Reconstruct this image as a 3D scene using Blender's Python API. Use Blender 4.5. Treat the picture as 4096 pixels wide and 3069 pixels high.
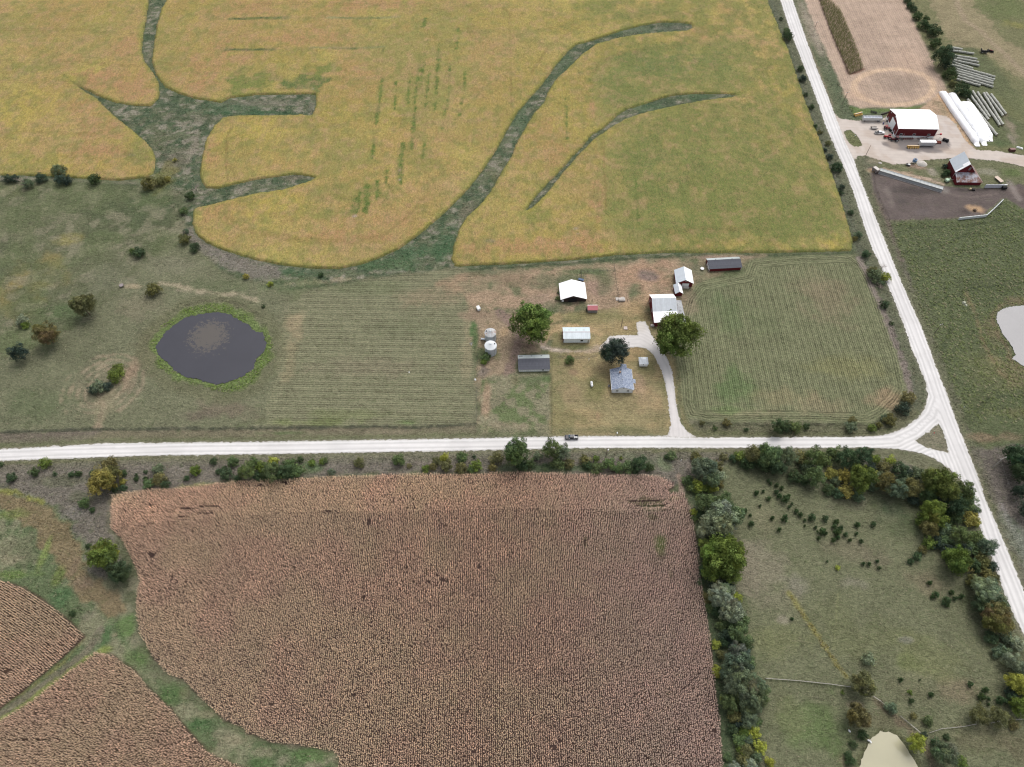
import bpy, bmesh, math, random
import numpy as np
from mathutils import Vector, Matrix
from mathutils.geometry import delaunay_2d_cdt

# ------------------------------------------------------------------ camera, sky, sun, exposure
for o in list(bpy.data.objects): bpy.data.objects.remove(o)
scn = bpy.context.scene
COL = scn.collection
IW, IH, F = 4096.0, 3069.0, 2841.0          # the photograph's size and focal length in its pixels
H = 280.0                                   # height of the drone
TH = math.radians(56.1)                     # how far it looks down
PSI = math.radians(1.0)                     # the survey grid is turned this far from the view heading
cam_d = bpy.data.cameras.new('camera'); cam = bpy.data.objects.new('camera', cam_d); COL.objects.link(cam)
cam.location = (0, 0, H); cam.rotation_euler = (math.radians(90) - TH, 0, 0)
cam_d.sensor_fit = 'HORIZONTAL'; cam_d.sensor_width = 36.0; cam_d.lens = 36.0 * F / IW
cam_d.clip_start = 1.0; cam_d.clip_end = 30000.0
scn.camera = cam
scn.cycles.filter_width = 1.2
scn.render.resolution_x = 1024; scn.render.resolution_y = 767

SUN_EL, SUN_AZ = 58.0, 30.0                 # azimuth from +Y towards +X
world = bpy.data.worlds.new('World'); scn.world = world; world.use_nodes = True
wn = world.node_tree; wn.nodes.clear()
sky = wn.nodes.new('ShaderNodeTexSky'); sky.sky_type = 'NISHITA'; sky.sun_disc = False
sky.sun_elevation = math.radians(SUN_EL); sky.sun_rotation = math.radians(SUN_AZ)
sky.dust_density = 6.0; sky.air_density = 1.0; sky.ozone_density = 1.0
hs = wn.nodes.new('ShaderNodeHueSaturation'); hs.inputs['Saturation'].default_value = 0.32
bg = wn.nodes.new('ShaderNodeBackground'); bg.inputs['Strength'].default_value = 0.15
wo = wn.nodes.new('ShaderNodeOutputWorld')
wn.links.new(sky.outputs[0], hs.inputs['Color']); wn.links.new(hs.outputs[0], bg.inputs['Color']); wn.links.new(bg.outputs[0], wo.inputs['Surface'])
sl = bpy.data.lights.new('sun', 'SUN'); sl.energy = .5; sl.angle = math.radians(30); sl.color = (1.0, 0.96, 0.90)
so = bpy.data.objects.new('sun', sl); COL.objects.link(so); so.location = (200, 300, 400)
e, a = math.radians(SUN_EL), math.radians(SUN_AZ)
so.rotation_euler = Vector((math.cos(e)*math.sin(a), math.cos(e)*math.cos(a), math.sin(e))).to_track_quat('Z', 'Y').to_euler()
scn.view_settings.view_transform = 'Standard'; scn.view_settings.look = 'None'
scn.view_settings.gamma = 1.0; scn.view_settings.use_curve_mapping = False
scn.view_settings.exposure = 0.46

# ------------------------------------------------------------------ survey helpers
rnd = random.Random(7)
rng = np.random.default_rng(7)
S_, C_ = math.sin(TH), math.cos(TH)
def P(px, py, z=0.0):
    """ground (or height z) point seen at photograph pixel (px,py)"""
    k = (IH/2 - py)/F; h = (px - IW/2)/F
    w = H - z
    # u/d = k ; u = y S - w C ; d = y C + w S
    y = w*(k*S_ + C_)/(S_ - k*C_)
    d = y*C_ + w*S_
    return Vector((h*d, y, z))
def PP(pts, z=0.0): return np.array([P(a, b, z)[:2] for a, b in pts])
def zfor(base, py):
    """height of the point above the ground spot base that shows at row py"""
    y = base[1]; k = (IH/2 - py)/F
    w = y*(S_ - k*C_)/(k*S_ + C_)
    return H - w
def ppm(px, py, z=0.0):
    p = P(px, py, z); return F/(p.y*C_ + (H - z)*S_)
def tl(c):
    c = c/255.0
    return c/12.92 if c <= 0.04045 else ((c + 0.055)/1.055)**2.4
def RGB(r, g, b, k=0.8): return (tl(r)*k, tl(g)*k, tl(b)*k)

_lat = rng.random((257, 257)).astype(np.float32)
def vn(x, y, scale, seed=0):
    """smooth value noise -1..1"""
    x = np.asarray(x)/scale + seed*37.13; y = np.asarray(y)/scale + seed*91.7
    xi = np.floor(x).astype(int); yi = np.floor(y).astype(int); fx = x - xi; fy = y - yi
    fx = fx*fx*(3 - 2*fx); fy = fy*fy*(3 - 2*fy)
    g = lambda i, j: _lat[(i + seed*13) % 257, (j + seed*29) % 257]
    v = (g(xi, yi)*(1-fx) + g(xi+1, yi)*fx)*(1-fy) + (g(xi, yi+1)*(1-fx) + g(xi+1, yi+1)*fx)*fy
    return v*2 - 1
def fbm(x, y, scale, seed=0, o=3):
    t = 0; a = 1; n = 0
    for k in range(o):
        t = t + a*vn(x, y, scale/2**k, seed + k*5); n += a; a *= .55
    return t/n*1.4
def sstep(a, b, x):
    t = np.clip((x - a)/(b - a), 0, 1); return t*t*(3 - 2*t)
def dline(X, Y, pts, closed=False):
    pts = np.asarray(pts); best = np.full(X.shape, 1e9)
    n = len(pts)
    for i in range(n if closed else n-1):
        a = pts[i]; b = pts[(i+1) % n]; d = b - a; L = d@d + 1e-9
        t = np.clip(((X - a[0])*d[0] + (Y - a[1])*d[1])/L, 0, 1)
        best = np.minimum(best, (X - a[0] - t*d[0])**2 + (Y - a[1] - t*d[1])**2)
    return np.sqrt(best)
def inside(X, Y, pts):
    pts = np.asarray(pts); c = np.zeros(X.shape, bool); n = len(pts); j = n-1
    for i in range(n):
        xi, yi = pts[i]; xj, yj = pts[j]
        if yi != yj:
            c ^= ((yi > Y) != (yj > Y)) & (X < (xj - xi)*(Y - yi)/(yj - yi) + xi)
        j = i
    return c
def sdf(X, Y, pts, margin=8.0):
    """signed distance, + inside; far outside clipped to -margin"""
    pts = np.asarray(pts); out = np.full(X.shape, -margin, float)
    m = (X > pts[:,0].min()-margin) & (X < pts[:,0].max()+margin) & (Y > pts[:,1].min()-margin) & (Y < pts[:,1].max()+margin)
    if not m.any(): return out
    x = X[m]; y = Y[m]
    d = dline(x, y, pts, True); s = inside(x, y, pts)
    out[m] = np.where(s, d, -np.minimum(d, margin)); return out

# ------------------------------------------------------------------ object helpers
def tag(o, label=None, cat=None, group=None, kind=None):
    if label: o['label'] = label
    if cat: o['category'] = cat
    if group: o['group'] = group
    if kind: o['kind'] = kind
    return o
def meshobj(name, vs, fs, mats, parent=None, smooth=False, fm=None):
    me = bpy.data.meshes.new(name); me.from_pydata([tuple(v) for v in vs], [], fs)
    for m in (mats if isinstance(mats, (list, tuple)) else [mats]): me.materials.append(m)
    if fm: me.polygons.foreach_set('material_index', fm)
    if smooth: me.polygons.foreach_set('use_smooth', [True]*len(me.polygons))
    me.update()
    o = bpy.data.objects.new(name, me); COL.objects.link(o)
    if parent: o.parent = parent
    return o
def thing(name, label, cat, loc, rotz=0.0, group=None):
    o = bpy.data.objects.new(name, None); COL.objects.link(o); o.empty_display_size = .5
    o.location = loc; o.rotation_euler = (0, 0, rotz); return tag(o, label, cat, group)
def copytree(o, parent=None):
    c = o.copy(); COL.objects.link(c)
    if parent: c.parent = parent
    for ch in list(o.children): copytree(ch, c)
    return c
class MB:
    """collects shapes into one mesh"""
    def __init__(s): s.v = []; s.f = []
    def add(s, vs, fs):
        n = len(s.v); s.v += [tuple(v) for v in vs]; s.f += [tuple(i + n for i in f) for f in fs]; return s
    def box(s, x0, x1, y0, y1, z0, z1, tx=0, ty=0):
        return s.add([(x0,y0,z0),(x1,y0,z0),(x1,y1,z0),(x0,y1,z0),(x0+tx,y0+ty,z1),(x1-tx,y0+ty,z1),(x1-tx,y1-ty,z1),(x0+tx,y1-ty,z1)],
                     [(3,2,1,0),(4,5,6,7),(0,1,5,4),(1,2,6,5),(2,3,7,6),(3,0,4,7)])
    def prism(s, prof, x0, x1, axis='x'):
        """profile of (across,z) extruded along axis from x0 to x1"""
        n = len(prof)
        vs = [((x0, p, z) if axis == 'x' else (p, x0, z)) for p, z in prof] + [((x1, p, z) if axis == 'x' else (p, x1, z)) for p, z in prof]
        fs = [tuple(range(n-1, -1, -1)), tuple(range(n, 2*n))] + [(i, (i+1) % n, n + (i+1) % n, n + i) for i in range(n)]
        return s.add(vs, fs)
    def cyl(s, c, r, a, L, axis='z', n=14, r2=None, caps=True):
        r2 = r if r2 is None else r2; vs = []
        for k, (rr, t) in enumerate(((r, a), (r2, a + L))):
            for i in range(n):
                q = 2*math.pi*i/n; p, w = rr*math.cos(q), rr*math.sin(q)
                vs.append({'z': (c[0]+p, c[1]+w, t), 'x': (t, c[0]+p, c[1]+w), 'y': (c[0]+p, t, c[1]+w)}[axis])
        fs = [(i, (i+1) % n, n + (i+1) % n, n + i) for i in range(n)]
        if caps: fs += [tuple(range(n-1, -1, -1)), tuple(range(n, 2*n))]
        return s.add(vs, fs)
    def bar(s, a, b, r, n=5, r2=None):
        a = Vector(a); b = Vector(b); d = (b - a).normalized(); u = d.orthogonal().normalized(); w = d.cross(u); r2 = r if r2 is None else r2
        vs = [a + (u*math.cos(2*math.pi*i/n) + w*math.sin(2*math.pi*i/n))*r for i in range(n)] + [b + (u*math.cos(2*math.pi*i/n) + w*math.sin(2*math.pi*i/n))*r2 for i in range(n)]
        return s.add(vs, [(i, (i+1) % n, n + (i+1) % n, n + i) for i in range(n)] + [tuple(range(n-1, -1, -1)), tuple(range(n, 2*n))])
    def slab(s, q, t):
        """four corners (counter-clockwise from above) thickened downwards by t"""
        q = [Vector(p) for p in q]; nrm = (q[1]-q[0]).cross(q[3]-q[0]).normalized()
        lo = [p - nrm*t for p in q]
        return s.add(q + lo, [(0,1,2,3),(7,6,5,4)] + [((i+1) % 4, i, 4+i, 4+(i+1) % 4) for i in range(4)])
    def build(s, name, mat, parent=None, smooth=False): return meshobj(name, s.v, s.f, mat, parent, smooth)

# ------------------------------------------------------------------ materials
def newmat(name):
    m = bpy.data.materials.new(name); m.use_nodes = True; nt = m.node_tree; nt.nodes.clear()
    out = nt.nodes.new('ShaderNodeOutputMaterial'); b = nt.nodes.new('ShaderNodeBsdfPrincipled')
    nt.links.new(b.outputs[0], out.inputs['Surface']); return m, nt, b
def N(nt, t, **k):
    n = nt.nodes.new('ShaderNode' + t)
    for a, v in k.items(): setattr(n, a, v)
    return n
def noise(nt, scale, detail=4, rough=.6, vec=None, dist=0.0):
    n = N(nt, 'TexNoise'); n.inputs['Scale'].default_value = scale; n.inputs['Detail'].default_value = detail
    n.inputs['Roughness'].default_value = rough; n.inputs['Distortion'].default_value = dist
    if vec is not None: nt.links.new(vec, n.inputs['Vector'])
    return n.outputs['Fac']
def ramp(nt, src, p0, p1, v0=0.0, v1=1.0):
    r = N(nt, 'MapRange'); r.inputs['From Min'].default_value = p0; r.inputs['From Max'].default_value = p1
    r.inputs['To Min'].default_value = v0; r.inputs['To Max'].default_value = v1; nt.links.new(src, r.inputs['Value']); return r.outputs[0]
def mth(nt, op, a, b=None):
    m = N(nt, 'Math', operation=op)
    for i, v in enumerate((a, b)):
        if v is None: continue
        if isinstance(v, (int, float)): m.inputs[i].default_value = v
        else: nt.links.new(v, m.inputs[i])
    return m.outputs[0]
def mix(nt, fac, a, b, mode='MIX'):
    m = N(nt, 'MixRGB', blend_type=mode)
    for i, v in zip((0, 1, 2), (fac, a, b)):
        if isinstance(v, (int, float)): m.inputs[i].default_value = v
        elif isinstance(v, tuple): m.inputs[i].default_value = (*v, 1) if len(v) == 3 else v
        else: nt.links.new(v, m.inputs[i])
    return m.outputs[0]
def gpos(nt, sx=1, sy=1, sz=1, rot=0):
    g = N(nt, 'NewGeometry'); mp = N(nt, 'Mapping'); mp.inputs['Scale'].default_value = (sx, sy, sz); mp.inputs['Rotation'].default_value = (0, 0, rot)
    nt.links.new(g.outputs['Position'], mp.inputs['Vector']); return mp.outputs[0]
def opos(nt, sx=1, sy=1, sz=1):
    g = N(nt, 'TexCoord'); mp = N(nt, 'Mapping'); mp.inputs['Scale'].default_value = (sx, sy, sz)
    nt.links.new(g.outputs['Object'], mp.inputs['Vector']); return mp.outputs[0]
def bump(nt, b, h, dist, strength=1.0):
    bm = N(nt, 'Bump'); bm.inputs['Distance'].default_value = dist; bm.inputs['Strength'].default_value = strength
    nt.links.new(h, bm.inputs['Height']); nt.links.new(bm.outputs[0], b.inputs['Normal'])
def attr(nt, name, typ='GEOMETRY'):
    a = N(nt, 'Attribute', attribute_name=name, attribute_type=typ); return a
_mc = {}
def flat(name, rgb, rough=.7, metal=0.0, var=.12, scale=1.5, spec=.3):
    """plain weathered surface"""
    if name in _mc: return _mc[name]
    m, nt, b = newmat(name)
    n = noise(nt, scale, 5, .65, opos(nt)); n2 = noise(nt, scale*.17, 2, .5, opos(nt))
    f = mth(nt, 'ADD', ramp(nt, n, .3, .7, 1-var, 1+var*.5), ramp(nt, n2, .3, .7, -var*.5, var*.5))
    c = mix(nt, 1.0, rgb, f, 'MULTIPLY')
    nt.links.new(c, b.inputs['Base Color']); b.inputs['Roughness'].default_value = rough; b.inputs['Metallic'].default_value = metal
    b.inputs['Specular IOR Level'].default_value = spec
    _mc[name] = m; return m
def ribbed(name, rgb, period=.9, rust=None, rough=.4, axis=0, var=.1, amt=.1, metal=0.0, rscale=.5, rlo=.5, rhi=.62):
    """sheet metal or boards with ribs / joints across the local axis"""
    if name in _mc: return _mc[name]
    m, nt, b = newmat(name); v = opos(nt)
    sp = N(nt, 'SeparateXYZ'); nt.links.new(v, sp.inputs[0])
    w = mth(nt, 'FRACT', mth(nt, 'DIVIDE', sp.outputs[axis], period))
    line = ramp(nt, mth(nt, 'ABSOLUTE', mth(nt, 'SUBTRACT', w, .5)), .40, .5, 0, 1)
    fl = mth(nt, 'FLOOR', mth(nt, 'DIVIDE', sp.outputs[axis], period))
    wnz = N(nt, 'TexWhiteNoise', noise_dimensions='1D'); nt.links.new(fl, wnz.inputs['W'])
    n = noise(nt, 1.2, 5, .6, opos(nt, 1, .4, 1))
    f = mth(nt, 'ADD', ramp(nt, n, .3, .7, 1-var, 1+var*.6), ramp(nt, wnz.outputs['Value'], 0, 1, -var*.5, var*.5))
    c = mix(nt, 1.0, rgb, f, 'MULTIPLY'); c = mix(nt, mth(nt, 'MULTIPLY', line, amt), c, (.02, .02, .02))
    if rust:
        rn = noise(nt, rscale, 6, .7, v); c = mix(nt, ramp(nt, rn, rlo, rhi), c, rust)
    nt.links.new(c, b.inputs['Base Color']); b.inputs['Roughness'].default_value = rough; b.inputs['Metallic'].default_value = metal
    b.inputs['Specular IOR Level'].default_value = .3
    bump(nt, b, line, .03)
    _mc[name] = m; return m

def ground_mat():
    m, nt, b = newmat('grassland_soil')
    col = attr(nt, 'Col').outputs['Color']; ra = N(nt, 'Attribute', attribute_name='par'); sp = N(nt, 'SeparateXYZ'); nt.links.new(ra.outputs['Vector'], sp.inputs[0])
    rough, phase, amp = sp.outputs
    n1 = noise(nt, 2.2, 6, .72, gpos(nt, 1, 1, 1), .6)             # tufts
    n2 = noise(nt, .55, 4, .6, gpos(nt, 1, 1.6, 1, .5), 1.2)        # matted clumps
    n3 = noise(nt, .11, 4, .6, gpos(nt))                             # patches
    n4 = noise(nt, .9, 5, .75, gpos(nt, .35, 1.6, 1, .25), 1.5)      # wisps of dead grass
    v = mth(nt, 'ADD', ramp(nt, n1, .3, .7, -.55, .55), ramp(nt, n2, .3, .7, -.42, .42))
    v = mth(nt, 'ADD', mth(nt, 'MULTIPLY', v, rough), ramp(nt, n3, .3, .7, -.13, .13))
    ph = mth(nt, 'ADD', phase, ramp(nt, noise(nt, .35, 3, .6, gpos(nt)), .3, .7, -.25, .25))
    st = mth(nt, 'SINE', mth(nt, 'MULTIPLY', ph, 2*math.pi/1.25))
    st2 = mth(nt, 'SINE', mth(nt, 'MULTIPLY', ph, 2*math.pi/3.9))
    stm = ramp(nt, noise(nt, .25, 3, .7, gpos(nt)), .35, .65, .35, 1.0)
    v = mth(nt, 'ADD', v, mth(nt, 'MULTIPLY', mth(nt, 'ADD', st, mth(nt, 'MULTIPLY', st2, .5)), mth(nt, 'MULTIPLY', mth(nt, 'MULTIPLY', amp, 1.5), stm)))
    f = mth(nt, 'MAXIMUM', mth(nt, 'ADD', v, 1.0), .12)
    c = mix(nt, 1.0, col, f, 'MULTIPLY')
    dead = mth(nt, 'MULTIPLY', ramp(nt, n4, .54, .68), mth(nt, 'MULTIPLY', rough, .5))
    c = mix(nt, dead, c, RGB(158, 150, 128))
    gr = mth(nt, 'MULTIPLY', ramp(nt, noise(nt, .3, 5, .7, gpos(nt)), .54, .66), mth(nt, 'MULTIPLY', rough, .35))
    c = mix(nt, gr, c, RGB(84, 100, 62))
    nt.links.new(c, b.inputs['Base Color']); b.inputs['Roughness'].default_value = .95; b.inputs['Specular IOR Level'].default_value = .1
    hh = mth(nt, 'MULTIPLY', mth(nt, 'ADD', n1, mth(nt, 'MULTIPLY', n2, 1.5)), rough)
    hh = mth(nt, 'ADD', hh, mth(nt, 'MULTIPLY', mth(nt, 'MULTIPLY', st, amp), .3))
    bump(nt, b, hh, .55, 1.0)
    return m
def canopy_mat():
    m, nt, b = newmat('ripening_soybean_leaves')
    col = attr(nt, 'Col').outputs['Color']; par = N(nt, 'Attribute', attribute_name='par'); sp = N(nt, 'SeparateXYZ'); nt.links.new(par.outputs['Vector'], sp.inputs[0])
    n1 = noise(nt, 2.4, 6, .75, gpos(nt), .8); n2 = noise(nt, .7, 4, .65, gpos(nt, 1.5, .8, 1, .6), 1.0); n3 = noise(nt, .06, 5, .62, gpos(nt))
    n5 = noise(nt, 1.1, 4, .7, gpos(nt, .25, 2.2, 1, 0), .6)
    v = mth(nt, 'ADD', ramp(nt, n1, .3, .7, -.60, .60), ramp(nt, n2, .3, .7, -.36, .36))
    v = mth(nt, 'ADD', v, ramp(nt, n3, .3, .7, -.07, .07)); v = mth(nt, 'ADD', v, ramp(nt, n5, .3, .7, -.10, .10))
    f = mth(nt, 'MAXIMUM', mth(nt, 'ADD', v, 1.0), .2)
    c = mix(nt, 1.0, col, f, 'MULTIPLY')
    c = mix(nt, mth(nt, 'MULTIPLY', ramp(nt, noise(nt, .9, 5, .75, gpos(nt)), .50, .64), .5), c, RGB(128, 134, 66))
    c = mix(nt, mth(nt, 'MULTIPLY', ramp(nt, noise(nt, 1.3, 5, .75, gpos(nt, 1, 1, 1, 1.1)), .53, .66), .42), c, RGB(196, 160, 122))
    c = mix(nt, mth(nt, 'MULTIPLY', ramp(nt, noise(nt, .5, 4, .7, gpos(nt, 1.4, .12, 1, 0)), .5, .68), .35), c, RGB(136, 138, 84))
    c = mix(nt, mth(nt, 'MULTIPLY', ramp(nt, noise(nt, .22, 6, .78, gpos(nt)), .52, .66), .28), c, RGB(178, 144, 116))
    c = mix(nt, mth(nt, 'MULTIPLY', ramp(nt, noise(nt, .6, 4, .8, gpos(nt, 1, .8, 1, .9)), .56, .66), .40), c, RGB(92, 104, 60))
    nt.links.new(c, b.inputs['Base Color']); b.inputs['Roughness'].default_value = .9; b.inputs['Specular IOR Level'].default_value = .12
    bump(nt, b, mth(nt, 'ADD', n1, n2), .5, .9)
    return m
def gravel_mat(name, track=.05, tint=(1, 1, 1), period=1.75):
    m, nt, b = newmat(name)
    col = attr(nt, 'Col').outputs['Color']; par = N(nt, 'Attribute', attribute_name='par'); sp = N(nt, 'SeparateXYZ'); nt.links.new(par.outputs['Vector'], sp.inputs[0])
    n1 = noise(nt, 3.0, 6, .7, gpos(nt)); n2 = noise(nt, .25, 4, .6, gpos(nt))
    st = mth(nt, 'SINE', mth(nt, 'MULTIPLY', mth(nt, 'ADD', sp.outputs[1], ramp(nt, n2, .3, .7, -.12, .12)), 2*math.pi/period))
    v = mth(nt, 'ADD', ramp(nt, n1, .3, .7, -.07, .05), ramp(nt, n2, .3, .7, -.06, .05))
    v = mth(nt, 'ADD', v, mth(nt, 'MULTIPLY', mth(nt, 'MULTIPLY', st, sp.outputs[2]), track))
    c = mix(nt, 1.0, col, mth(nt, 'ADD', v, 1.0), 'MULTIPLY')
    # grass and loose stones creeping in from the edge
    eg = mth(nt, 'ADD', sp.outputs[0], ramp(nt, noise(nt, 1.1, 5, .75, gpos(nt)), .3, .7, -.75, .75))
    c = mix(nt, ramp(nt, eg, .55, -.1, 0, .55), c, RGB(150, 146, 128))
    nt.links.new(c, b.inputs['Base Color']); b.inputs['Roughness'].default_value = .95; b.inputs['Specular IOR Level'].default_value = .1
    bump(nt, b, n1, .04, .6); return m
def leaf_mat(name):
    m = bpy.data.materials.new(name); m.use_nodes = True; nt = m.node_tree; nt.nodes.clear()
    out = N(nt, 'OutputMaterial'); d = N(nt, 'BsdfDiffuse'); t = N(nt, 'BsdfTranslucent'); ms = N(nt, 'MixShader'); ms.inputs[0].default_value = .22
    oi = N(nt, 'ObjectInfo'); v = attr(nt, 'leafv')
    sp = N(nt, 'SeparateXYZ'); nt.links.new(v.outputs['Vector'], sp.inputs[0])
    c = mix(nt, 1.0, oi.outputs['Color'], sp.outputs[0], 'MULTIPLY')
    c = mix(nt, sp.outputs[1], c, mix(nt, 1.0, c, (1.3, 1.16, .8), 'MULTIPLY'))
    for s in (d, t): nt.links.new(c, s.inputs['Color'])
    nt.links.new(d.outputs[0], ms.inputs[1]); nt.links.new(t.outputs[0], ms.inputs[2]); nt.links.new(ms.outputs[0], out.inputs['Surface'])
    return m
def tuft_mat(name):
    m = bpy.data.materials.new(name); m.use_nodes = True; nt = m.node_tree; nt.nodes.clear()
    out = N(nt, 'OutputMaterial'); d = N(nt, 'BsdfDiffuse'); t = N(nt, 'BsdfTranslucent'); ms = N(nt, 'MixShader'); ms.inputs[0].default_value = .2
    a = attr(nt, 'tcol', 'INSTANCER')
    for s in (d, t): nt.links.new(a.outputs['Color'], s.inputs['Color'])
    nt.links.new(d.outputs[0], ms.inputs[1]); nt.links.new(t.outputs[0], ms.inputs[2]); nt.links.new(ms.outputs[0], out.inputs['Surface'])
    return m
def water_mat(name, c0, c1=None, centre=None, rad=10.0, rough=.08, spec=.5):
    m, nt, b = newmat(name); n = noise(nt, .5, 4, .6, gpos(nt)); c = mix(nt, ramp(nt, noise(nt, .08, 3, .6, gpos(nt)), .3, .7), c0, tuple(x*1.12 for x in c0))
    if c1:
        g = N(nt, 'NewGeometry'); vd = N(nt, 'VectorMath', operation='DISTANCE'); nt.links.new(g.outputs['Position'], vd.inputs[0]); vd.inputs[1].default_value = (centre[0], centre[1], 0)
        q = mth(nt, 'ADD', vd.outputs['Value'], ramp(nt, noise(nt, .5, 6, .75, gpos(nt)), .3, .7, -7, 7))
        c = mix(nt, ramp(nt, q, rad+1.5, rad-1.5, 0, .75), c, c1)
    nt.links.new(c, b.inputs['Base Color']); b.inputs['Roughness'].default_value = rough; b.inputs['Specular IOR Level'].default_value = spec
    bump(nt, b, noise(nt, 1.4, 3, .6, gpos(nt)), .02, .4); return m
# ------------------------------------------------------------------ outlines traced on the ground (photograph pixels -> metres)
SOY_L = [(-420,-260),(600,-260),(594,0),(582,84),(570,145),(566,211),(576,247),(609,290),(636,338),(634,392),(603,425),(531,422),(459,410),(386,380),(302,338),(256,302),
         (330,362),(386,395),(422,434),(471,477),(531,525),(579,567),(609,603),(621,640),(612,694),(591,709),(483,721),(398,718),(181,703),(0,700),(-420,694)]
SOY_R = [(700,-260),(670,0),(648,36),(630,97),(621,157),(609,241),(624,296),(664,350),(724,377),(784,395),(887,410),(917,392),(1024,380),(1114,377),(1262,377),(1266,400),(1264,434),(1247,464),
         (1205,461),(1024,464),(941,464),(893,473),(857,507),(826,561),(811,633),(802,682),(808,724),(827,751),(869,754),(1024,718),(1175,697),(1235,703),(1268,712),(1223,733),(1133,760),(1024,775),
         (941,796),(778,836),(772,893),(784,935),(826,971),(893,999),(960,1020),(1024,1039),(1114,1057),(1235,1072),(1356,1075),(1446,1057),(1537,1024),(1603,990),(1687,929),(1778,851),(1868,760),
         (1929,682),(1989,591),(2048,483),(2072,446),(2114,398),(2157,350),(2193,302),(2229,253),(2271,205),(2301,181),(2368,163),(2422,145),(2482,124),(2561,103),(2639,90),(2711,89),(2766,97),(2775,112),
         (2748,125),(2651,130),(2561,139),(2470,154),(2386,178),(2331,217),(2283,265),(2229,314),(2196,362),(2178,410),(2138,452),(2114,495),(2084,543),(2066,579),(2051,621),(2013,682),(1965,766),(1917,826),
         (1868,869),(1838,917),(1823,965),(1814,995),(1808,1036),(1820,1065),(1929,1060),(2048,1055),(2289,1039),(2470,1019),(2651,1010),(3072,1011),(3300,1006),(3402,1003),(3410,965),(3361,796),(3280,567),
         (3223,416),(3150,199),(3072,12),(3010,-160),(2975,-260)]
SLIVER = [(2099,844),(2138,790),(2187,736),(2247,675),(2289,627),(2331,585),(2362,543),(2422,507),(2464,464),(2506,437),(2579,416),(2639,395),(2705,380),(2772,375),(2892,374),(2956,380),
          (2922,392),(2832,401),(2711,422),(2591,449),(2506,476),(2440,513),(2374,561),(2319,615),(2289,651),(2241,706),(2181,784),(2126,835)]
CORN_A = [(450,1996),(443,1983),(601,1960),(700,1955),(890,1935),(953,1927),(1064,1920),(1143,1917),(1238,1914),(1400,1906),(1620,1899),(1896,1898),(2000,1893),(2113,1892),(2352,1899),(2629,1905),(2692,1932),(2698,1950),
          (2673,1960),(2676,1973),(2735,1976),(2762,2041),(2779,2128),(2792,2236),(2809,2345),(2827,2475),(2842,2582),(2858,2723),(2878,2884),(2890,3069),(2910,3330),(1350,3330),(1353,3069),(1356,3032),(1334,3006),
          (1185,2982),(1088,2970),(1024,2944),(987,2937),(974,2911),(903,2886),(800,2789),(735,2718),(671,2699),(619,2634),(593,2595),(561,2537),(548,2451),(548,2400),(561,2322),(535,2245),(490,2161),(445,2116)]
CORN_B = [(387,2610),(452,2619),(542,2684),(606,2761),(684,2832),(748,2916),(832,3006),(968,3069),(1120,3180),(1150,3330),(-420,3330),(-420,3110),(0,2884),(129,2806),(284,2684),(335,2651)]
CORN_C = [(-420,2330),(0,2326),(39,2329),(97,2355),(168,2393),(258,2464),(342,2548),(245,2639),(123,2742),(0,2839),(-420,3060)]
CORN_D = [(3240,-140),(3285,-140),(3318,4),(3358,40),(3408,151),(3454,276),(3426,288),(3398,298),(3333,155),(3294,50),(3278,4)]
ROAD = [(-420,1812),(-200,1808),(0,1797),(241,1784),(422,1773),(724,1771),(1024,1767),(1326,1763),(1627,1758),(2048,1750),(2350,1745),(2640,1745),(2790,1751),(3072,1749),(3374,1748),(3494,1745),(3555,1736),(3615,1712),
        (3675,1669),(3699,1633),(3710,1585),(3705,1537),(3675,1464),(3645,1392),(3615,1301),(3585,1223),(3554,1151),(3518,1054),(3490,1000),(3458,911),(3416,778),(3373,663),(3337,585),(3301,501),(3283,446),
        (3253,362),(3211,253),(3162,127),(3120,0),(3028,-260),(3066,-260),(3171,0),(3223,151),(3271,283),(3313,386),(3337,452),(3379,560),(3416,639),(3434,694),(3476,802),(3512,893),(3554,1000),(3603,1121),(3651,1229),
        (3699,1338),(3741,1458),(3790,1579),(3826,1687),(3874,1808),(3916,1917),(3943,2000),(4001,2129),(4053,2258),(4096,2361),(4260,2760),(4380,3060),(4290,3200),(4200,2880),(4096,2542),(4059,2471),(4008,2348),(3975,2252),(3930,2142),
        (3888,2000),(3850,1929),(3796,1875),(3735,1833),(3675,1812),(3585,1796),(3482,1792),(3072,1793),(2651,1792),(2350,1793),(2048,1799),(1808,1805),(1446,1811),(1024,1818),(603,1823),(241,1836),(0,1844),(-200,1853),(-420,1862)]
ISLAND = [(3753,1694),(3715,1728),(3660,1763),(3705,1790),(3795,1812),(3784,1766),(3772,1724)]
DRIVE = [(2640,1747),(2672,1740),(2683,1700),(2672,1600),(2660,1530),(2640,1470),(2612,1415),(2585,1395),(2545,1388),(2505,1393),(2440,1400),(2408,1404),(2396,1392),(2406,1378),(2415,1372),(2435,1348),(2470,1341),(2530,1340),(2552,1342),(2548,1318),(2543,1292),(2560,1285),(2580,1287),(2592,1305),(2605,1338),(2625,1365),(2650,1405),(2675,1445),(2690,1490),(2698,1550),(2706,1620),(2715,1665),(2728,1700),(2752,1728),(2790,1751),(2700,1756)]
YARD = [(3333,446),(3355,473),(3410,482),(3452,482),(3500,476),(3545,470),(3560,448),(3700,450),(3790,466),(3826,500),(3860,560),(3905,600),(3990,604),(4096,622),(4230,650),(4230,705),(4096,668),(4013,648),(3886,634),(3790,634),(3705,641),(3620,655),(3573,659),
        (3510,640),(3464,623),(3430,624),(3418,640),(3400,620),(3370,560)]
YISLE = [(3374,528),(3385,521),(3402,520),(3425,540),(3440,561),(3449,582),(3432,587),(3412,585),(3392,568)]
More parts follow.
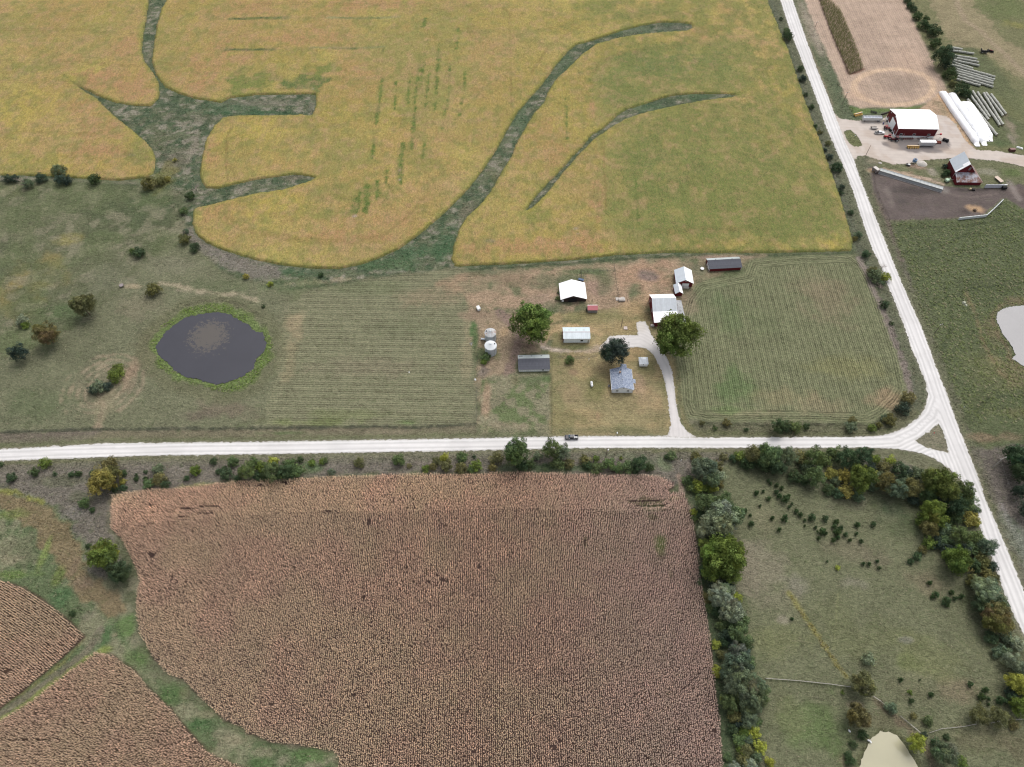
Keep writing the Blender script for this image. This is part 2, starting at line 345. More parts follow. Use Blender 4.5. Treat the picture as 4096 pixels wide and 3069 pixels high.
LOT = [(3474,669),(3500,668),(3560,688),(3660,712),(3772,745),(3825,748),(3934,751),(4025,748),(4070,738),(4230,742),(4230,900),(4096,838),(4025,790),(4007,796),(3940,860),(3829,872),(3700,880),(3554,883),(3524,820),(3494,754)]
STUB = [(3120,-260),(3180,-70),(3217,0),(3271,139),(3331,265),(3375,370),(3400,418),(3440,430),(3554,430),(3640,424),(3705,416),(3745,390),(3788,356),(3770,300),(3735,241),(3675,121),(3621,0),(3550,-140),(3490,-260)]
HAY_A = [(1120,1350),(1125,1260),(1170,1200),(1290,1150),(1450,1118),(1700,1085),(1860,1072),(1905,1110),(1880,1180),(1875,1260),(1900,1290),(1903,1700),(1500,1708),(1060,1708),(1070,1620),(1100,1480)]
HAY_B = [(2745,1190),(2790,1130),(2980,1095),(3000,1040),(3200,1022),(3400,1016),(3450,1050),(3490,1120),(3545,1280),(3600,1440),(3628,1560),(3600,1610),(3540,1670),(3480,1700),(3300,1692),(2830,1688),(2750,1672),(2728,1620),(2720,1500),(2700,1400),(2720,1280)]
POND1 = [(621,1386),(663,1326),(736,1271),(802,1256),(868,1247),(923,1259),(953,1280),(989,1295),(1023,1329),(1048,1330),(1066,1374),(1054,1410),(1024,1434),(1013,1476),(965,1507),(905,1531),(865,1538),(802,1519),(748,1510),(699,1482),(663,1446),(633,1422)]
RING1 = [(597,1390),(618,1340),(650,1300),(710,1262),(738,1235),(800,1222),(870,1212),(960,1236),(1040,1285),(1078,1330),(1095,1385),(1080,1440),(1040,1490),(1010,1530),(960,1556),(900,1570),(850,1562),(790,1540),(700,1520),(640,1470)]
POND2 = [(4260,1195),(4096,1221),(4025,1229),(3992,1247),(3986,1277),(4013,1338),(4049,1386),(4063,1418),(4049,1434),(4096,1464),(4260,1530)]
POND3 = [(3523,2926),(3485,2955),(3465,2993),(3440,3058),(3425,3180),(3700,3180),(3672,3069),(3652,3032),(3620,2980),(3588,2942),(3555,2928)]
W = {k: PP(v) for k, v in dict(SOY_L=SOY_L, SOY_R=SOY_R, SLIVER=SLIVER, CORN_A=CORN_A, CORN_B=CORN_B, CORN_C=CORN_C, CORN_D=CORN_D, ROAD=ROAD, ISLAND=ISLAND, DRIVE=DRIVE, YARD=YARD, YISLE=YISLE,
     LOT=LOT, STUB=STUB, HAY_A=HAY_A, HAY_B=HAY_B, POND1=POND1, RING1=RING1, POND2=POND2, POND3=POND3).items()}

# ------------------------------------------------------------------ the canvas: natural colours, a little painted shade and textures per ground point
class Canvas:
    def __init__(s, X, Y, base):
        s.X = X; s.Y = Y; n = X.shape
        s.col = np.tile(np.array(base, float), (*n, 1)); s.rough = np.full(n, .8); s.phase = np.zeros(n); s.amp = np.zeros(n)
        s.nz = fbm(X, Y, 6, 3, 3); s.nf = fbm(X, Y, 2.2, 9, 2)
    def lay(s, a, rgb=None, rough=None, amp=None, phase=None):
        a = np.clip(a, 0, 1)
        if rgb is not None: s.col += (np.array(rgb) - s.col)*a[..., None]
        if rough is not None: s.rough += (rough - s.rough)*a
        if amp is not None: s.amp += (amp - s.amp)*a
        if phase is not None: s.phase = np.where(a > .5, phase, s.phase)
    def poly(s, pts, rgb, edge=1.0, jag=1.5, alpha=1.0, w=False, **k):
        q = np.asarray(pts) if w else PP(pts)
        d = sdf(s.X, s.Y, q, 12) + s.nz*jag + s.nf*jag*.4
        s.lay(sstep(-edge, edge, d)*alpha, rgb, **k)
    def line(s, pts, width, rgb, edge=.6, jag=.5, alpha=1.0, brk=0.0, **k):
        d = width/2 - dline(s.X, s.Y, PP(pts)) + s.nf*jag
        a = sstep(-edge, edge, d)*alpha
        if brk: a = a*sstep(-.3, .3, fbm(s.X, s.Y, 7, 21) + .6 - brk)
        s.lay(a, rgb, **k)
    def blob(s, px, py, rx, ry, rgb, alpha=.8, jag=.5, **k):
        """rx, ry in photograph pixels"""
        c = P(px, py); ax = rx/ppm(px, py); ay = abs(P(px, py-ry)[1] - P(px, py+ry)[1])/2
        d = np.sqrt(((s.X - c.x)/ax)**2 + ((s.Y - c.y)/ay)**2) + s.nz*jag
        s.lay(sstep(1.25, .35, d)*alpha, rgb, **k)
    def speck(s, mask, rgb, scale, thr, soft, alpha, seed, sx=1, sy=1):
        n = fbm(s.X*sx, s.Y*sy, scale, seed, 3); s.lay(sstep(thr - soft, thr + soft, n)*alpha*mask, rgb)

def grid_axis():
    s = np.concatenate([[-30, -6, -2.2, -1.5], np.linspace(-1.15, 1.15, 700), [1.5, 2.2, 6, 30]])
    ys = [22.0]
    while ys[-1] < 585: ys.append(ys[-1] + .62 + ys[-1]*.0011)
    y = np.concatenate([[-900, -200, -40, 0, 12], ys, [640, 760, 1100, 2200, 6000]])
    return s, y
_s, _y = grid_axis()
hw = np.maximum(.721*(_y*C_ + H*S_), 60)
GX = _s[None, :]*hw[:, None]; GY = np.repeat(_y[:, None], len(_s), 1)
RN = GX*math.sin(PSI) + GY*math.cos(PSI)                  # along the north-south survey line
RE = GX*math.cos(PSI) - GY*math.sin(PSI)

g = Canvas(GX, GY, RGB(112, 113, 88))
dSL = sdf(GX, GY, W['SOY_L'], 14); dSR = np.minimum(sdf(GX, GY, W['SOY_R'], 14), -sdf(GX, GY, W['SLIVER'], 14))
dROAD = np.minimum(sdf(GX, GY, W['ROAD'], 14), -sdf(GX, GY, W['ISLAND'], 14))
TAN = RGB(166, 152, 124); DIRT = RGB(158, 134, 113); DKG = RGB(78, 98, 70); GRY = RGB(124, 117, 106); LAWN = RGB(146, 135, 98)
# upper-left pasture
g.poly([(-420,720),(640,725),(720,860),(740,990),(560,1050),(480,1180),(200,1420),(-420,1500)], RGB(101, 105, 78), 4, 4)
g.blob(560, 830, 190, 110, RGB(82, 92, 64), .8); g.blob(90, 900, 120, 60, RGB(112, 108, 88), .7); g.blob(130, 1120, 130, 80, RGB(128, 116, 72), .75); g.blob(20, 1180, 60, 60, RGB(134, 120, 72), .8)
g.blob(270, 960, 70, 30, RGB(148, 138, 72), .6); g.blob(215, 1050, 60, 50, RGB(136, 124, 76), .7); g.blob(50, 1220, 120, 70, RGB(126, 116, 72), .6); g.blob(240, 1250, 110, 40, RGB(84, 104, 66), .7); g.blob(-20, 760, 120, 40, RGB(112, 118, 80), .6)
g.blob(620, 800, 130, 70, RGB(78, 92, 64), .6)
# lane below the upper-left field
g.line([(-420,712),(0,715),(180,716),(400,724),(560,732),(640,738)], 3.2, RGB(132, 126, 112), .6, .6, .8)
g.line([(-420,722),(0,724),(180,726),(400,736),(560,742)], 1.6, RGB(64, 72, 56), .6, .6, .8)
# grassed waterways between the fields
wat = [(-420,-300),(3440,-300),(3440,1003),(2650,1024),(2050,1068),(1820,1082),(1600,1100),(1400,1145),(1200,1150),(1010,1130),(880,1080),(760,960),(735,860),(740,770),(650,745),(600,715),(-420,706)]
g.poly(wat, RGB(102, 109, 84), 2, 2, rough=1.0)
wm = sstep(-2, 2, sdf(GX, GY, PP(wat), 12))
g.speck(wm, RGB(152, 145, 130), 2.6, .16, .22, .75, 4, .6, 1.1)
g.speck(wm, RGB(66, 88, 62), 4.5, .15, .2, .8, 6)
allm = sstep(-2, 2, GY-20)*(1 - wm); g.speck(allm, RGB(84, 92, 66), 9, .2, .25, .55, 7); g.speck(allm, RGB(140, 134, 112), 6, .25, .25, .5, 8); g.speck(allm, RGB(96, 108, 70), 20, .1, .3, .5, 10)
for b in [(930,430,150,26,RGB(78,104,74),.7),(640,560,60,50,RGB(92,98,70),.6),(700,640,60,60,RGB(112,106,92),.7),(770,600,22,50,RGB(148,138,124),.7),(660,700,50,60,RGB(128,124,66),.6),(780,470,200,20,RGB(92,98,74),.5),
          (1780,960,75,60,RGB(66,98,66),.85),(1700,1010,120,40,RGB(74,102,70),.8),(1560,1060,130,32,RGB(78,104,70),.75),(2010,720,60,60,RGB(104,104,66),.5),(1880,850,60,40,RGB(118,112,92),.6),(1160,1090,160,20,RGB(72,100,70),.7),
          (960,720,90,22,RGB(84,104,78),.6),(1180,710,60,16,RGB(130,120,104),.6),(1250,430,20,30,RGB(130,126,112),.6),(1060,412,200,14,RGB(128,124,108),.6),(1040,452,200,10,RGB(64,96,66),.8),(625,180,22,140,RGB(116,112,92),.7),
          (2080,470,40,70,RGB(80,102,74),.6),(2250,270,50,50,RGB(76,98,70),.7),(2560,120,120,16,RGB(92,108,84),.7),(2700,108,60,14,RGB(112,112,100),.7),(2600,430,90,20,RGB(88,112,80),.7),(2820,388,90,12,RGB(84,108,76),.7)]:
    g.blob(*b[:4], b[4], b[5])
# dry bank along the lower edge of the big field and the fence line below it
g.poly([(745,900),(800,940),(900,1005),(1030,1050),(1120,1068),(1110,1120),(1000,1110),(900,1070),(800,1010),(750,960)], RGB(128, 121, 112), 1.5, 2, .85)
g.line([(900,1085),(1000,1135),(1120,1158),(1300,1140),(1500,1120),(1700,1095),(1840,1078),(2000,1072),(2290,1055),(2460,1040),(2650,1028),(2900,1022),(3200,1020),(3440,1012)], 1.8, RGB(66, 82, 56), .7, .8, .9)
g.line([(1150,1135),(1300,1128),(1420,1112)], 2.5, TAN, .8, 1.5, .6, .2)
# middle-left rough pasture round the pond
g.poly([(480,1180),(600,1040),(760,980),(880,1080),(1010,1140),(1130,1160),(1120,1350),(1100,1480),(1060,1710),(-420,1740),(-420,1500),(200,1400)], RGB(114, 116, 90), 4, 4)
for b in [(700,1060,120,40,RGB(126,124,102),.6),(860,1140,160,30,RGB(98,106,76),.6),(600,1400,90,110,RGB(110,104,80),.5),(440,1540,150,90,RGB(126,120,98),.6),(900,1640,170,40,RGB(122,108,94),.6),(560,1230,110,50,RGB(126,120,98),.6),
          (140,1620,160,70,RGB(92,104,72),.6),(40,1370,90,60,RGB(96,108,72),.6),(1120,1140,150,40,RGB(98,112,76),.6),(430,1120,90,90,RGB(122,122,100),.5),(800,1660,120,24,RGB(108,98,86),.5),(320,1380,110,80,RGB(102,104,80),.6)]:
    g.blob(*b[:4], b[4], b[5])
g.line([(640,1135),(700,1142),(800,1165),(880,1175),(950,1176),(1030,1205)], 2.4, RGB(168, 156, 130), .9, 1.0, .8); g.line([(700,1160),(850,1180),(1000,1190)], 1.2, RGB(164, 152, 130), .8, .7, .6); g.blob(530, 1146, 36, 9, TAN, .8)
for r, sx in ((62, 1.0), (82, 1.05), (104, 1.1), (128, 1.12)):            # mower rounds about the thicket
    g.line([(410 + r*1.15*math.cos(t)*sx, 1545 + (r*.95*math.sin(t)) - 40*math.cos(t)) for t in np.linspace(0, 6.28, 30)], 1.3, RGB(166, 148, 124), .7, .8, .55, .45)
g.blob(520, 1495, 30, 60, RGB(160, 136, 114), .7, .4); g.blob(430, 1600, 40, 90, RGB(150, 140, 112), .5); g.line([(392,1700),(385,1740),(378,1766)], 3, RGB(156, 138, 116), .9, .8, .9); g.line([(400,1580),(410,1640),(395,1700)], 3, RGB(148, 134, 110), 1, 1, .6)
# mown hay meadow, left
hA = sdf(GX, GY, W['HAY_A'], 16)
g.poly(W['HAY_A'], RGB(121, 121, 94), 1.5, 1.5, w=True, rough=.7, amp=.2, phase=np.where(hA > -50, RN, hA))
for b in [(1180,1300,40,70,RGB(158,142,112),.7),(1160,1450,30,90,RGB(142,132,102),.6),(1840,1130,100,40,RGB(160,132,108),.7),(1700,1190,120,40,RGB(142,126,102),.5),(1450,1150,200,34,RGB(104,112,80),.5),(1870,1380,26,170,RGB(148,136,108),.5),
          (1500,1470,260,40,RGB(128,118,98),.4),(1640,1310,160,40,RGB(108,112,84),.5),(1240,1690,170,18,RGB(108,118,72),.7),(1890,1330,14,40,RGB(76,106,62),.8),(1620,1690,40,12,RGB(100,126,70),.6),(1400,1660,200,24,RGB(112,120,78),.5)]:
    g.blob(*b[:4], b[4], b[5])
# road verges and the ditch south of the road
g.poly([(-420,1738),(1060,1712),(1905,1702),(1910,1755),(-420,1820)], RGB(120, 112, 92), 1, 1)
g.poly([(-420,1740),(400,1720),(330,1770),(-420,1790)], RGB(112, 103, 93), 1, 1, .8)
g.line([(-420,1800),(0,1785),(240,1774),(420,1764),(1000,1758),(1900,1742)], 2.4, RGB(104, 110, 78), .8, .6, .8)
g.line([(-420,1742),(0,1730),(340,1719),(1060,1714),(1500,1707),(1640,1712),(1903,1697)], 1.5, RGB(70, 74, 60), .6, .6, .85)
g.blob(1130, 1732, 90, 10, RGB(88, 116, 66), .7); g.blob(1560, 1730, 80, 12, RGB(150, 136, 116), .6)
g.poly([(-420,1850),(240,1838),(1024,1820),(2048,1800),(2700,1794),(2960,1794),(2900,1860),(2760,1930),(2690,1930),(2629,1900),(2000,1890),(1400,1902),(953,1920),(700,1955),(443,1985),(445,2120),(500,2300),(300,2300),(250,2060),(-420,1960)], RGB(118, 112, 102), 1.5, 1.5, rough=1.0)
g.line([(-420,1862),(240,1843),(1024,1823),(2048,1804),(2700,1797),(3100,1797)], 3.0, RGB(108, 108, 76), .7, .5, .9)
g.line([(-200,1878),(160,1860),(600,1838),(1300,1826),(2048,1812),(2600,1806)], .9, RGB(142, 136, 124), .5, .4, .6)
for b in [(1250,1870,70,26,RGB(92,116,74),.8),(1150,1890,100,22,RGB(84,96,66),.6),(2240,1870,190,20,RGB(74,96,62),.85),(2100,1870,120,26,RGB(66,84,56),.8),(2640,1860,60,30,RGB(112,128,92),.7),(2480,1822,120,12,RGB(116,122,98),.7),(2560,1850,80,20,RGB(104,116,86),.7),
          (210,1920,120,26,RGB(98,102,78),.6),(330,1990,60,26,RGB(88,94,68),.6),(60,1865,70,14,RGB(120,110,104),.7),(290,2060,60,40,RGB(128,124,116),.6),(560,1855,90,16,RGB(124,116,108),.6),(1690,1850,60,16,RGB(128,120,108),.6),(430,1890,70,60,RGB(92,88,76),.5),(560,1980,70,14,RGB(90,86,78),.6)]:
    g.blob(*b[:4], b[4], b[5])
g.line([(620,1975),(700,1958),(770,1948),(850,1942)], 2.2, RGB(132, 134, 82), .8, 1, .8)
# farmstead
g.poly([(1830,1140),(1905,1100),(2040,1078),(2560,1048),(2800,1022),(3060,1018),(3060,1032),(2990,1040),(2830,1110),(2770,1190),(2740,1290),(2600,1330),(2400,1335),(2180,1340),(2080,1270),(1905,1265),(1860,1200)], RGB(140, 128, 102), 2, 3, rough=.9)
g.blob(2250, 1180, 300, 60, RGB(168, 142, 120), .5); fm = sstep(-1, 2, sdf(GX, GY, PP([(1830,1140),(2040,1078),(2560,1048),(2800,1030),(2740,1290),(2600,1330),(2180,1340),(1905,1265)]), 12))
g.speck(fm, RGB(168, 142, 118), 9, -.05, .35, .7, 12); g.speck(fm, RGB(92, 106, 74), 9, .25, .25, .75, 14)
for b in [(2580,1110,110,60,RGB(172,140,114),.85),(2590,1105,45,26,RGB(126,112,108),.8),(2380,1150,70,34,RGB(158,132,116),.8),(2340,1085,100,14,RGB(84,104,68),.8),(2180,1130,110,34,RGB(100,108,80),.7),(2060,1120,90,30,RGB(140,120,98),.7),(2420,1120,34,60,RGB(94,104,72),.6),
          (2180,1200,60,30,RGB(160,136,118),.8),(2600,1200,60,40,RGB(176,146,116),.8),(2650,1060,70,24,RGB(168,138,114),.8),(2900,1030,120,10,RGB(160,136,120),.8),(2790,1080,40,24,RGB(108,110,86),.7),(2130,1245,160,14,RGB(102,108,80),.6)]:
    g.blob(*b[:4], b[4], b[5])
# dry ground round the bins, the dirt lane and the garden plot
g.poly([(1880,1240),(1990,1245),(2080,1262),(2110,1330),(2160,1370),(2150,1420),(2070,1425),(2040,1500),(2010,1560),(1985,1640),(1985,1705),(1915,1705),(1912,1560),(1900,1400)], RGB(154, 136, 112), 1.5, 2.5, rough=.9)
g.line([(2000,1250),(2050,1300),(2080,1350),(2062,1420),(2040,1480),(2020,1540),(2000,1600)], 5, RGB(136, 116, 106), 1.2, 1.0, .9)
g.poly([(1925,1520),(2010,1500),(2200,1490),(2200,1735),(1915,1738)], RGB(136, 132, 106), 1, 1.5, rough=.95)
gm = sstep(-1, 1, sdf(GX, GY, PP([(1925,1520),(2010,1500),(2200,1490),(2200,1735),(1915,1738)]), 12)); g.speck(gm, RGB(88, 112, 62), 4.5, .18, .2, .7, 31)
for b in [(1945,1600,16,110,RGB(168,140,116),.7),(2130,1520,70,24,RGB(86,108,66),.7),(1900,1350,20,60,RGB(74,104,60),.85),(1925,1420,34,40,RGB(62,84,50),.85),(1985,1420,26,24,RGB(90,106,64),.6),(2010,1335,26,26,RGB(184,156,120),.8),(1960,1300,26,14,RGB(160,138,110),.6),(1900,1260,60,20,RGB(150,128,108),.7),
          (1935,1490,24,26,RGB(120,112,108),.6),(2190,1720,30,24,RGB(140,132,104),.5),(2050,1700,150,20,RGB(152,138,116),.5),(2060,1520,20,26,RGB(120,116,84),.6),(2090,1385,70,16,RGB(128,108,94),.7)]:
    g.blob(*b[:4], b[4], b[5])
g.poly([(2195,1415),(2215,1345),(2100,1300),(2160,1262),(2560,1222),(2600,1320),(2575,1290),(2545,1320),(2552,1342),(2600,1345),(2700,1440),(2705,1600),(2690,1744),(2205,1744),(2200,1500)], LAWN, 1, 1.2, rough=.7, amp=.05, phase=RN)
lm = sstep(-1, 1, sdf(GX, GY, PP([(2200,1250),(2700,1250),(2700,1744),(2205,1744)]), 12)); g.speck(lm, RGB(166, 144, 104), 8, .15, .25, .5, 41); g.speck(lm, RGB(108, 112, 72), 9, .2, .25, .5, 43)
for b in [(2540,1400,50,50,RGB(168,142,104),.7),(2560,1545,26,50,RGB(174,148,122),.85),(2590,1600,60,60,RGB(164,142,108),.6),(2400,1720,200,14,RGB(122,118,80),.5),(2280,1570,50,50,RGB(150,130,100),.5),(2385,1560,50,60,RGB(112,112,70),.7),(2310,1445,60,30,RGB(150,132,96),.6),(2500,1310,90,30,RGB(168,146,104),.6),
          (2530,1235,70,26,RGB(170,144,106),.7),(2360,1270,120,24,RGB(130,124,82),.6),(2640,1690,30,40,RGB(120,116,82),.5),(2300,1490,24,14,RGB(140,116,94),.7),(2390,1660,10,20,RGB(160,130,104),.6),(2590,1260,26,30,RGB(118,104,74),.8)]:
    g.blob(*b[:4], b[4], b[5])
g.line([(2170,1375),(2190,1340),(2230,1312),(2290,1304),(2360,1316),(2400,1338)], 3.2, RGB(178, 152, 114), .9, 1, .8)
g.line([(2195,1300),(2250,1284),(2330,1282)], 1.2, RGB(104, 102, 74), .6, .6, .7); g.line([(2230,1425),(2300,1432),(2380,1424)], 1.4, RGB(112, 104, 84), .6, .6, .6)
g.line([(2405,1392),(2340,1402),(2270,1405),(2205,1397),(2172,1380),(2158,1362)], 3.6, RGB(176, 158, 142), 1, 1.4, .7, .25); g.line([(2170,1388),(2210,1400),(2330,1408)], 1.0, RGB(204, 190, 178), .6, .5, .7, .3)
g.blob(2305, 1390, 80, 14, RGB(104, 110, 70), .8, .3); g.blob(2545, 1560, 22, 28, RGB(96, 92, 90), .0)  # first patch: green grass with the metal shed's shade put into its colour
g.line([(2204,1420),(2204,1500),(2206,1744)], .9, RGB(100, 98, 70), .5, .3, .7)
g.line([(2710,1455),(2720,1500),(2728,1600),(2735,1680),(2770,1728),(2830,1738)], 3.2, RGB(124, 118, 84), .8, .6, .9)
g.line([(2722,1440),(2735,1560),(2742,1660)], .9, RGB(78, 80, 60), .4, .4, .7)
g.blob(2765, 1425, 22, 32, RGB(158, 126, 104), .85); g.blob(2740, 1300, 40, 60, RGB(110, 110, 84), .5)
# mown hay meadow, right
hB = sdf(GX, GY, W['HAY_B'], 30)
g.poly(W['HAY_B'], RGB(114, 117, 87), 1.5, 1.5, w=True, rough=.7, amp=.27, phase=np.where((hB > 6) , RE*1.25, hB))
for b in [(2850,1180,90,80,RGB(108,114,84),.5),(2760,1210,34,60,RGB(132,118,98),.6),(3250,1130,120,60,RGB(128,120,94),.5),(3320,1220,110,90,RGB(132,118,96),.5),(2950,1550,90,90,RGB(92,114,70),.7),(3380,1470,150,60,RGB(122,120,78),.5),(3540,1600,70,50,RGB(148,126,100),.7),(3120,1590,150,40,RGB(136,128,96),.6),
          (2960,1650,180,20,RGB(132,126,98),.6),(2920,1260,70,90,RGB(90,108,70),.5),(2920,1640,110,22,RGB(96,120,70),.6),(3280,1620,120,40,RGB(140,128,100),.5),(3060,1300,100,60,RGB(104,112,80),.5)]:
    g.blob(*b[:4], b[4], b[5])
g.poly([(2770,1700),(2900,1690),(3200,1696),(3480,1702),(3560,1680),(3620,1600),(3690,1650),(3600,1710),(3480,1742),(2830,1742)], RGB(106, 105, 82), 1, 1.5, rough=1.0)
g.line([(2780,1688),(2900,1697),(3100,1702),(3300,1698),(3480,1700),(3560,1670)], 1.2, RGB(66, 70, 52), .6, .7, .8); g.line([(2780,1730),(3100,1739),(3480,1738),(3580,1710)], 2.2, RGB(102, 104, 72), .7, .6, .8)
# verges of the north-south road
g.poly([(3010,-260),(3072,12),(3150,199),(3223,416),(3280,567),(3361,796),(3410,965),(3430,1015),(3490,1110),(3550,1280),(3620,1470),(3640,1560),(3632,1630),(3690,1650),(3715,1585),(3700,1500),(3600,1230),(3495,1000),(3380,663),(3285,440),(3125,0),(3030,-260)], RGB(98, 102, 84), 1, 1.2, rough=1.0)
g.line([(3435,1030),(3500,1170),(3560,1310),(3625,1480),(3645,1600)], 3.0, RGB(132, 120, 114), .8, 1, .85); g.line([(3060,30),(3150,230),(3230,450),(3290,600),(3370,830)], 3.0, RGB(112, 106, 98), .8, 1.2, .6)
g.poly([(3066,-260),(3171,0),(3337,452),(3355,473),(3410,482),(3440,470),(3545,460),(3554,432),(3440,432),(3400,420),(3331,265),(3217,0),(3120,-260)], RGB(98, 108, 82), 1, 1.2, rough=1.0)
g.line([(3175,30),(3330,420)], 1.6, RGB(150, 132, 112), .6, .5, .7); g.poly([(3395,425),(3440,434),(3560,436),(3700,420),(3690,432),(3560,446),(3420,462)], RGB(102, 124, 66), .8, 1, .8)
g.poly([(3416,639),(3464,623),(3510,642),(3560,662),(3500,668),(3474,669),(3494,754),(3524,820),(3554,883),(3580,900),(3660,1210),(3790,1540),(3860,1720),(3960,1990),(3943,2000),(3826,1687),(3741,1458),(3554,1000),(3476,802)], RGB(106, 107, 86), 1, 1.2, rough=1.0)
g.line([(3585,980),(3650,1140),(3720,1300),(3790,1480),(3850,1640),(3905,1790),(3990,1990),(4070,2180)], 3.6, RGB(104, 96, 92), .9, 1.2, .8); g.line([(3530,1000),(3620,1180),(3700,1360),(3800,1620),(3900,1880),(3965,2030)], 1.6, RGB(128, 118, 96), .6, .6, .6)
g.line([(3500,770),(3535,850),(3570,940),(3610,1040)], 3.2, RGB(112, 98, 92), .9, 1.2, .9)
# stubble field, its turning round and the uncut strip
g.poly(W['STUB'], RGB(176, 154, 136), 1.2, 1.2, w=True, rough=.45, amp=.08, phase=RE*.8)
rd = np.array([P(3217, 0)[:2], P(3400, 420)[:2]]); rdn = (rd[1]-rd[0])/np.linalg.norm(rd[1]-rd[0]); perp = GX*rdn[1] - GY*rdn[0]
for b in [(3590,330,110,50,RGB(150,132,118),.8),(3480,160,60,160,RGB(160,140,124),.5),(3640,250,80,60,RGB(182,156,136),.5),(3240,110,26,140,RGB(186,168,154),.6),(3420,380,50,24,RGB(184,156,134),.7),(3780,380,30,40,RGB(178,156,134),.7)]: g.blob(*b[:4], b[4], b[5], .3)
for r in (1.0, .93, .8, .66, .5): g.line([(3575 + 165*r*math.cos(t), 348 + 74*r*math.sin(t)) for t in np.linspace(0, 6.29, 40)], 2.6 if r > .9 else 1.0, RGB(202, 174, 146) if r > .9 else RGB(176, 152, 132), .9, .6, .75 if r > .9 else .4)
g.line([(3268,-100),(3292,20),(3340,150),(3398,295)], 3.0, RGB(104, 84, 78), .8, .5, .9)  # dark band left of the strip: stalk brown with painted shade
g.line([(3400,298),(3428,288),(3455,276)], 2.0, RGB(116, 84, 70), .8, .5, .9)  # the strip's lower end, shade again mixed into the stalk brown
g.poly([(3640,450),(3740,390),(3790,358),(3830,440),(3870,520),(3910,600),(3880,600),(3840,540),(3790,470),(3700,452)], RGB(178, 152, 126), 1, 1.5)
g.line([(3755,380),(3800,460),(3850,540),(3890,600)], 1.8, RGB(206, 168, 128), .8, .6, .8); g.blob(3770, 440, 30, 40, RGB(130, 124, 96), .5)
# pastures top right and the bale yard
g.poly([(3490,-260),(3621,0),(3675,121),(3735,241),(3790,356),(3860,520),(3905,600),(4096,620),(4400,660),(4600,-260)], RGB(116, 116, 82), 2, 3)
g.poly([(3660,-160),(3720,0),(3760,120),(3830,190),(3900,190),(3960,220),(4096,330),(4200,420),(4200,300),(4020,150),(3900,20),(3820,-160)], RGB(148, 136, 106), 2, 4, .85)
g.line([(3800,-160),(3830,20),(3860,80),(3930,130),(4000,200),(4096,290),(4230,420)], 4.5, RGB(156, 140, 116), 1.2, 1.0, .8)
g.poly([(3770,190),(3900,192),(4010,290),(4096,400),(4096,560),(4000,590),(3910,480),(3860,400),(3800,300)], RGB(96, 103, 72), 2, 3, .9)
for b in [(4050,40,120,60,RGB(98,110,66),.7),(4060,100,60,20,RGB(136,132,72),.6),(4010,420,50,60,RGB(112,112,72),.5),(4040,500,20,60,RGB(150,134,120),.6),(4050,560,16,50,RGB(160,146,134),.6),(4070,420,60,60,RGB(110,114,78),.5),(4000,570,60,20,RGB(80,98,62),.7),(3870,170,40,8,RGB(96,92,66),.6),(4080,590,40,20,RGB(86,104,62),.6)]:
    g.blob(*b[:4], b[4], b[5])
# cattle lot and its surroundings
g.poly([(3510,642),(3580,660),(3700,645),(3880,640),(4013,652),(4096,672),(4230,710),(4230,745),(4030,748),(3934,742),(3772,740),(3660,705),(3560,680),(3500,664)], RGB(112, 114, 84), 1, 2, rough=.9)
for b in [(3730,690,26,26,RGB(170,160,146),.7),(3670,665,50,16,RGB(164,138,122),.85),(3690,655,20,10,RGB(170,164,158),.8),(3620,640,60,10,RGB(196,184,172),.8),(3590,690,60,7,RGB(182,156,132),.9),(3690,715,80,8,RGB(180,160,146),.9),(3760,680,26,30,RGB(84,96,64),.7),(3950,690,50,16,RGB(160,154,140),.5),(4050,690,50,20,RGB(92,112,60),.7),(3500,640,30,16,RGB(150,140,118),.6)]:
    g.blob(*b[:4], b[4], b[5])
g.line([(3540,675),(3620,697),(3700,716),(3770,736)], 2.4, RGB(190, 166, 146), .7, .7, .8)
g.poly(W['LOT'], RGB(99, 89, 86), .8, 1.0, w=True, rough=.35)
for b in [(3650,760,90,20,RGB(72,66,64),.7),(3520,760,40,60,RGB(108,98,94),.5),(3560,790,14,60,RGB(124,114,108),.5),(3605,800,34,30,RGB(80,74,72),.6),(3780,760,24,18,RGB(158,152,146),.55),(3898,838,34,16,RGB(184,152,116),.85),(3860,846,30,14,RGB(70,62,60),.7),(3490,680,30,10,RGB(186,160,128),.8),(3530,684,26,8,RGB(180,152,120),.7),(4060,765,20,50,RGB(146,136,130),.8),(3690,850,50,20,RGB(108,100,100),.4),(4096,770,60,30,RGB(92,80,76),.6),(3900,760,120,6,RGB(70,64,62),.7)]:
    g.blob(*b[:4], b[4], b[5])
g.line([(3530,700),(3640,740),(3770,770),(3880,790),(3990,775)], 1.4, RGB(120, 108, 102), .6, .6, .6)
# weedy field right of the road
g.poly([(3556,888),(3829,878),(3942,866),(4015,800),(4096,842),(4400,900),(4400,1700),(4300,1790),(3905,1790),(3855,1660),(3780,1470),(3700,1290),(3620,1060)], RGB(92, 101, 70), 1.5, 2, rough=1.1)
for b in [(3800,1250,100,100,RGB(96,106,72),.6),(3950,1150,120,60,RGB(86,94,66),.6),(3960,1480,120,90,RGB(110,112,76),.7),(4050,1500,60,50,RGB(122,114,84),.6),(3920,1750,100,20,RGB(132,114,92),.8),(4040,1750,90,24,RGB(128,112,90),.7),(3960,1330,34,60,RGB(120,108,80),.6),(4090,1200,60,14,RGB(126,110,88),.6),(3990,1440,40,22,RGB(138,128,92),.6),(3700,1230,40,100,RGB(104,108,82),.5),(4050,1650,80,30,RGB(118,112,76),.5),(3930,1600,60,40,RGB(98,106,70),.5)]:
    g.blob(*b[:4], b[4], b[5])
g.line([(3860,1170),(3900,1250),(3930,1360),(3970,1440),(4010,1500),(4060,1520)], 1.8, RGB(142, 122, 92), 1, 1, .55)
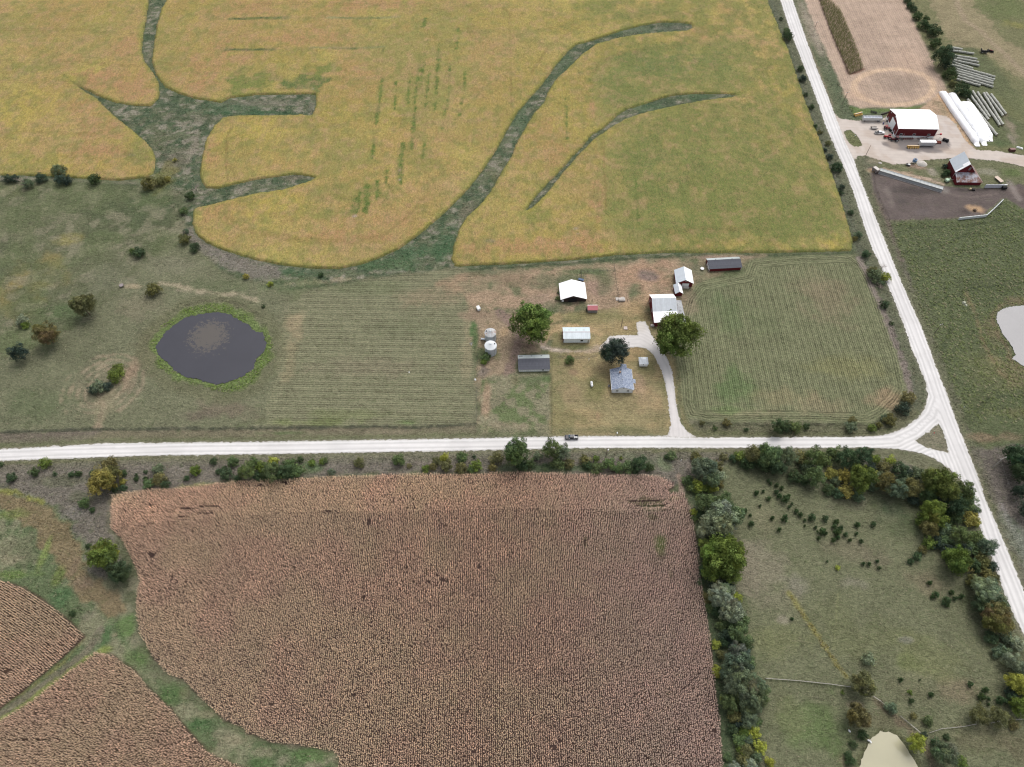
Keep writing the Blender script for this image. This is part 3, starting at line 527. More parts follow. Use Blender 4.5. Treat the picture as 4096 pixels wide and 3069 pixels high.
g.line([(4230,1190),(4096,1208),(4010,1218),(3975,1250),(3972,1285),(3995,1345),(4035,1400),(4040,1440),(4096,1480)], 2.2, RGB(120, 106, 82), .8, .8, .7)
g.poly([(3890,1800),(3960,1790),(4300,1790),(4400,2600),(4200,2560),(4096,2340),(4010,2110),(3950,1960)], RGB(112, 105, 98), 1.5, 2, rough=1.0)
g.poly([(4000,2040),(4100,2140),(4230,2400),(4230,2560),(4110,2330),(4020,2130)], RGB(122, 128, 114), 2, 2, .8); g.blob(4020, 2060, 18, 60, RGB(158, 152, 148), .6)
for pts in ([(3590,930),(3700,905),(3860,905),(4000,880),(4200,890)],[(3620,1010),(3760,990),(3860,940),(3950,925)],[(3700,1240),(3790,1190),(3900,1150),(4050,1140),(4200,1100)],[(3760,1420),(3800,1330),(3810,1240),(3780,1160)],[(3900,1640),(3960,1590),(4090,1580)]): g.line(pts, 1.6, RGB(60, 70, 48), .7, 1.0, .6, .2)
# lower-right pasture
g.poly([(2900,1860),(2960,1830),(3100,1870),(3250,1960),(3420,2010),(3600,2110),(3760,2250),(3860,2400),(3960,2560),(4100,2700),(4300,2900),(4300,3330),(3070,3330),(3080,2900),(2990,2500),(2960,2200),(2900,2000)], RGB(111, 114, 86), 3, 3, rough=.8)
for b in [(3050,2260,110,120,RGB(138,130,112),.6),(3150,2400,90,80,RGB(128,124,102),.5),(3080,2560,130,80,RGB(120,124,84),.6),(3450,2560,220,100,RGB(106,110,76),.6),(3300,2440,150,80,RGB(108,112,80),.6),(3250,2900,170,120,RGB(98,116,70),.8),(3140,2850,90,100,RGB(116,118,84),.5),(3350,2970,60,90,RGB(92,114,64),.6),
          (3700,2620,190,80,RGB(116,120,80),.6),(3720,2330,110,60,RGB(130,118,96),.5),(3850,2760,100,50,RGB(134,120,98),.6),(3640,2750,130,60,RGB(112,110,84),.5),(3940,2960,130,80,RGB(112,108,82),.6),(3560,2880,120,40,RGB(104,100,76),.6),(3060,2080,60,80,RGB(122,118,92),.5),(3400,2200,120,50,RGB(122,114,94),.5),
          (3560,2030,70,60,RGB(72,88,62),.8),(3600,2110,70,50,RGB(82,92,64),.7),(3130,2480,28,18,RGB(160,150,134),.5),(3620,2562,30,14,RGB(128,126,118),.6),(3400,2020,80,26,RGB(92,92,74),.6),(3510,2240,60,40,RGB(118,112,92),.5),(4080,3000,70,90,RGB(104,98,76),.6),(3420,2820,40,16,RGB(150,136,114),.6),(3390,3040,40,40,RGB(136,120,96),.5),
          (3190,2340,60,60,RGB(138,132,120),.5),(3420,2330,60,30,RGB(138,132,118),.5),(3000,2300,40,140,RGB(134,126,108),.5),(3620,2640,60,40,RGB(104,114,68),.5),(3780,2700,80,30,RGB(112,116,76),.4)]:
    g.blob(*b[:4], b[4], b[5])
g.line([(3156,2374),(3200,2440),(3260,2530),(3310,2600),(3345,2660),(3385,2705)], 1.7, RGB(134, 130, 78), .6, .6, .9); g.line([(3352,2373),(3345,2480),(3335,2590)], .7, RGB(138, 142, 98), .4, .3, .5)
g.line([(3062,2720),(3200,2730),(3420,2757)], 1.2, RGB(82, 88, 62), .5, .4, .6); g.line([(3500,2800),(3560,2850),(3640,2920),(3690,2960),(3730,3060)], 2.5, RGB(108, 92, 78), 1, 1, .6)
g.line([(2785,1960),(2800,2080),(2822,2250),(2850,2470),(2870,2640),(2900,2880),(2925,3069),(2960,3330)], 5.0, RGB(74, 88, 62), 1, 1.2, .95)
g.line([(2850,1990),(2880,2200),(2905,2450),(2950,2700),(2980,2900),(3000,3100)], 8, RGB(72, 82, 58), 1.5, 1.5, .9)
g.line([(2960,1860),(3100,1880),(3250,1930),(3420,1960),(3600,1990),(3730,2060),(3830,2200),(3900,2330),(3990,2520),(4080,2700),(4160,2900)], 9, RGB(78, 84, 62), 3, 3, .8)
g.line([(3100,1810),(3300,1812),(3500,1812),(3640,1826),(3740,1858),(3810,1915)], 4.0, RGB(112, 112, 90), 1, 1, .9); g.line([(3480,1850),(3620,1880),(3700,1910)], 6, RGB(116, 114, 104), 1.5, 1.5, .7)
g.line([(2716,1905),(2722,1930),(2728,1975)], 2.2, RGB(158, 138, 122), .5, .4, .9)
# bottom-left: round strip, meadow and grassed waterway
g.poly([(-420,1960),(0,1950),(110,1975),(220,2030),(300,2120),(345,2220),(360,2330),(410,2440),(520,2560),(560,2660),(640,2720),(760,2790),(880,2890),(1000,2960),(1180,2990),(1330,3010),(1350,3330),(1100,3330),(960,3069),(740,2916),(600,2761),(452,2619),(387,2610),(-420,3110),(-420,3060),(342,2548),(200,2400),(-420,2320)], RGB(98, 112, 78), 1.5, 2, rough=.95)
bl = sstep(-1, 2, sdf(GX, GY, PP([(-420,1960),(110,1975),(300,2120),(400,2440),(560,2660),(760,2790),(1000,2960),(1350,3010),(1350,3330),(1100,3330),(600,2761),(387,2610),(-420,2320)]), 12)); g.speck(bl, RGB(142, 138, 112), 7, .22, .25, .7, 51)
g.poly([(0,1960),(110,1982),(210,2040),(290,2130),(335,2240),(375,2330),(460,2380),(500,2440),(440,2460),(330,2400),(230,2290),(170,2180),(90,2080),(0,2030),(-300,2020),(-300,1960)], RGB(130, 114, 86), 1, 2, .9, amp=.08, phase=dline(GX, GY, PP([(0,2330),(170,2393),(342,2548)])))
for b in [(60,2060,70,26,RGB(112,124,66),.8),(180,2200,18,80,RGB(118,134,70),.8),(230,2310,24,40,RGB(112,126,62),.7),(90,2200,80,60,RGB(118,118,92),.7),(30,2240,60,24,RGB(150,142,116),.6),(60,2300,100,20,RGB(104,126,66),.8),(240,2400,60,60,RGB(78,106,68),.85),(420,2540,40,60,RGB(72,104,62),.85),(500,2500,40,60,RGB(92,122,66),.8),
          (560,2640,60,50,RGB(88,114,62),.8),(680,2780,60,50,RGB(84,112,64),.8),(800,2900,80,40,RGB(74,104,62),.85),(830,2860,50,20,RGB(142,134,108),.6),(740,2780,30,30,RGB(120,116,88),.5),(940,2960,70,26,RGB(152,142,116),.6),(1050,3010,80,30,RGB(148,140,116),.6),(1020,3050,80,30,RGB(84,112,66),.8),(1240,3020,80,26,RGB(88,118,66),.8),
          (340,2470,50,30,RGB(128,124,104),.7),(300,2260,16,40,RGB(130,112,92),.6),(460,2540,14,10,RGB(160,150,122),.8),(1130,3040,30,30,RGB(150,142,120),.6),(340,2340,50,30,RGB(140,120,102),.6)]:
    g.blob(*b[:4], b[4], b[5])
g.line([(-420,3090),(0,2862),(130,2772),(290,2660),(380,2570),(400,2520)], 3.4, RGB(122, 116, 98), .8, .8, .9); g.line([(-420,3104),(0,2878),(130,2796),(280,2682),(350,2632),(420,2600)], 1.8, RGB(128, 138, 70), .7, .8, .8); g.line([(-100,2900),(60,2790),(130,2745),(250,2650),(335,2560)], 1.3, RGB(128, 126, 76), .6, .6, .7)
g.line([(0,1962),(60,1968),(110,1990),(170,2010)], 2.0, RGB(140, 142, 70), .7, .8, .8); g.blob(430, 2595, 24, 16, RGB(128, 142, 72), .8)
# soil under the crops
for k, c in (('CORN_A', RGB(80, 64, 60)), ('CORN_B', RGB(84, 68, 58)), ('CORN_C', RGB(84, 68, 58)), ('CORN_D', RGB(92, 76, 62))): g.poly(W[k], c, .5, .4, w=True, rough=.5)
for b in [(2700,1990,34,12,RGB(120,124,78),.8),(2620,2030,70,16,RGB(74,84,54),.8),(2640,2180,28,34,RGB(92,110,58),.9)]: g.blob(*b[:4], b[4], b[5])
g.poly([(436,2000),(446,1985),(520,1975),(470,2040),(446,2110)], RGB(140, 120, 106), 1, 1)
for k in ('SOY_L', 'SOY_R'): pass
g.lay(np.maximum(sstep(-.2, .6, dSL), sstep(-.2, .6, dSR)), RGB(74, 72, 50), rough=.3)
g.lay(sstep(1.6, .3, np.minimum(np.abs(dSL), np.abs(dSR)) + .5*g.nf)*.55, RGB(80, 94, 60))
# pond banks
g.poly(W['RING1'], RGB(106, 124, 70), .8, 2.5, w=True, rough=1.1)
g.lay(sstep(6, 1, np.abs(sdf(GX, GY, W['RING1'], 12) + 3))*.5, RGB(104, 104, 76))
g.line([(740,1222),(800,1205),(880,1200),(970,1222),(1050,1268)], 1.2, RGB(90, 88, 68), .6, .6, .7)
g.line([(3690,3150),(3672,3069),(3652,3032),(3620,2980),(3588,2942),(3523,2926),(3465,2993),(3430,3090)], 2.4, RGB(96, 98, 68), .8, .8, .8)
# edges of the gravel
g.lay(sstep(1.2, .0, np.abs(dROAD))*.6, RGB(150, 146, 132))
g.lay(sstep(4.5, 1.2, np.abs(dROAD+2.0))*.35, RGB(110, 112, 84))
g.poly(ISLAND, RGB(128, 124, 104), .8, .6); g.poly(YISLE, RGB(112, 116, 78), .6, .6)

lum = (g.col @ np.array([.25, .65, .10]))[..., None]; g.col = (g.col*.92 + lum*.08)*1.0
zz = -.10 + (g.nz*.03 + g.nf*.02)*g.rough
dP = np.maximum.reduce([sdf(GX, GY, W[k], 6) for k in ('POND1', 'POND2', 'POND3')]); zz = np.where(dP > -.8, zz - .5*sstep(-.8, .8, dP), zz)
def fan_mesh(name, X, Y, Z, keep, cv, mat):
    ny, nx = X.shape; idx = np.arange(ny*nx).reshape(ny, nx)
    q = np.stack([idx[:-1,:-1], idx[:-1,1:], idx[1:,1:], idx[1:,:-1]], -1)
    if keep is not None:
        k = keep[:-1,:-1] | keep[:-1,1:] | keep[1:,1:] | keep[1:,:-1]; q = q[k]
    q = q.reshape(-1, 4); used = np.unique(q); rm = np.full(ny*nx, -1); rm[used] = np.arange(len(used)); q = rm[q]
    co = np.stack([X.ravel(), Y.ravel(), Z.ravel()], -1)[used]
    me = bpy.data.meshes.new(name); me.vertices.add(len(co)); me.vertices.foreach_set('co', co.astype(np.float32).ravel())
    me.loops.add(q.size); me.loops.foreach_set('vertex_index', q.ravel().astype(np.int32))
    me.polygons.add(len(q)); me.polygons.foreach_set('loop_start', (np.arange(len(q))*4).astype(np.int32)); me.polygons.foreach_set('loop_total', np.full(len(q), 4, np.int32))
    me.update(calc_edges=True); me.validate()
    c4 = np.concatenate([cv.col.reshape(-1, 3)[used], np.ones((len(used), 1))], 1)
    me.attributes.new('Col', 'FLOAT_COLOR', 'POINT').data.foreach_set('color', c4.astype(np.float32).ravel())
    pr = np.stack([cv.rough.ravel(), cv.phase.ravel(), cv.amp.ravel()], -1)[used]
    me.attributes.new('par', 'FLOAT_VECTOR', 'POINT').data.foreach_set('vector', pr.astype(np.float32).ravel())
    me.polygons.foreach_set('use_smooth', [True]*len(me.polygons))
    me.materials.append(mat); o = bpy.data.objects.new(name, me); COL.objects.link(o); return o
tag(fan_mesh('ground', GX, GY, zz, None, g, ground_mat()), kind='structure')

# ------------------------------------------------------------------ soybean fields: a knee-high canopy with real edges
b = Canvas(GX, GY, RGB(164, 147, 93))
sm = np.ones(GX.shape)
b.speck(sm, RGB(170, 144, 108), 38, .05, .45, .55, 61, 1, 1.4); b.speck(sm, RGB(150, 142, 76), 30, .1, .4, .5, 65); b.speck(sm, RGB(176, 162, 94), 22, .15, .35, .5, 67); b.speck(sm, RGB(150, 132, 74), 55, .1, .4, .35, 69)
b.speck(sm*sstep(40, -60, GX), RGB(172, 140, 96), 24, .05, .4, .45, 68)
PK = RGB(172, 136, 100); GN = RGB(112, 122, 68); GD = RGB(90, 108, 64); YE = RGB(178, 162, 88); OL = RGB(146, 140, 86)
for q in [(430,320,110,50,PK,.7),(540,370,70,40,PK,.7),(300,430,90,30,PK,.5),(400,520,110,40,PK,.6),(420,610,130,30,PK,.7),(250,240,80,30,PK,.4),(520,190,60,40,PK,.5),(870,240,110,70,PK,.6),(830,340,80,30,PK,.7),(860,560,40,80,PK,.7),(1000,30,140,50,PK,.5),
          (1120,160,130,16,PK,.5),(1480,20,200,30,PK,.6),(1300,160,160,40,PK,.5),(1450,290,100,40,PK,.6),(880,850,90,50,PK,.6),(1400,950,230,24,PK,.6),(1560,890,120,30,PK,.4),(2370,430,16,34,PK,.8),(2385,800,30,110,PK,.8),(2340,960,120,60,PK,.6),(2800,130,60,26,PK,.6),(2160,990,260,34,PK,.6),(2900,30,100,40,PK,.3),
          (2200,560,80,110,PK,.4),(1000,540,200,50,YE,.5),(1100,830,200,60,YE,.5),(200,650,200,30,YE,.5),(100,450,120,80,YE,.5),(700,140,70,80,OL,.4),(60,120,120,90,OL,.5),(430,120,90,30,OL,.5),(140,280,90,20,GN,.4),(100,650,60,30,GN,.3),(550,620,60,70,GN,.45),(640,260,40,30,GN,.3),
          (960,340,60,60,GN,.8),(1030,330,60,40,GN,.8),(1240,330,90,36,GD,.8),(1290,280,60,26,GN,.7),(1200,355,70,26,GD,.8),(1640,210,220,130,OL,.6),(1700,380,190,130,OL,.7),(1760,110,130,80,OL,.5),(1380,620,170,60,OL,.6),(1400,780,160,50,GN,.4),(1300,850,110,30,GN,.5),(1700,650,60,50,GN,.4),(1240,560,120,30,OL,.5),
          (2400,30,120,40,GN,.6),(2650,260,240,60,GD,.75),(2450,330,90,80,GN,.75),(2500,390,120,36,GN,.7),(2850,240,70,50,GD,.6),(2850,300,140,60,GN,.4),(2900,800,340,180,GN,.62),(2700,900,240,70,GN,.6),(3150,900,200,60,GN,.6),(2620,620,120,60,GN,.5),(2780,520,140,50,GN,.45),(3050,700,150,120,GD,.4),(2560,760,60,160,OL,.6),(2800,620,260,120,GN,.5),(2560,700,110,120,GN,.6),(2560,850,160,60,GN,.5),(2950,580,90,90,OL,.6),(2680,700,120,110,GD,.4),(3080,640,60,60,GD,.45),
          (2700,800,160,60,GN,.4),(3100,780,120,120,OL,.5),(3200,850,120,80,GN,.5),(2140,860,50,40,GN,.5),(2840,920,300,16,GD,.5),(3300,900,90,60,OL,.5),(3120,450,90,100,OL,.4),(2750,40,150,40,OL,.4),(2500,60,160,30,OL,.4),(3330,970,60,30,YE,.6),(2600,960,200,30,OL,.4)]:
    b.blob(*q[:4], q[4], min(1, q[5]*1.35), .8)
# east of the ploughing line everything ripens later
b.poly([(2375,250),(2620,180),(2990,160),(3010,360),(2900,372),(2640,392),(2450,470),(2385,500),(2368,380)], RGB(118, 126, 80), 3, 4, .5)
b.poly([(2400,580),(2500,480),(2800,410),(3100,420),(3240,560),(3340,800),(3390,960),(2420,960),(2410,840)], RGB(122, 128, 80), 3, 4, .5)
for pts, w_, c, al in [([(918,80),(1000,78),(1080,76),(1150,74)], 2.6, RGB(66, 86, 56), 1.0), ([(905,203),(980,204),(1095,202)], 3.0, RGB(66, 86, 56), 1.0), ([(1080,77),(1155,75)], 3.0, RGB(108, 122, 78), .7), ([(1310,74),(1400,77),(1480,78),(1560,74),(1600,72)], 2.4, RGB(140, 142, 104), .9), ([(1360,76),(1520,77)], 1.4, RGB(78, 98, 60), .9),
                      ([(1240,196),(1340,196),(1460,197),(1540,190)], 2.2, RGB(132, 136, 96), .9), ([(1330,198),(1420,198)], 2.0, RGB(76, 98, 58), .9), ([(1537,192),(1530,216)], 1.4, RGB(92, 100, 60), .8)]:
    b.line(pts, w_, c, .8, .5, al)
for x0, y0, x1, y1, w_ in [(1530,320,1505,500,1.6),(1500,560,1488,640,1.8),(1680,250,1660,420,1.3),(1705,200,1680,360,1.3),(1757,200,1742,420,2.0),(1742,420,1736,500,1.6),(1720,290,1700,440,1.2),(1640,300,1632,420,1.4),(1662,430,1648,600,1.8),(1612,580,1602,660,2.6),(1603,660,1598,735,3.0),(1428,805,1418,850,4.0),(1470,750,1465,850,3.0),
                          (1512,730,1508,800,2.0),(1800,260,1790,440,1.2),(1832,120,1826,200,1.6),(1700,80,1694,110,3.0),(1860,290,1858,350,1.2),(1550,690,1545,740,1.4),(1780,440,1770,520,1.4),(1445,760,1430,820,2.0),(1585,330,1580,440,1.0),(2542,700,2552,900,1.0),(2262,400,2268,560,.9),(1700,560,1694,640,1.3),(1850,400,1838,470,1.2)]:
    b.line([(x0, y0), (x1, y1)], w_*1.15, RGB(74, 104, 46), .7, .8, .95, .1)
for pts in [[(0,120),(300,120),(560,142)],[(0,245),(300,250),(600,270)],[(0,325),(250,330),(400,332)],[(240,625),(360,632),(460,648)],[(300,535),(400,530),(490,505)],[(0,530),(240,532),(380,540)],[(640,138),(760,134),(900,132)],[(640,255),(760,262),(940,264)],
            [(905,480),(935,500),(905,560),(910,640),(940,700)],[(1024,530),(950,540),(912,570),(905,650),(912,720)],[(905,850),(912,895),(960,920),(1040,938),(1150,960),(1300,975),(1440,970),(1540,940),(1640,860),(1700,790)],[(915,850),(930,885),(980,912),(1100,935),(1200,955),(1330,965),(1460,955)],[(1024,850),(1100,858),(1180,855)],
            [(2460,88),(2560,68),(2680,52),(2790,60)],[(2470,218),(2560,200),(2680,190),(2800,162)],[(2372,300),(2400,250),(2460,225)],[(2590,925),(2750,912),(3060,912)],[(2600,938),(2750,925),(3060,925)],[(2050,150),(2120,130),(2300,100)],[(2120,300),(2200,180),(2330,100)],[(1900,25),(2000,20),(2040,60),(2042,300),(2050,480)],[(1700,690),(1730,720),(1780,690)],
            [(2410,520),(2415,640),(2425,840)],[(1024,20),(1200,15),(1500,20)],[(500,610),(540,640),(570,655)],[(560,645),(600,630)],[(2740,420),(2760,500),(2820,570)],[(1600,60),(1800,32),(1900,26)],[(3060,520),(3100,620)]]:
    b.line(pts, .9, RGB(122, 104, 66), .5, .3, .55); b.line([(x, y + 7) for x, y in pts], .8, RGB(128, 110, 70), .5, .3, .5)
for q in [(1420,870,14,9,RGB(160,148,146),.9),(1600,688,6,5,RGB(160,150,140),.9),(1598,724,6,5,RGB(160,150,140),.9),(1250,360,8,4,RGB(150,146,138),.8),(2303,918,12,6,RGB(172,158,148),.8),(1960,968,24,8,RGB(140,134,124),.7),(2311,938,8,4,RGB(160,140,130),.7),(530,625,16,6,RGB(136,128,110),.6)]: b.blob(*q[:4], q[4], q[5], .3)
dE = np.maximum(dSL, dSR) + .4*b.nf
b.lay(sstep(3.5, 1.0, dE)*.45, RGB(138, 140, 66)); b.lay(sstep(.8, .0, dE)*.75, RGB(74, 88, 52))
b.speck(sm, RGB(178, 144, 116), 5, .3, .3, .4, 92); b.speck(sm, RGB(120, 126, 74), 4.5, .3, .3, .5, 93, 1, .8); b.speck(sstep(50, 80, GX), RGB(104, 116, 66), 5, -.05, .3, .6, 94, 1, .7)
lum = (b.col @ np.array([.25, .65, .10]))[..., None]; b.col = (b.col*1.02 - lum*.02)*.93
bw = sstep(.5, .9, fbm(GX, GY, 4, 77))
hgt = .80 + .20*fbm(GX, GY, 2.6, 71, 2) + .10*fbm(GX, GY, 11, 73, 2)
for nm, d, lab in (('soybean_field', dSL, 'ripening yellow soybean field left of the grassy waterway, ending above the pasture'), ('soybean_field', dSR, 'huge ripening soybean field cut by winding green waterways, running up to the north-south road')):
    Z = np.clip((d + .15 + .35*b.nf)*2.0, -.6, 1.0)*hgt
    o = fan_mesh(nm, GX, GY, Z, d > -.5, b, canopy_mat() if nm not in _mc else _mc[nm]); _mc[nm] = o.data.materials[0]
    tag(o, lab, 'soybean field', kind='stuff')

# ------------------------------------------------------------------ flat sheets: roads, drive, yard, water
def sheet(name, pts, z, mat, rgb, hole=None, step=1.6, jag=.18, cen=None, track=1.0, paint=None, kind='structure', jfreq=.8):
    def dens(q):
        out = []; n = len(q)
        for i in range(n):
            a = q[i]; c = q[(i+1) % n]; L = np.linalg.norm(c-a); m = max(1, int(L/jfreq)); nr = np.array([c[1]-a[1], a[0]-c[0]])/(L+1e-9)
            for k in range(m): out.append(a + (c-a)*k/m + nr*rng.normal(0, jag))
        return np.array(out)
    rings = [dens(pts)] + ([dens(hole)] if hole is not None else [])
    x0, y0 = pts.min(0); x1, y1 = pts.max(0); xs, ys = np.meshgrid(np.arange(x0, x1, step), np.arange(y0, y1, step)); xs = xs.ravel(); ys = ys.ravel()
    d = sdf(xs, ys, pts, 3)
    if hole is not None: d = np.minimum(d, -sdf(xs, ys, hole, 3))
    inn = np.stack([xs, ys], 1)[d > step*.5]
    verts = []; edges = []
    for r in rings:
        n0 = len(verts); verts += [Vector(p) for p in r]; edges += [(n0+i, n0+(i+1) % len(r)) for i in range(len(r))]
    verts += [Vector(p) for p in inn]
    v2, e2, f2, *_ = delaunay_2d_cdt(verts, edges, [], 0, 1e-4)
    V = np.array([[p[0], p[1]] for p in v2]); fc = np.array([(V[f[0]]+V[f[1]]+V[f[2]])/3 for f in f2]); ok = inside(fc[:,0], fc[:,1], rings[0])
    if hole is not None: ok &= ~inside(fc[:,0], fc[:,1], rings[1])
    fs = [tuple(f) for f, k in zip(f2, ok) if k]
    o = meshobj(name, [(p[0], p[1], z) for p in V], fs, mat, smooth=True); me = o.data
    dd = sdf(V[:,0], V[:,1], pts, 3)
    if hole is not None: dd = np.minimum(dd, -sdf(V[:,0], V[:,1], hole, 3))
    cv = Canvas(V[:,0][None], V[:,1][None], rgb)
    if paint: paint(cv)
    c4 = np.concatenate([cv.col.reshape(-1, 3), np.ones((len(V), 1))], 1)
    me.attributes.new('Col', 'FLOAT_COLOR', 'POINT').data.foreach_set('color', c4.astype(np.float32).ravel())
    ph = dline(V[:,0], V[:,1], cen) if cen is not None else np.zeros(len(V))
    me.attributes.new('par', 'FLOAT_VECTOR', 'POINT').data.foreach_set('vector', np.stack([dd, ph, np.full(len(V), track)], -1).astype(np.float32).ravel())
    return tag(o, kind=kind)
def chk(name, *a, **k): return sheet(name, *a, **k)
EWc = [(-420,1838),(0,1820),(241,1810),(724,1797),(1024,1793),(1627,1782),(2048,1775),(2650,1769),(3072,1771),(3480,1769),(3580,1763),(3660,1725),(3725,1665),(3750,1600)]
NSc = [(3047,-260),(3146,0),(3192,139),(3262,320),(3310,450),(3360,580),(3440,760),(3485,902),(3522,1000),(3578,1136),(3642,1290),(3708,1461),(3750,1590),(3800,1720),(3870,1890),(3920,2010),(3985,2200),(4055,2370),(4180,2700),(4330,3100)]
rc = PP(EWc), PP(NSc)
rm = gravel_mat('white_gravel', .10)
def road_paint(cv):
    cv.speck(np.ones(cv.X.shape), RGB(204, 202, 201), 14, .2, .4, .6, 5)
_dl = dline
def dline2(x, y, c): return np.minimum(_dl(x, y, rc[0]), _dl(x, y, rc[1]))
dline_keep = dline
o = sheet('gravel_road', W['ROAD'], .02, rm, RGB(214, 212, 211), hole=W['ISLAND'], cen=rc[1], paint=road_paint, jag=.22)
me = o.data; V = np.array([v.co[:2] for v in me.vertices]); a = np.zeros(len(V)*3, np.float32); me.attributes['par'].data.foreach_get('vector', a); a = a.reshape(-1, 3); a[:,1] = dline2(V[:,0], V[:,1], None); me.attributes['par'].data.foreach_set('vector', a.ravel())
def drive_paint(cv):
    cv.blob(2410, 1390, 26, 16, RGB(186, 170, 154), .8); cv.blob(2565, 1310, 30, 26, RGB(200, 194, 186), .8)
sheet('driveway', W['DRIVE'], .012, gravel_mat('drive_gravel', .04), RGB(206, 202, 200), step=1.0, jag=.2, cen=PP([(2705,1740),(2695,1640),(2680,1550),(2660,1470),(2620,1400),(2560,1365),(2440,1375),(2400,1390)]), paint=drive_paint, jfreq=.6)
def yard_paint(cv):
    cv.poly([(3528,575),(3560,562),(3620,558),(3720,560),(3790,562),(3795,600),(3760,612),(3650,612),(3570,598)], RGB(124, 118, 116), .8, 1.5, .95)
    cv.blob(3500, 500, 60, 20, RGB(206, 198, 190), .6); cv.blob(3850, 610, 60, 12, RGB(200, 186, 174), .6); cv.blob(3790, 520, 30, 40, RGB(196, 188, 184), .5); cv.poly([(3497,485),(3545,482),(3580,560),(3518,545)], RGB(208, 198, 188), .5, .4, .8)
    cv.speck(np.ones(cv.X.shape), RGB(176, 160, 146), 8, .2, .3, .5, 6)
sheet('farmyard', W['YARD'], .008, gravel_mat('yard_gravel', .02, period=2.6), RGB(196, 186, 178), hole=W['YISLE'], cen=PP([(3340,600),(4200,640)]), paint=yard_paint, step=1.2, jag=.35)
cp = P(835, 1345)
sheet('pond_water', W['POND1'], -.12, water_mat('dark_pond_water', RGB(58, 58, 65), RGB(94, 88, 80), (cp.x, cp.y), 8.5, .10), (0, 0, 0), step=3, jag=.25)
sheet('pond_water', W['POND2'], -.12, water_mat('grey_pond_water', RGB(146, 145, 146), rough=.12), (0, 0, 0), step=3, jag=.15)  # sky reflection is put into the grey base colour
sheet('pond_water', W['POND3'], -.12, water_mat('silty_pond_water', RGB(168, 164, 138), rough=.12), (0, 0, 0), step=3, jag=.15)

# ------------------------------------------------------------------ scattered plants (one mesh of points per crop, instanced)
def proto(name, vs, fs, mat):
    me = bpy.data.meshes.new(name); me.from_pydata(vs, [], fs); me.materials.append(mat); me.update()
    return bpy.data.objects.new(name, me)
def corn_proto(seed):
    r = random.Random(seed); m = MB()
    for k in range(8):
        z = .35 + .6*k/8 + r.uniform(-.04, .04); a = k*math.pi + r.uniform(-.9, .9); L = r.uniform(.13, .24); w = .035
        d = Vector((math.cos(a), math.sin(a), 0)); s = Vector((-d.y, d.x, 0))*w
        p0 = Vector((0, 0, z)); p1 = d*L*.55 + Vector((0, 0, z + .07)); p2 = d*L + Vector((0, 0, z - r.uniform(.02, .16)))
        n = len(m.v); m.v += [tuple(p0 - s*.5), tuple(p0 + s*.5), tuple(p1 + s), tuple(p1 - s), tuple(p2)]; m.f += [(n, n+1, n+2, n+3), (n+3, n+2, n+4)]
    for k in range(4):
        a = r.uniform(0, 6.28); d = Vector((math.cos(a)*.07, math.sin(a)*.07, 0)); s = Vector((-d.y, d.x, 0))*.25
        n = len(m.v); m.v += [(s.x, s.y, .93), (-s.x, -s.y, .93), (d.x, d.y, 1.08)]; m.f += [(n, n+1, n+2)]
    m.bar((0, 0, 0), (0, 0, .95), .012, 3)
    return m
def tuft_proto(seed, n=9):
    r = random.Random(seed); m = MB()
    for k in range(n):
        a = r.uniform(0, 6.28); d = Vector((math.cos(a), math.sin(a), 0)); s = Vector((-d.y, d.x, 0))*.10; b0 = d*r.uniform(0, .25); L = r.uniform(.25, .6)
        n0 = len(m.v); p1 = b0 + d*L*.45 + Vector((0, 0, .55)); p2 = b0 + d*L + Vector((0, 0, r.uniform(.4, .95)))
        m.v += [tuple(b0 - s), tuple(b0 + s), tuple(p1 + s), tuple(p1 - s), tuple(p2)]; m.f += [(n0, n0+1, n0+2, n0+3), (n0+3, n0+2, n0+4)]
    return m
tm = tuft_mat('dry_and_green_blades')
corn_p = [proto('corn_plant', *(lambda m: (m.v, m.f))(corn_proto(s)), tm) for s in (1, 2, 3)]
tuft_p = [proto('grass_tuft', *(lambda m: (m.v, m.f))(tuft_proto(s)), tm) for s in (4, 5, 6)]
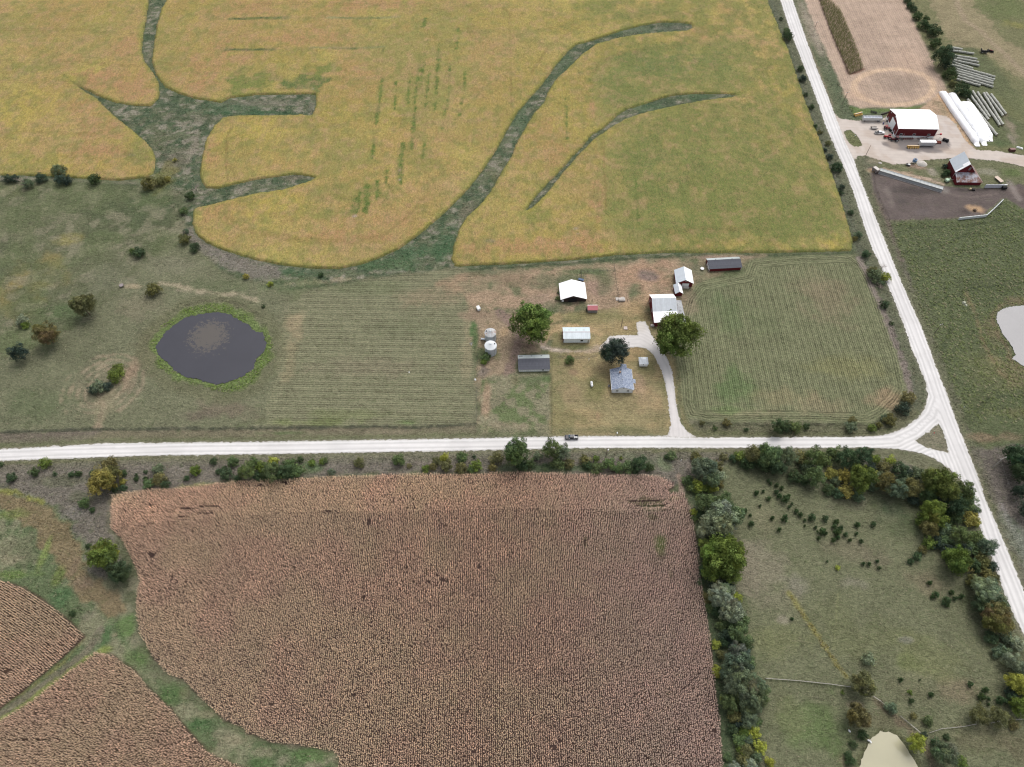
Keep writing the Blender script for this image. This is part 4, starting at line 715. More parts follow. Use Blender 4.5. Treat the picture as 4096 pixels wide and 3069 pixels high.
def scatter(name, pts, scl, sclz, col, protos, label, cat):
    n = len(pts); me = bpy.data.meshes.new(name); me.vertices.add(n); me.vertices.foreach_set('co', pts.astype(np.float32).ravel())
    for nm, t, key, arr in (('tcol', 'FLOAT_COLOR', 'color', np.concatenate([col, np.ones((n, 1))], 1)), ('rot', 'FLOAT_VECTOR', 'vector', np.stack([rng.normal(0, .1, n), rng.normal(0, .1, n), rng.uniform(0, 6.28, n)], -1)),
                            ('scl', 'FLOAT_VECTOR', 'vector', np.stack([scl, scl, sclz], -1)), ('kk', 'INT', 'value', rng.integers(0, len(protos), n))):
        me.attributes.new(nm, t, 'POINT').data.foreach_set(key, np.ascontiguousarray(arr.astype(np.int32 if t == 'INT' else np.float32)).ravel())
    o = bpy.data.objects.new(name, me); COL.objects.link(o); me.materials.append(tm)
    ng = bpy.data.node_groups.new(name, 'GeometryNodeTree'); ng.interface.new_socket('Geometry', in_out='INPUT', socket_type='NodeSocketGeometry'); ng.interface.new_socket('Geometry', in_out='OUTPUT', socket_type='NodeSocketGeometry')
    gi = ng.nodes.new('NodeGroupInput'); go = ng.nodes.new('NodeGroupOutput'); jn = ng.nodes.new('GeometryNodeJoinGeometry')
    def na(nm, t):
        a = ng.nodes.new('GeometryNodeInputNamedAttribute'); a.data_type = t; a.inputs['Name'].default_value = nm; return a.outputs['Attribute']
    for k, p in enumerate(protos):
        ip = ng.nodes.new('GeometryNodeInstanceOnPoints'); oi = ng.nodes.new('GeometryNodeObjectInfo'); oi.inputs['Object'].default_value = p; oi.inputs['As Instance'].default_value = True
        cmp_ = ng.nodes.new('FunctionNodeCompare'); cmp_.data_type = 'INT'; cmp_.operation = 'EQUAL'; ng.links.new(na('kk', 'INT'), cmp_.inputs[2]); cmp_.inputs[3].default_value = k
        ng.links.new(gi.outputs[0], ip.inputs['Points']); ng.links.new(cmp_.outputs[0], ip.inputs['Selection']); ng.links.new(oi.outputs['Geometry'], ip.inputs['Instance'])
        ng.links.new(na('rot', 'FLOAT_VECTOR'), ip.inputs['Rotation']); ng.links.new(na('scl', 'FLOAT_VECTOR'), ip.inputs['Scale']); ng.links.new(ip.outputs[0], jn.inputs[0])
    ng.links.new(jn.outputs[0], go.inputs[0])
    md = o.modifiers.new('plants', 'NODES'); md.node_group = ng
    return tag(o, label, cat, kind='stuff')
def rows(poly, ang, sp, step, off=0.0, wob=.0, curve=0.0):
    """plants in rows: ang = heading of the rows from +Y towards +X"""
    ca, sa = math.cos(ang), math.sin(ang); c = poly.mean(0)
    u = (poly[:,0]-c[0])*ca - (poly[:,1]-c[1])*sa; v = (poly[:,0]-c[0])*sa + (poly[:,1]-c[1])*ca
    U, V_ = np.meshgrid(np.arange(u.min(), u.max(), sp), np.arange(v.min(), v.max(), step)); U = U.ravel(); V_ = V_.ravel() + rng.uniform(0, step, U.size)
    U = U + rng.normal(0, .045, U.size) + wob*fbm(U*0, V_, 25, 81, 2) + curve*V_**2
    return np.stack([c[0] + U*ca + V_*sa, c[1] - U*sa + V_*ca], -1)
def corn(name, poly, segs, label, hmean=2.0, green=None, gaps=(), gcol=(112, 128, 72)):
    Pn = []; Gn = []
    for sub, ang, kw in segs:
        kw = dict(kw); kw2 = kw.pop('br', 1.0)
        q = rows(poly if sub is None else sub, ang, .762, .28, **kw); m = inside(q[:,0], q[:,1], poly)
        if sub is not None: m &= inside(q[:,0], q[:,1], sub)
        Pn.append(q[m]); Gn.append(np.full(m.sum(), kw2))
    q = np.concatenate(Pn); sg = np.concatenate(Gn); X, Y = q[:,0], q[:,1]; n = len(q); nz = fbm(X, Y, 14, 85, 3); nf = fbm(X, Y, 3, 86, 2); e = sdf(X, Y, poly, 4) + rng.normal(0, .3, n)
    keep = (rng.random(n) > .06) & (e > 0) & ~((nf > .95) & (nz > .3))
    for gx, gy, rx, ry, pr in gaps:
        c = P(gx, gy); ax = rx/ppm(gx, gy); ay = abs(P(gx, gy-ry)[1]-P(gx, gy+ry)[1])/2; keep &= ~((((X-c.x)/ax)**2 + ((Y-c.y)/ay)**2 + nf*.5 < 1) & (rng.random(n) < pr))
    q, X, Y, nz, nf, sg = q[keep], X[keep], Y[keep], nz[keep], nf[keep], sg[keep]; n = len(q)
    br = sg + .13*nz + .07*nf + rng.normal(0, .2, n)
    base = np.array(RGB(234, 208, 184, 1.0)); alt = np.array(RGB(158, 138, 122, 1.0)); yl = np.array(RGB(218, 202, 172, 1.0)); pk = np.array(RGB(206, 188, 182, 1.0))
    t = rng.random(n)[:,None]; col = base*(1-t) + alt*t; k = sstep(-.2, .8, -nz + (X < -20)*.4)[:,None]*.5; col = col*(1-k) + yl*k
    k = sstep(-10, 70, X)[:,None]*.5; col = col*(1-k) + pk*k
    col *= np.clip(br, .4, 2.2)[:,None]
    if green is not None:
        for gx, gy, rx, ry, al in green:
            c = P(gx, gy); ax = rx/ppm(gx, gy); ay = abs(P(gx, gy-ry)[1]-P(gx, gy+ry)[1])/2; w_ = (sstep(1.3, .4, np.sqrt(((X-c.x)/ax)**2 + ((Y-c.y)/ay)**2) + nf*.4)*al*(rng.random(n) < .8))[:,None]; col = col*(1-w_) + np.array(RGB(*gcol, 1.0))*w_
    h = hmean*(1 + .06*nz + rng.normal(0, .08, n))
    return scatter(name, np.stack([X, Y, np.full(n, -.08)], -1), np.full(n, 1.25), h, col, corn_p, label, 'corn field')
A_HEAD = PP([(380,2128),(445,2122),(700,2086),(1024,2061),(1475,2046),(2048,2041),(2680,2046),(2690,1920),(2660,1890),(2000,1870),(1400,1880),(700,1930),(400,1960)])
A_SIDE = PP([(2680,2046),(2800,2046),(2800,1900),(2690,1900)])
A_MAIN = PP([(380,2128),(445,2122),(700,2086),(1024,2061),(1475,2046),(2048,2041),(2680,2046),(2850,2046),(3000,3400),(200,3400)])
corn('corn_field', W['CORN_A'], [(A_HEAD, math.radians(89), dict(br=1.4)), (A_MAIN, -PSI, dict(br=1.2)), (A_SIDE, -PSI, dict(br=1.4))], 'great dry brown corn field filling the foreground between road, waterway and tree row',  # brighter headland colour holds the look of more lit leaves
     green=[(2590,2010,60,16,.7),(2640,2190,26,40,.8),(2610,2070,30,16,.6),(2700,1962,24,10,.9),(2680,2300,12,20,.5),(2340,2170,10,30,.4)],
     gaps=[(2580,2008,55,5,.9),(2600,2026,60,4,.9),(760,2040,40,4,.9),(840,2030,36,4,.9),(830,2054,30,4,.8),(740,2070,26,4,.8),(1040,1945,20,8,.7),(1150,1935,26,6,.6),(1320,2050,30,4,.7),(1640,2034,34,3,.6),(1478,2090,5,24,.9),(1760,2100,10,20,.5),(2338,2170,6,20,.6),(690,2330,5,60,.6),(730,2400,4,90,.4),(1420,2782,10,5,.8)])
corn('corn_field', W['CORN_B'], [(None, math.radians(40), dict(wob=.6, br=1.15))], 'dry corn field in the bottom left corner, below the narrow grass lane', gaps=[(200,2860,6,90,.0),(110,2960,120,5,.5),(200,2900,120,4,.4)])
corn('corn_field', W['CORN_C'], [(None, math.radians(118), dict(wob=.3, curve=.0012, br=1.15))], 'small dry corn field at the left edge with a rounded upper side')
corn('corn_field', W['CORN_D'], [(None, math.atan2(rdn[0], rdn[1]), dict(br=1.45))], 'narrow uncut corn strip standing in the harvested stubble', hmean=2.0, gcol=(134, 140, 92), green=[(3380,150,300,400,.95)])

# rough grass, weeds and reeds stand up from the ground
from numpy import random as _r
def weeds(name, polys, dens, size, hz, label, cat, jitter=.3, tint=None, excl=(), gain=1.25, clump=None):
    out = []
    for p in polys:
        p = PP(p) if not isinstance(p, np.ndarray) else p; x0, y0 = p.min(0); x1, y1 = p.max(0); n = int((x1-x0)*(y1-y0)*dens); q = np.stack([rng.uniform(x0, x1, n), rng.uniform(y0, y1, n)], -1)
        m = inside(q[:,0], q[:,1], p) & (sdf(q[:,0], q[:,1], W['ROAD'], 2) < -.6)
        for k in excl: m &= sdf(q[:,0], q[:,1], W[k], 2) < -.3
        out.append(q[m])
    q = np.concatenate(out)
    m = (sdf(q[:,0], q[:,1], W['SOY_L'], 2) < -.3) & ((sdf(q[:,0], q[:,1], W['SOY_R'], 2) < -.3) | (sdf(q[:,0], q[:,1], W['SLIVER'], 2) > .2)); q = q[m]
    if clump: q = q[fbm(q[:,0], q[:,1], clump, 91, 3) + rng.normal(0, .15, len(q)) > 0.0]
    # colour: the ground's own colour under each plant
    yi = np.clip(np.searchsorted(_y, q[:,1]) - 1, 0, len(_y)-2); sx = q[:,0]/hw[yi]; xi = np.clip(np.searchsorted(_s, sx) - 1, 0, len(_s)-2)
    c = g.col[yi, xi]; n = len(q)
    if tint is not None: c = c*.35 + np.array(tint)*.65
    c = c*np.clip(rng.normal(gain, jitter, n), .4, 2.2)[:,None]; tn = (rng.random(n) < .22)[:,None]; c = np.where(tn, c*.4 + np.array(RGB(178, 168, 144))*.7, c)
    s = size*rng.uniform(.6, 1.4, n); return scatter(name, np.stack([q[:,0], q[:,1], np.full(n, -.14)], -1), s, s*hz, c, tuft_p, label, cat)
weeds('tall_grass', [[(900,1010),(1120,1070),(1356,1082),(1600,1000),(1870,770),(2050,490),(2300,175),(2560,95),(2780,92),(2780,128),(2480,160),(2290,280),(2180,420),(2050,640),(1940,810),(1820,960),(1812,1060),(1600,1100),(1400,1145),(1150,1150),(1000,1130)],
                     [(590,-60),(690,-60),(610,240),(720,370),(900,400),(1260,378),(1264,462),(900,475),(820,580),(800,700),(830,752),(1170,698),(1260,712),(940,800),(780,838),(790,930),(900,1005),(1030,1050),(880,1080),(740,960),(650,745),(620,640),(500,500),(300,340),(260,300),(450,405),(630,395),(630,320),(565,220)], SLIVER],
      .34, .55, .8, 'matted green and grey grass filling the waterways between the soybean fields', 'tall grass')
weeds('roadside_weeds', [[(-420,1872),(240,1850),(1024,1830),(2048,1810),(2700,1802),(2900,1802),(2840,1900),(2690,1925),(2629,1898),(2000,1886),(1400,1898),(953,1916),(700,1950),(443,1980),(445,2110),(420,2220),(300,2120),(250,2060),(0,1940),(-420,1950)],
                         [(3072,12),(3223,416),(3361,796),(3410,965),(3490,1110),(3640,1560),(3620,1640),(3690,1640),(3700,1560),(3600,1290),(3480,1000),(3370,680),(3270,430),(3110,0)], [(3175,0),(3215,0),(3400,420),(3440,460),(3360,470)], [(3420,650),(3480,665),(3550,880),(3680,1200),(3900,1780),(4080,2200),(4060,2250),(3900,1850),(3700,1330),(3480,800)], [(2780,1700),(3480,1706),(3600,1640),(3680,1660),(3560,1725),(2830,1738)]],
      .36, .55, .75, 'grey and green weeds covering the road ditches', 'weeds')
weeds('weedy_growth', [[(3560,895),(3829,885),(3942,874),(4015,806),(4250,880),(4250,1680),(3900,1700),(3850,1640),(3780,1450),(3700,1280),(3620,1060)]], .45, .95, .45, 'bushy green weeds covering the field right of the north-south road', 'weeds', gain=2.0, jitter=.25, tint=RGB(104, 112, 74), excl=('POND2',))
weeds('pond_reeds', [RING1], 1.6, .6, .8, 'bright green water plants ringing the dark round pond', 'water plants', tint=RGB(132, 156, 80), excl=('POND1',), gain=1.35, clump=7)
weeds('meadow_grass', [[(-420,1962),(0,1960),(110,1980),(300,2120),(400,2440),(560,2660),(760,2790),(1000,2960),(1340,3010),(1350,3100),(980,3069),(600,2761),(452,2619),(387,2610),(-100,2940),(-100,2860),(342,2548),(200,2400),(0,2320),(-420,2320)]], .45, .5, .8, 'rough grass between the corn fields in the lower left', 'tall grass', excl=('CORN_A','CORN_B','CORN_C'))
weeds('goldenrod_strip', [[(3152,2372),(3162,2370),(3206,2436),(3268,2526),(3318,2596),(3354,2656),(3394,2704),(3384,2710),(3338,2664),(3302,2604),(3252,2534),(3194,2444)]], 2.2, .5, 1.0, 'strip of taller yellowing weeds slanting across the lower right pasture', 'weeds', tint=RGB(158, 148, 92), gain=1.3)
weeds('pasture_grass', [[(2900,1860),(2960,1840),(3250,1960),(3600,2110),(3860,2400),(4100,2700),(4200,3150),(3000,3150),(3020,2900),(2960,2400)]], .35, .42, .55, 'short tufted grass of the pasture in the lower right', 'grass', excl=('POND3',), gain=1.3, jitter=.2)
weeds('rough_pasture', [[(-300,760),(640,745),(740,880),(760,980),(880,1080),(1010,1140),(1120,1170),(1110,1400),(1050,1700),(-300,1735)]], .16, .55, .55, 'tufted grass of the pasture around the dark pond', 'grass', excl=('RING1','HAY_A'), gain=1.3, jitter=.2)
# ------------------------------------------------------------------ trees and shrubs
LM = leaf_mat('tree_leaves'); BARK = flat('bark', RGB(104, 92, 78, 1.0), .95, 0, .3, 3)
def crown_mesh(name, seed, ncl, nleaf, leaf, cone=0.0, clr=.30, bare=0.0, flat_=1.0, vary=.2):
    """leaf clumps spread over a lobed volume of unit radius; centre at 0"""
    r = np.random.default_rng(seed); k = np.arange(ncl) + .5
    ph = np.arccos(1 - 1.72*k/ncl); th = math.pi*(1+5**.5)*k + r.normal(0, .35, ncl)
    lob = 1 + .16*np.sin(3*th + r.uniform(0, 6)) + .10*np.sin(5*th + r.uniform(0, 6))
    rad = (.72 + r.normal(0, .09, ncl))*lob
    cx = rad*np.sin(ph)*np.cos(th); cy = rad*np.sin(ph)*np.sin(th); cz = rad*np.cos(ph)
    if cone: 
        zc = np.clip(cz, -1, 1); cx *= (1 - cone*(zc*.5+.5)); cy *= (1 - cone*(zc*.5+.5)); cz = cz*(1 + .3*cone)
    inner = r.random(ncl) < .22; cx[inner] *= .5; cy[inner] *= .5; cz[inner] *= .55
    cr = clr*r.uniform(.65, 1.3, ncl)*(1 - .3*cone); cv = np.clip(r.normal(1, vary, ncl), .5, 1.6); cyel = np.clip(r.normal(.12, .22, ncl), 0, 1)
    n = nleaf; ci = r.integers(0, ncl, n); d = r.normal(0, 1, (n, 3)); d /= np.linalg.norm(d, axis=1)[:,None]; d[:,2] = np.where(r.random(n) < .6, np.abs(d[:,2]), d[:,2])
    pos = np.stack([cx[ci], cy[ci], cz[ci]], -1) + d*(cr[ci]*r.uniform(.55, 1.12, n))[:,None]; pos[:,2] *= flat_
    nr = d + r.normal(0, .55, (n, 3)); nr /= np.linalg.norm(nr, axis=1)[:,None]
    a = np.cross(nr, r.normal(0, 1, (n, 3))); a /= np.linalg.norm(a, axis=1)[:,None]; b_ = np.cross(nr, a)
    sz = leaf*r.uniform(.6, 1.4, n)[:,None]
    v = np.stack([pos - a*sz, pos - b_*sz*.7, pos + a*sz, pos + b_*sz*.7], 1).reshape(-1, 3)
    me = bpy.data.meshes.new(name); me.vertices.add(len(v)); me.vertices.foreach_set('co', v.astype(np.float32).ravel())
    me.loops.add(4*n); me.loops.foreach_set('vertex_index', np.arange(4*n, dtype=np.int32)); me.polygons.add(n)
    me.polygons.foreach_set('loop_start', (np.arange(n)*4).astype(np.int32)); me.polygons.foreach_set('loop_total', np.full(n, 4, np.int32)); me.update(calc_edges=True)
    val = np.repeat(cv[ci]*r.normal(1, .16, n), 4); yl_ = np.repeat(np.clip(cyel[ci] + r.normal(0, .12, n), 0, 1), 4)
    me.attributes.new('leafv', 'FLOAT_VECTOR', 'POINT').data.foreach_set('vector', np.stack([np.clip(val, .3, 2), yl_, val*0], -1).astype(np.float32).ravel())
    me.materials.append(LM); return me
def trunk_mb(seed, z0, r0, hgt=1.9, limbs=7, reach=.62, fine=False):
    r = random.Random(seed); m = MB(); top = Vector((r.uniform(-.08, .08), r.uniform(-.08, .08), z0 + hgt*.62))
    m.bar((0, 0, z0), top, r0, 7, r0*.45)
    for k in range(limbs):
        a = k*2.4 + r.uniform(-.4, .4); t = r.uniform(.35, .95); s = Vector((0, 0, z0)).lerp(top, t); e_ = s + Vector((math.cos(a)*reach*r.uniform(.6, 1), math.sin(a)*reach*r.uniform(.6, 1), r.uniform(.25, .6)))
        m.bar(s, e_, r0*.42, 5, r0*.12)
        if fine:
            for j in range(4):
                b_ = s.lerp(e_, r.uniform(.4, 1)); e2 = b_ + Vector((r.uniform(-.3, .3), r.uniform(-.3, .3), r.uniform(.05, .35))); m.bar(b_, e2, r0*.16, 3, r0*.05)
                for q in range(2): e3 = e2 + Vector((r.uniform(-.2, .2), r.uniform(-.2, .2), r.uniform(-.05, .2))); m.bar(b_.lerp(e2, .6), e3, r0*.08, 3, r0*.03)
    return m
TREE_M = [crown_mesh('crown', 100+i, 66, 5600, .042, clr=.235, vary=.24) for i in range(5)]
TREE_T = [trunk_mb(200+i, -1.25, .055).build('trunk', BARK).data for i in range(3)]
for o in [o for o in list(COL.objects) if o.name.startswith('trunk')]: bpy.data.objects.remove(o)
BUSH_M = [crown_mesh('bush_foliage', 120+i, 34, 1500, .075, clr=.32) for i in range(6)]
SMALL_M = [crown_mesh('small_bush_foliage', 140+i, 16, 520, .12, clr=.36) for i in range(4)]
CEDAR_M = [crown_mesh('cedar_foliage', 160+i, 26, 900, .085, cone=.6, clr=.30) for i in range(4)]
BARE_M = []
for i in range(3):
    o = trunk_mb(220+i, -.8, .05, 1.5, 14, .8, True).build('bare_branches', flat('grey_twigs', RGB(150, 138, 128, 1.0), .95, 0, .3, 4)); BARE_M.append(o.data); bpy.data.objects.remove(o)
KC = dict(G=(86,102,70), D=(66,82,60), B=(146,134,124), Y=(132,140,70), V=(92,108,58), O=(98,98,68), S=(122,132,114), W=(92,106,86), A=(130,126,74), R=(138,116,90), K=(62,74,66), C=(66,84,58))
KN = dict(G='green', D='dark green', B='brown', Y='bright yellow-green', V='yellow-green', O='olive brown', S='silvery', W='grey-green', A='yellowing', R='rusty orange', K='blackish green', C='dark')
plants = []
def plant(kind, px, py, dpx, colr, asp=None, typ=None):
    """crown centre at px,py with a width of dpx in the photograph"""
    big = dpx >= 66
    typ = typ or ('tree' if big else ('small' if dpx < 22 else 'bush'))
    if colr == 'B': typ = 'bare'
    if colr == 'C': typ = 'cedar'
    asp = asp or {'tree': 1.0, 'bush': .85, 'small': .8, 'bare': .8, 'cedar': 1.1}[typ]
    w = dpx/2/ppm(px, py, 3)*(1.14 if 'row' in kind or 'thicket' in kind else 1.05); hgt_c = w*asp*(1.15 if typ == 'tree' else .7)
    loc = P(px, py, hgt_c); q = rnd.uniform(.92, 1.08)
    c = KC[colr]; kk = 1.18*rnd.uniform(.88, 1.12); cc = (tl(c[0])*kk*rnd.uniform(.93, 1.07), tl(c[1])*kk, tl(c[2])*kk*rnd.uniform(.9, 1.1), 1)
    rz = rnd.uniform(0, 6.28)
    if typ == 'tree':
        root = thing('tree' , None, 'tree', (loc.x, loc.y, -.1), rz)
        z0 = hgt_c
        cr = bpy.data.objects.new('crown', rnd.choice(TREE_M)); COL.objects.link(cr); cr.parent = root; cr.location = (0, 0, z0); cr.scale = (w, w*q, w*asp); cr.color = cc
        tr = bpy.data.objects.new('trunk', rnd.choice(TREE_T)); COL.objects.link(tr); tr.parent = root; s_ = z0/1.25; tr.location = (0, 0, z0); tr.scale = (w, w, s_)
        if dpx > 84:
            for j in range(3):
                a_ = j*2.1 + rnd.uniform(0, 2); lb = bpy.data.objects.new('crown_lobe', rnd.choice(TREE_M)); COL.objects.link(lb); lb.parent = root
                lb.color = tuple(c_*rnd.uniform(.88, 1.15) for c_ in cc[:3]) + (1,); s2 = rnd.uniform(.5, .66); lb.scale = (w*s2, w*s2, w*asp*s2); lb.location = (math.cos(a_)*w*.5, math.sin(a_)*w*.5, z0 + w*rnd.uniform(.0, .35)); lb.rotation_euler = (0, 0, rnd.uniform(0, 6))
        plants.append((root, kind, colr, px, py, dpx, typ)); return root
    me = {'bush': BUSH_M, 'small': SMALL_M, 'cedar': CEDAR_M, 'bare': BARE_M}[typ]
    o = bpy.data.objects.new({'bush': 'shrub', 'small': 'shrub', 'cedar': 'cedar_bush', 'bare': 'bare_shrub'}[typ], rnd.choice(me)); COL.objects.link(o)
    o.location = (loc.x, loc.y, hgt_c*.95); o.scale = (w, w*q, w*asp); o.color = cc; o.rotation_euler = (0, 0, rz)
    plants.append((o, kind, colr, px, py, dpx, typ)); return o
Z = {}
Z['above the left pasture'] = '235 681 56 W,163 712 45 K,374 718 52 D,594 733 60 O,640 728 40 O,30 716 40 K,60 716 36 K,96 730 62 B,110 735 46 W,781 751 50 B,240 718 50 K,270 722 44 K'
Z['left of the big soybean field'] = '763 784 40 D,733 844 36 G,733 929 35 B,745 925 26 W,739 959 50 O,778 989 45 D,700 640 20 A,670 715 28 A,555 1012 50 D,530 1005 30 G,983 1106 28 A,1081 1136 26 Y,1283 1100 24 D,1054 1226 18 D'
Z['left of the dark pond'] = '332 1223 92 O,612 1160 62 O,93 1280 55 S,100 1300 34 V,184 1338 92 O,75 1410 74 K,473 1476 48 V,461 1504 62 V,395 1549 60 W,370 1558 44 K,430 1545 40 K'
Z['in the ditch below the road'] = ('180 1853 48 V,139 1888 42 D,47 1910 42 D,3 1859 22 D,435 1856 62 O,285 1899 26 D,313 1896 30 D,407 1926 100 A,449 1896 70 O,370 1892 26 D,494 1892 30 D,491 1929 30 A,494 1952 32 D,459 1952 36 D,546 1916 22 D,581 1888 18 D,581 1913 20 D,545 1900 14 D,633 1878 52 W,639 1916 58 O,595 1935 46 G,661 1938 42 D,218 1897 18 D,'
  '855 1845 32 D,779 1884 48 V,747 1913 26 D,876 1886 28 D,898 1873 22 D,929 1846 48 G,907 1897 50 D,985 1884 70 G,1016 1853 50 G,1045 1869 56 V,1092 1846 45 Y,1089 1884 72 G,1137 1884 66 D,1159 1860 56 G,1187 1888 60 G,1032 1905 46 D,1060 1905 40 D,1326 1888 34 W,1200 1837 30 D,1247 1852 34 V,1300 1843 30 G,950 1915 34 D,1120 1905 46 D,1165 1902 44 D,1290 1846 28 V,'
  '1436 1850 46 O,1593 1842 56 G,1637 1864 22 O,1777 1832 42 Y,1744 1843 36 O,1786 1864 56 O,1703 1875 36 V,1732 1866 34 O,1849 1831 46 G,1896 1828 16 D,1846 1872 50 O,1904 1864 50 V,1884 1880 34 G,1987 1832 58 O,1968 1870 40 O,'
  '2151 1826 42 W,2094 1862 58 D,2120 1856 46 D,2230 1850 56 G,2277 1856 46 O,2340 1842 52 O,2350 1862 40 D,2384 1834 30 V,2390 1872 56 G,2434 1858 56 G,2472 1875 48 G,2509 1866 56 G,2557 1853 66 D,2597 1868 42 D,2540 1880 40 D,2686 1825 42 G,2666 1828 26 D,2783 1828 42 O,2755 1866 50 B,2485 1832 16 V,1666 1850 24 B')
Z['in the row beside the corn'] = ('2809 1872 92 W,2866 1865 52 O,2858 1885 34 A,2792 1945 52 Y,2790 1955 40 V,2844 1915 66 W,2753 1923 44 G,2765 1950 40 G,2875 1905 52 S,2875 1935 40 O,2853 1949 40 Y,2823 1955 34 V,2775 2049 30 Y,2778 2075 30 G,2831 2012 84 G,2896 2006 70 G,2860 2040 60 G,2880 2078 120 S,2922 2060 90 W,2822 2119 70 S,2888 2112 82 S,2850 2090 70 S,2922 2154 44 V,'
  '2893 2236 150 V,2827 2193 66 V,2935 2200 80 V,2850 2280 80 V,2925 2290 84 V,2880 2185 80 V,2814 2280 46 D,2800 2330 30 D,2888 2380 88 S,2870 2400 66 S,2831 2388 44 O,2948 2388 38 Y,2870 2445 48 D,2840 2430 36 G,2927 2449 88 S,2860 2350 50 K,2915 2345 50 K,2967 2477 60 G,2923 2497 52 G,2959 2530 78 G,2886 2500 44 G,2905 2540 50 K,'
  '2866 2578 36 Y,2895 2572 40 D,2882 2618 36 O,2866 2679 36 Y,2870 2700 26 Y,2951 2640 104 W,2990 2650 60 G,2910 2690 66 W,2955 2720 110 W,3020 2740 84 W,3040 2771 76 G,2995 2784 104 W,3055 2800 40 G,2919 2808 72 G,2991 2828 70 W,2943 2864 56 O,2995 2876 66 W,2960 2890 46 K,3015 2929 50 Y,2979 2925 42 V,2955 2965 54 G,3040 2989 50 Y,2985 3005 60 O,2971 3035 52 O,2965 3000 44 V,3003 3062 58 S,2939 3066 44 S,3080 3050 38 Y,2910 3030 34 G')
Z['in the thicket below the junction'] = ('2896 1828 34 O,2930 1834 34 D,2961 1826 48 V,3018 1815 72 O,2988 1852 52 D,3075 1826 88 G,3050 1850 60 D,3109 1867 66 D,3153 1830 74 W,3209 1832 58 O,3261 1828 78 G,3300 1840 56 G,3179 1906 52 D,3215 1920 40 D,3261 1908 80 G,3318 1958 46 D,3350 1975 44 D,3326 1893 48 A,3378 1906 56 A,3387 1967 58 A,3448 1915 92 V,3496 1897 42 Y,3387 1830 78 D,3452 1823 74 D,3335 1812 58 G,3500 1837 42 V,3535 1865 54 O,'
  '3561 1845 44 Y,3604 1882 64 D,3630 1895 50 K,3543 1928 72 O,3587 1954 76 W,3520 1905 50 W,3648 1949 72 O,3674 1897 56 W,3620 1925 50 W,3761 1936 120 V,3720 1930 60 G,3861 1960 72 G,3880 1990 50 G,3826 1982 40 R,3821 2015 84 D,3861 2025 60 G,3717 1990 66 D,3770 1995 70 K,3735 2055 88 V,3765 2040 60 V,3691 2084 58 V,3717 2110 66 O,3778 2119 58 W,3887 2078 62 A,3905 2090 34 Y,3817 2072 64 D,'
  '3717 2171 56 V,3778 2162 50 G,3843 2141 70 G,3908 2154 60 G,3887 2195 56 G,3950 2188 70 W,3925 2215 50 O,3821 2240 98 V,3795 2219 52 V,3850 2260 60 O,3669 2225 38 D,3690 2200 34 O,3643 2247 26 D,3930 2250 60 O,3900 2262 56 D,3943 2300 56 O,3939 2358 88 S,3970 2340 50 W,3895 2323 54 O,3978 2314 44 O,3926 2423 70 D,3978 2449 86 O,4004 2406 50 W,3982 2485 88 O,4027 2501 50 O,3966 2553 52 D,4027 2552 50 W,'
  '4067 2574 54 S,3986 2610 44 W,4047 2642 66 S,4087 2674 56 W,4010 2600 50 W,4067 2727 76 Y,4090 2763 60 V,4047 2804 52 D,4087 2828 76 V,4040 2770 40 K,3745 2170 50 K,3790 2200 50 K,3860 2200 56 K,4055 2900 40 O')
Z['at the photo right edge'] = '4067 1826 92 D,4090 1892 88 D,4085 1965 66 K,4110 2040 70 K,4092 1860 60 G'
Z['by the small silty pond'] = '3401 3042 46 D,3393 3022 38 D,3413 2977 34 D,3449 2937 46 D,3667 2973 78 Y,3776 3014 92 W,3752 2985 56 D,3845 3046 46 V,3696 2941 30 K,3788 2949 30 D'
Z['in the lower right pasture'] = '3478 2638 56 S,3453 2735 92 O,3433 2868 90 O,3566 2832 50 W,3712 2884 44 G,3655 2864 30 O,3918 2860 78 O,4002 2868 80 O,3920 2255 0 D,3351 2271 24 Y,3640 2770 20 V,3370 2770 16 V'
Z['in the lower pasture half'] = ('3603 2719 26 C,3724 2779 28 C,3645 2804 28 C,3881 2737 28 C,3942 2759 32 C,3926 2788 38 C,3954 2796 22 C,4002 2800 44 C,3954 2818 16 C,3680 2720 12 C,3169 2476 18 C')
Z['in the upper pasture half'] = ('3140 2072 38 C,3090 2072 24 C,3117 2119 26 C,3185 2045 24 C,3201 2058 26 C,3219 2081 17 C,3249 2071 36 C,3301 2074 32 C,3219 2103 14 C,3262 2111 18 C,3288 2126 38 C,3275 2154 20 C,3303 2134 22 C,3346 2088 30 C,3337 2106 26 C,3349 2129 40 C,3362 2113 28 C,3382 2139 26 C,3333 2161 26 C,3352 2150 24 C,3400 2161 20 C,3426 2135 20 C,'
  '3431 2100 28 C,3493 2098 28 C,3445 2165 24 C,3453 2255 22 C,3476 2256 24 C,3509 2245 20 C,3517 2272 20 C,3309 2246 12 C,3719 2332 28 C,3743 2381 34 C,3730 2388 22 C,3785 2403 44 C,3807 2371 26 C,3846 2386 28 C,3820 2394 24 C,3790 2420 24 C,3073 1923 18 C,3082 1935 18 C,3107 1941 24 C,3127 1952 24 C,3106 1969 24 C,3026 1971 26 C,3053 1965 17 C,3074 1995 26 C,3118 1986 28 C,3140 1997 42 C,'
  '3155 1984 24 C,3168 2015 14 C,3157 2028 18 C,3040 2024 16 C,2979 2043 28 C,3001 2062 18 C,3005 2094 30 C,3118 2119 0 C')
Z['between soybeans and road'] = '3150 145 44 D,3147 123 26 G,3202 274 28 D,3212 314 32 K,3247 428 24 D,3223 380 20 D,3313 573 24 O,3319 627 30 K,3349 669 46 D,3367 748 26 K,3404 850 24 D,3434 940 34 W,3420 955 24 O,3464 1018 36 D,3260 505 18 D,3280 530 20 O,3300 600 18 K,3365 770 20 D,3125 75 16 D'
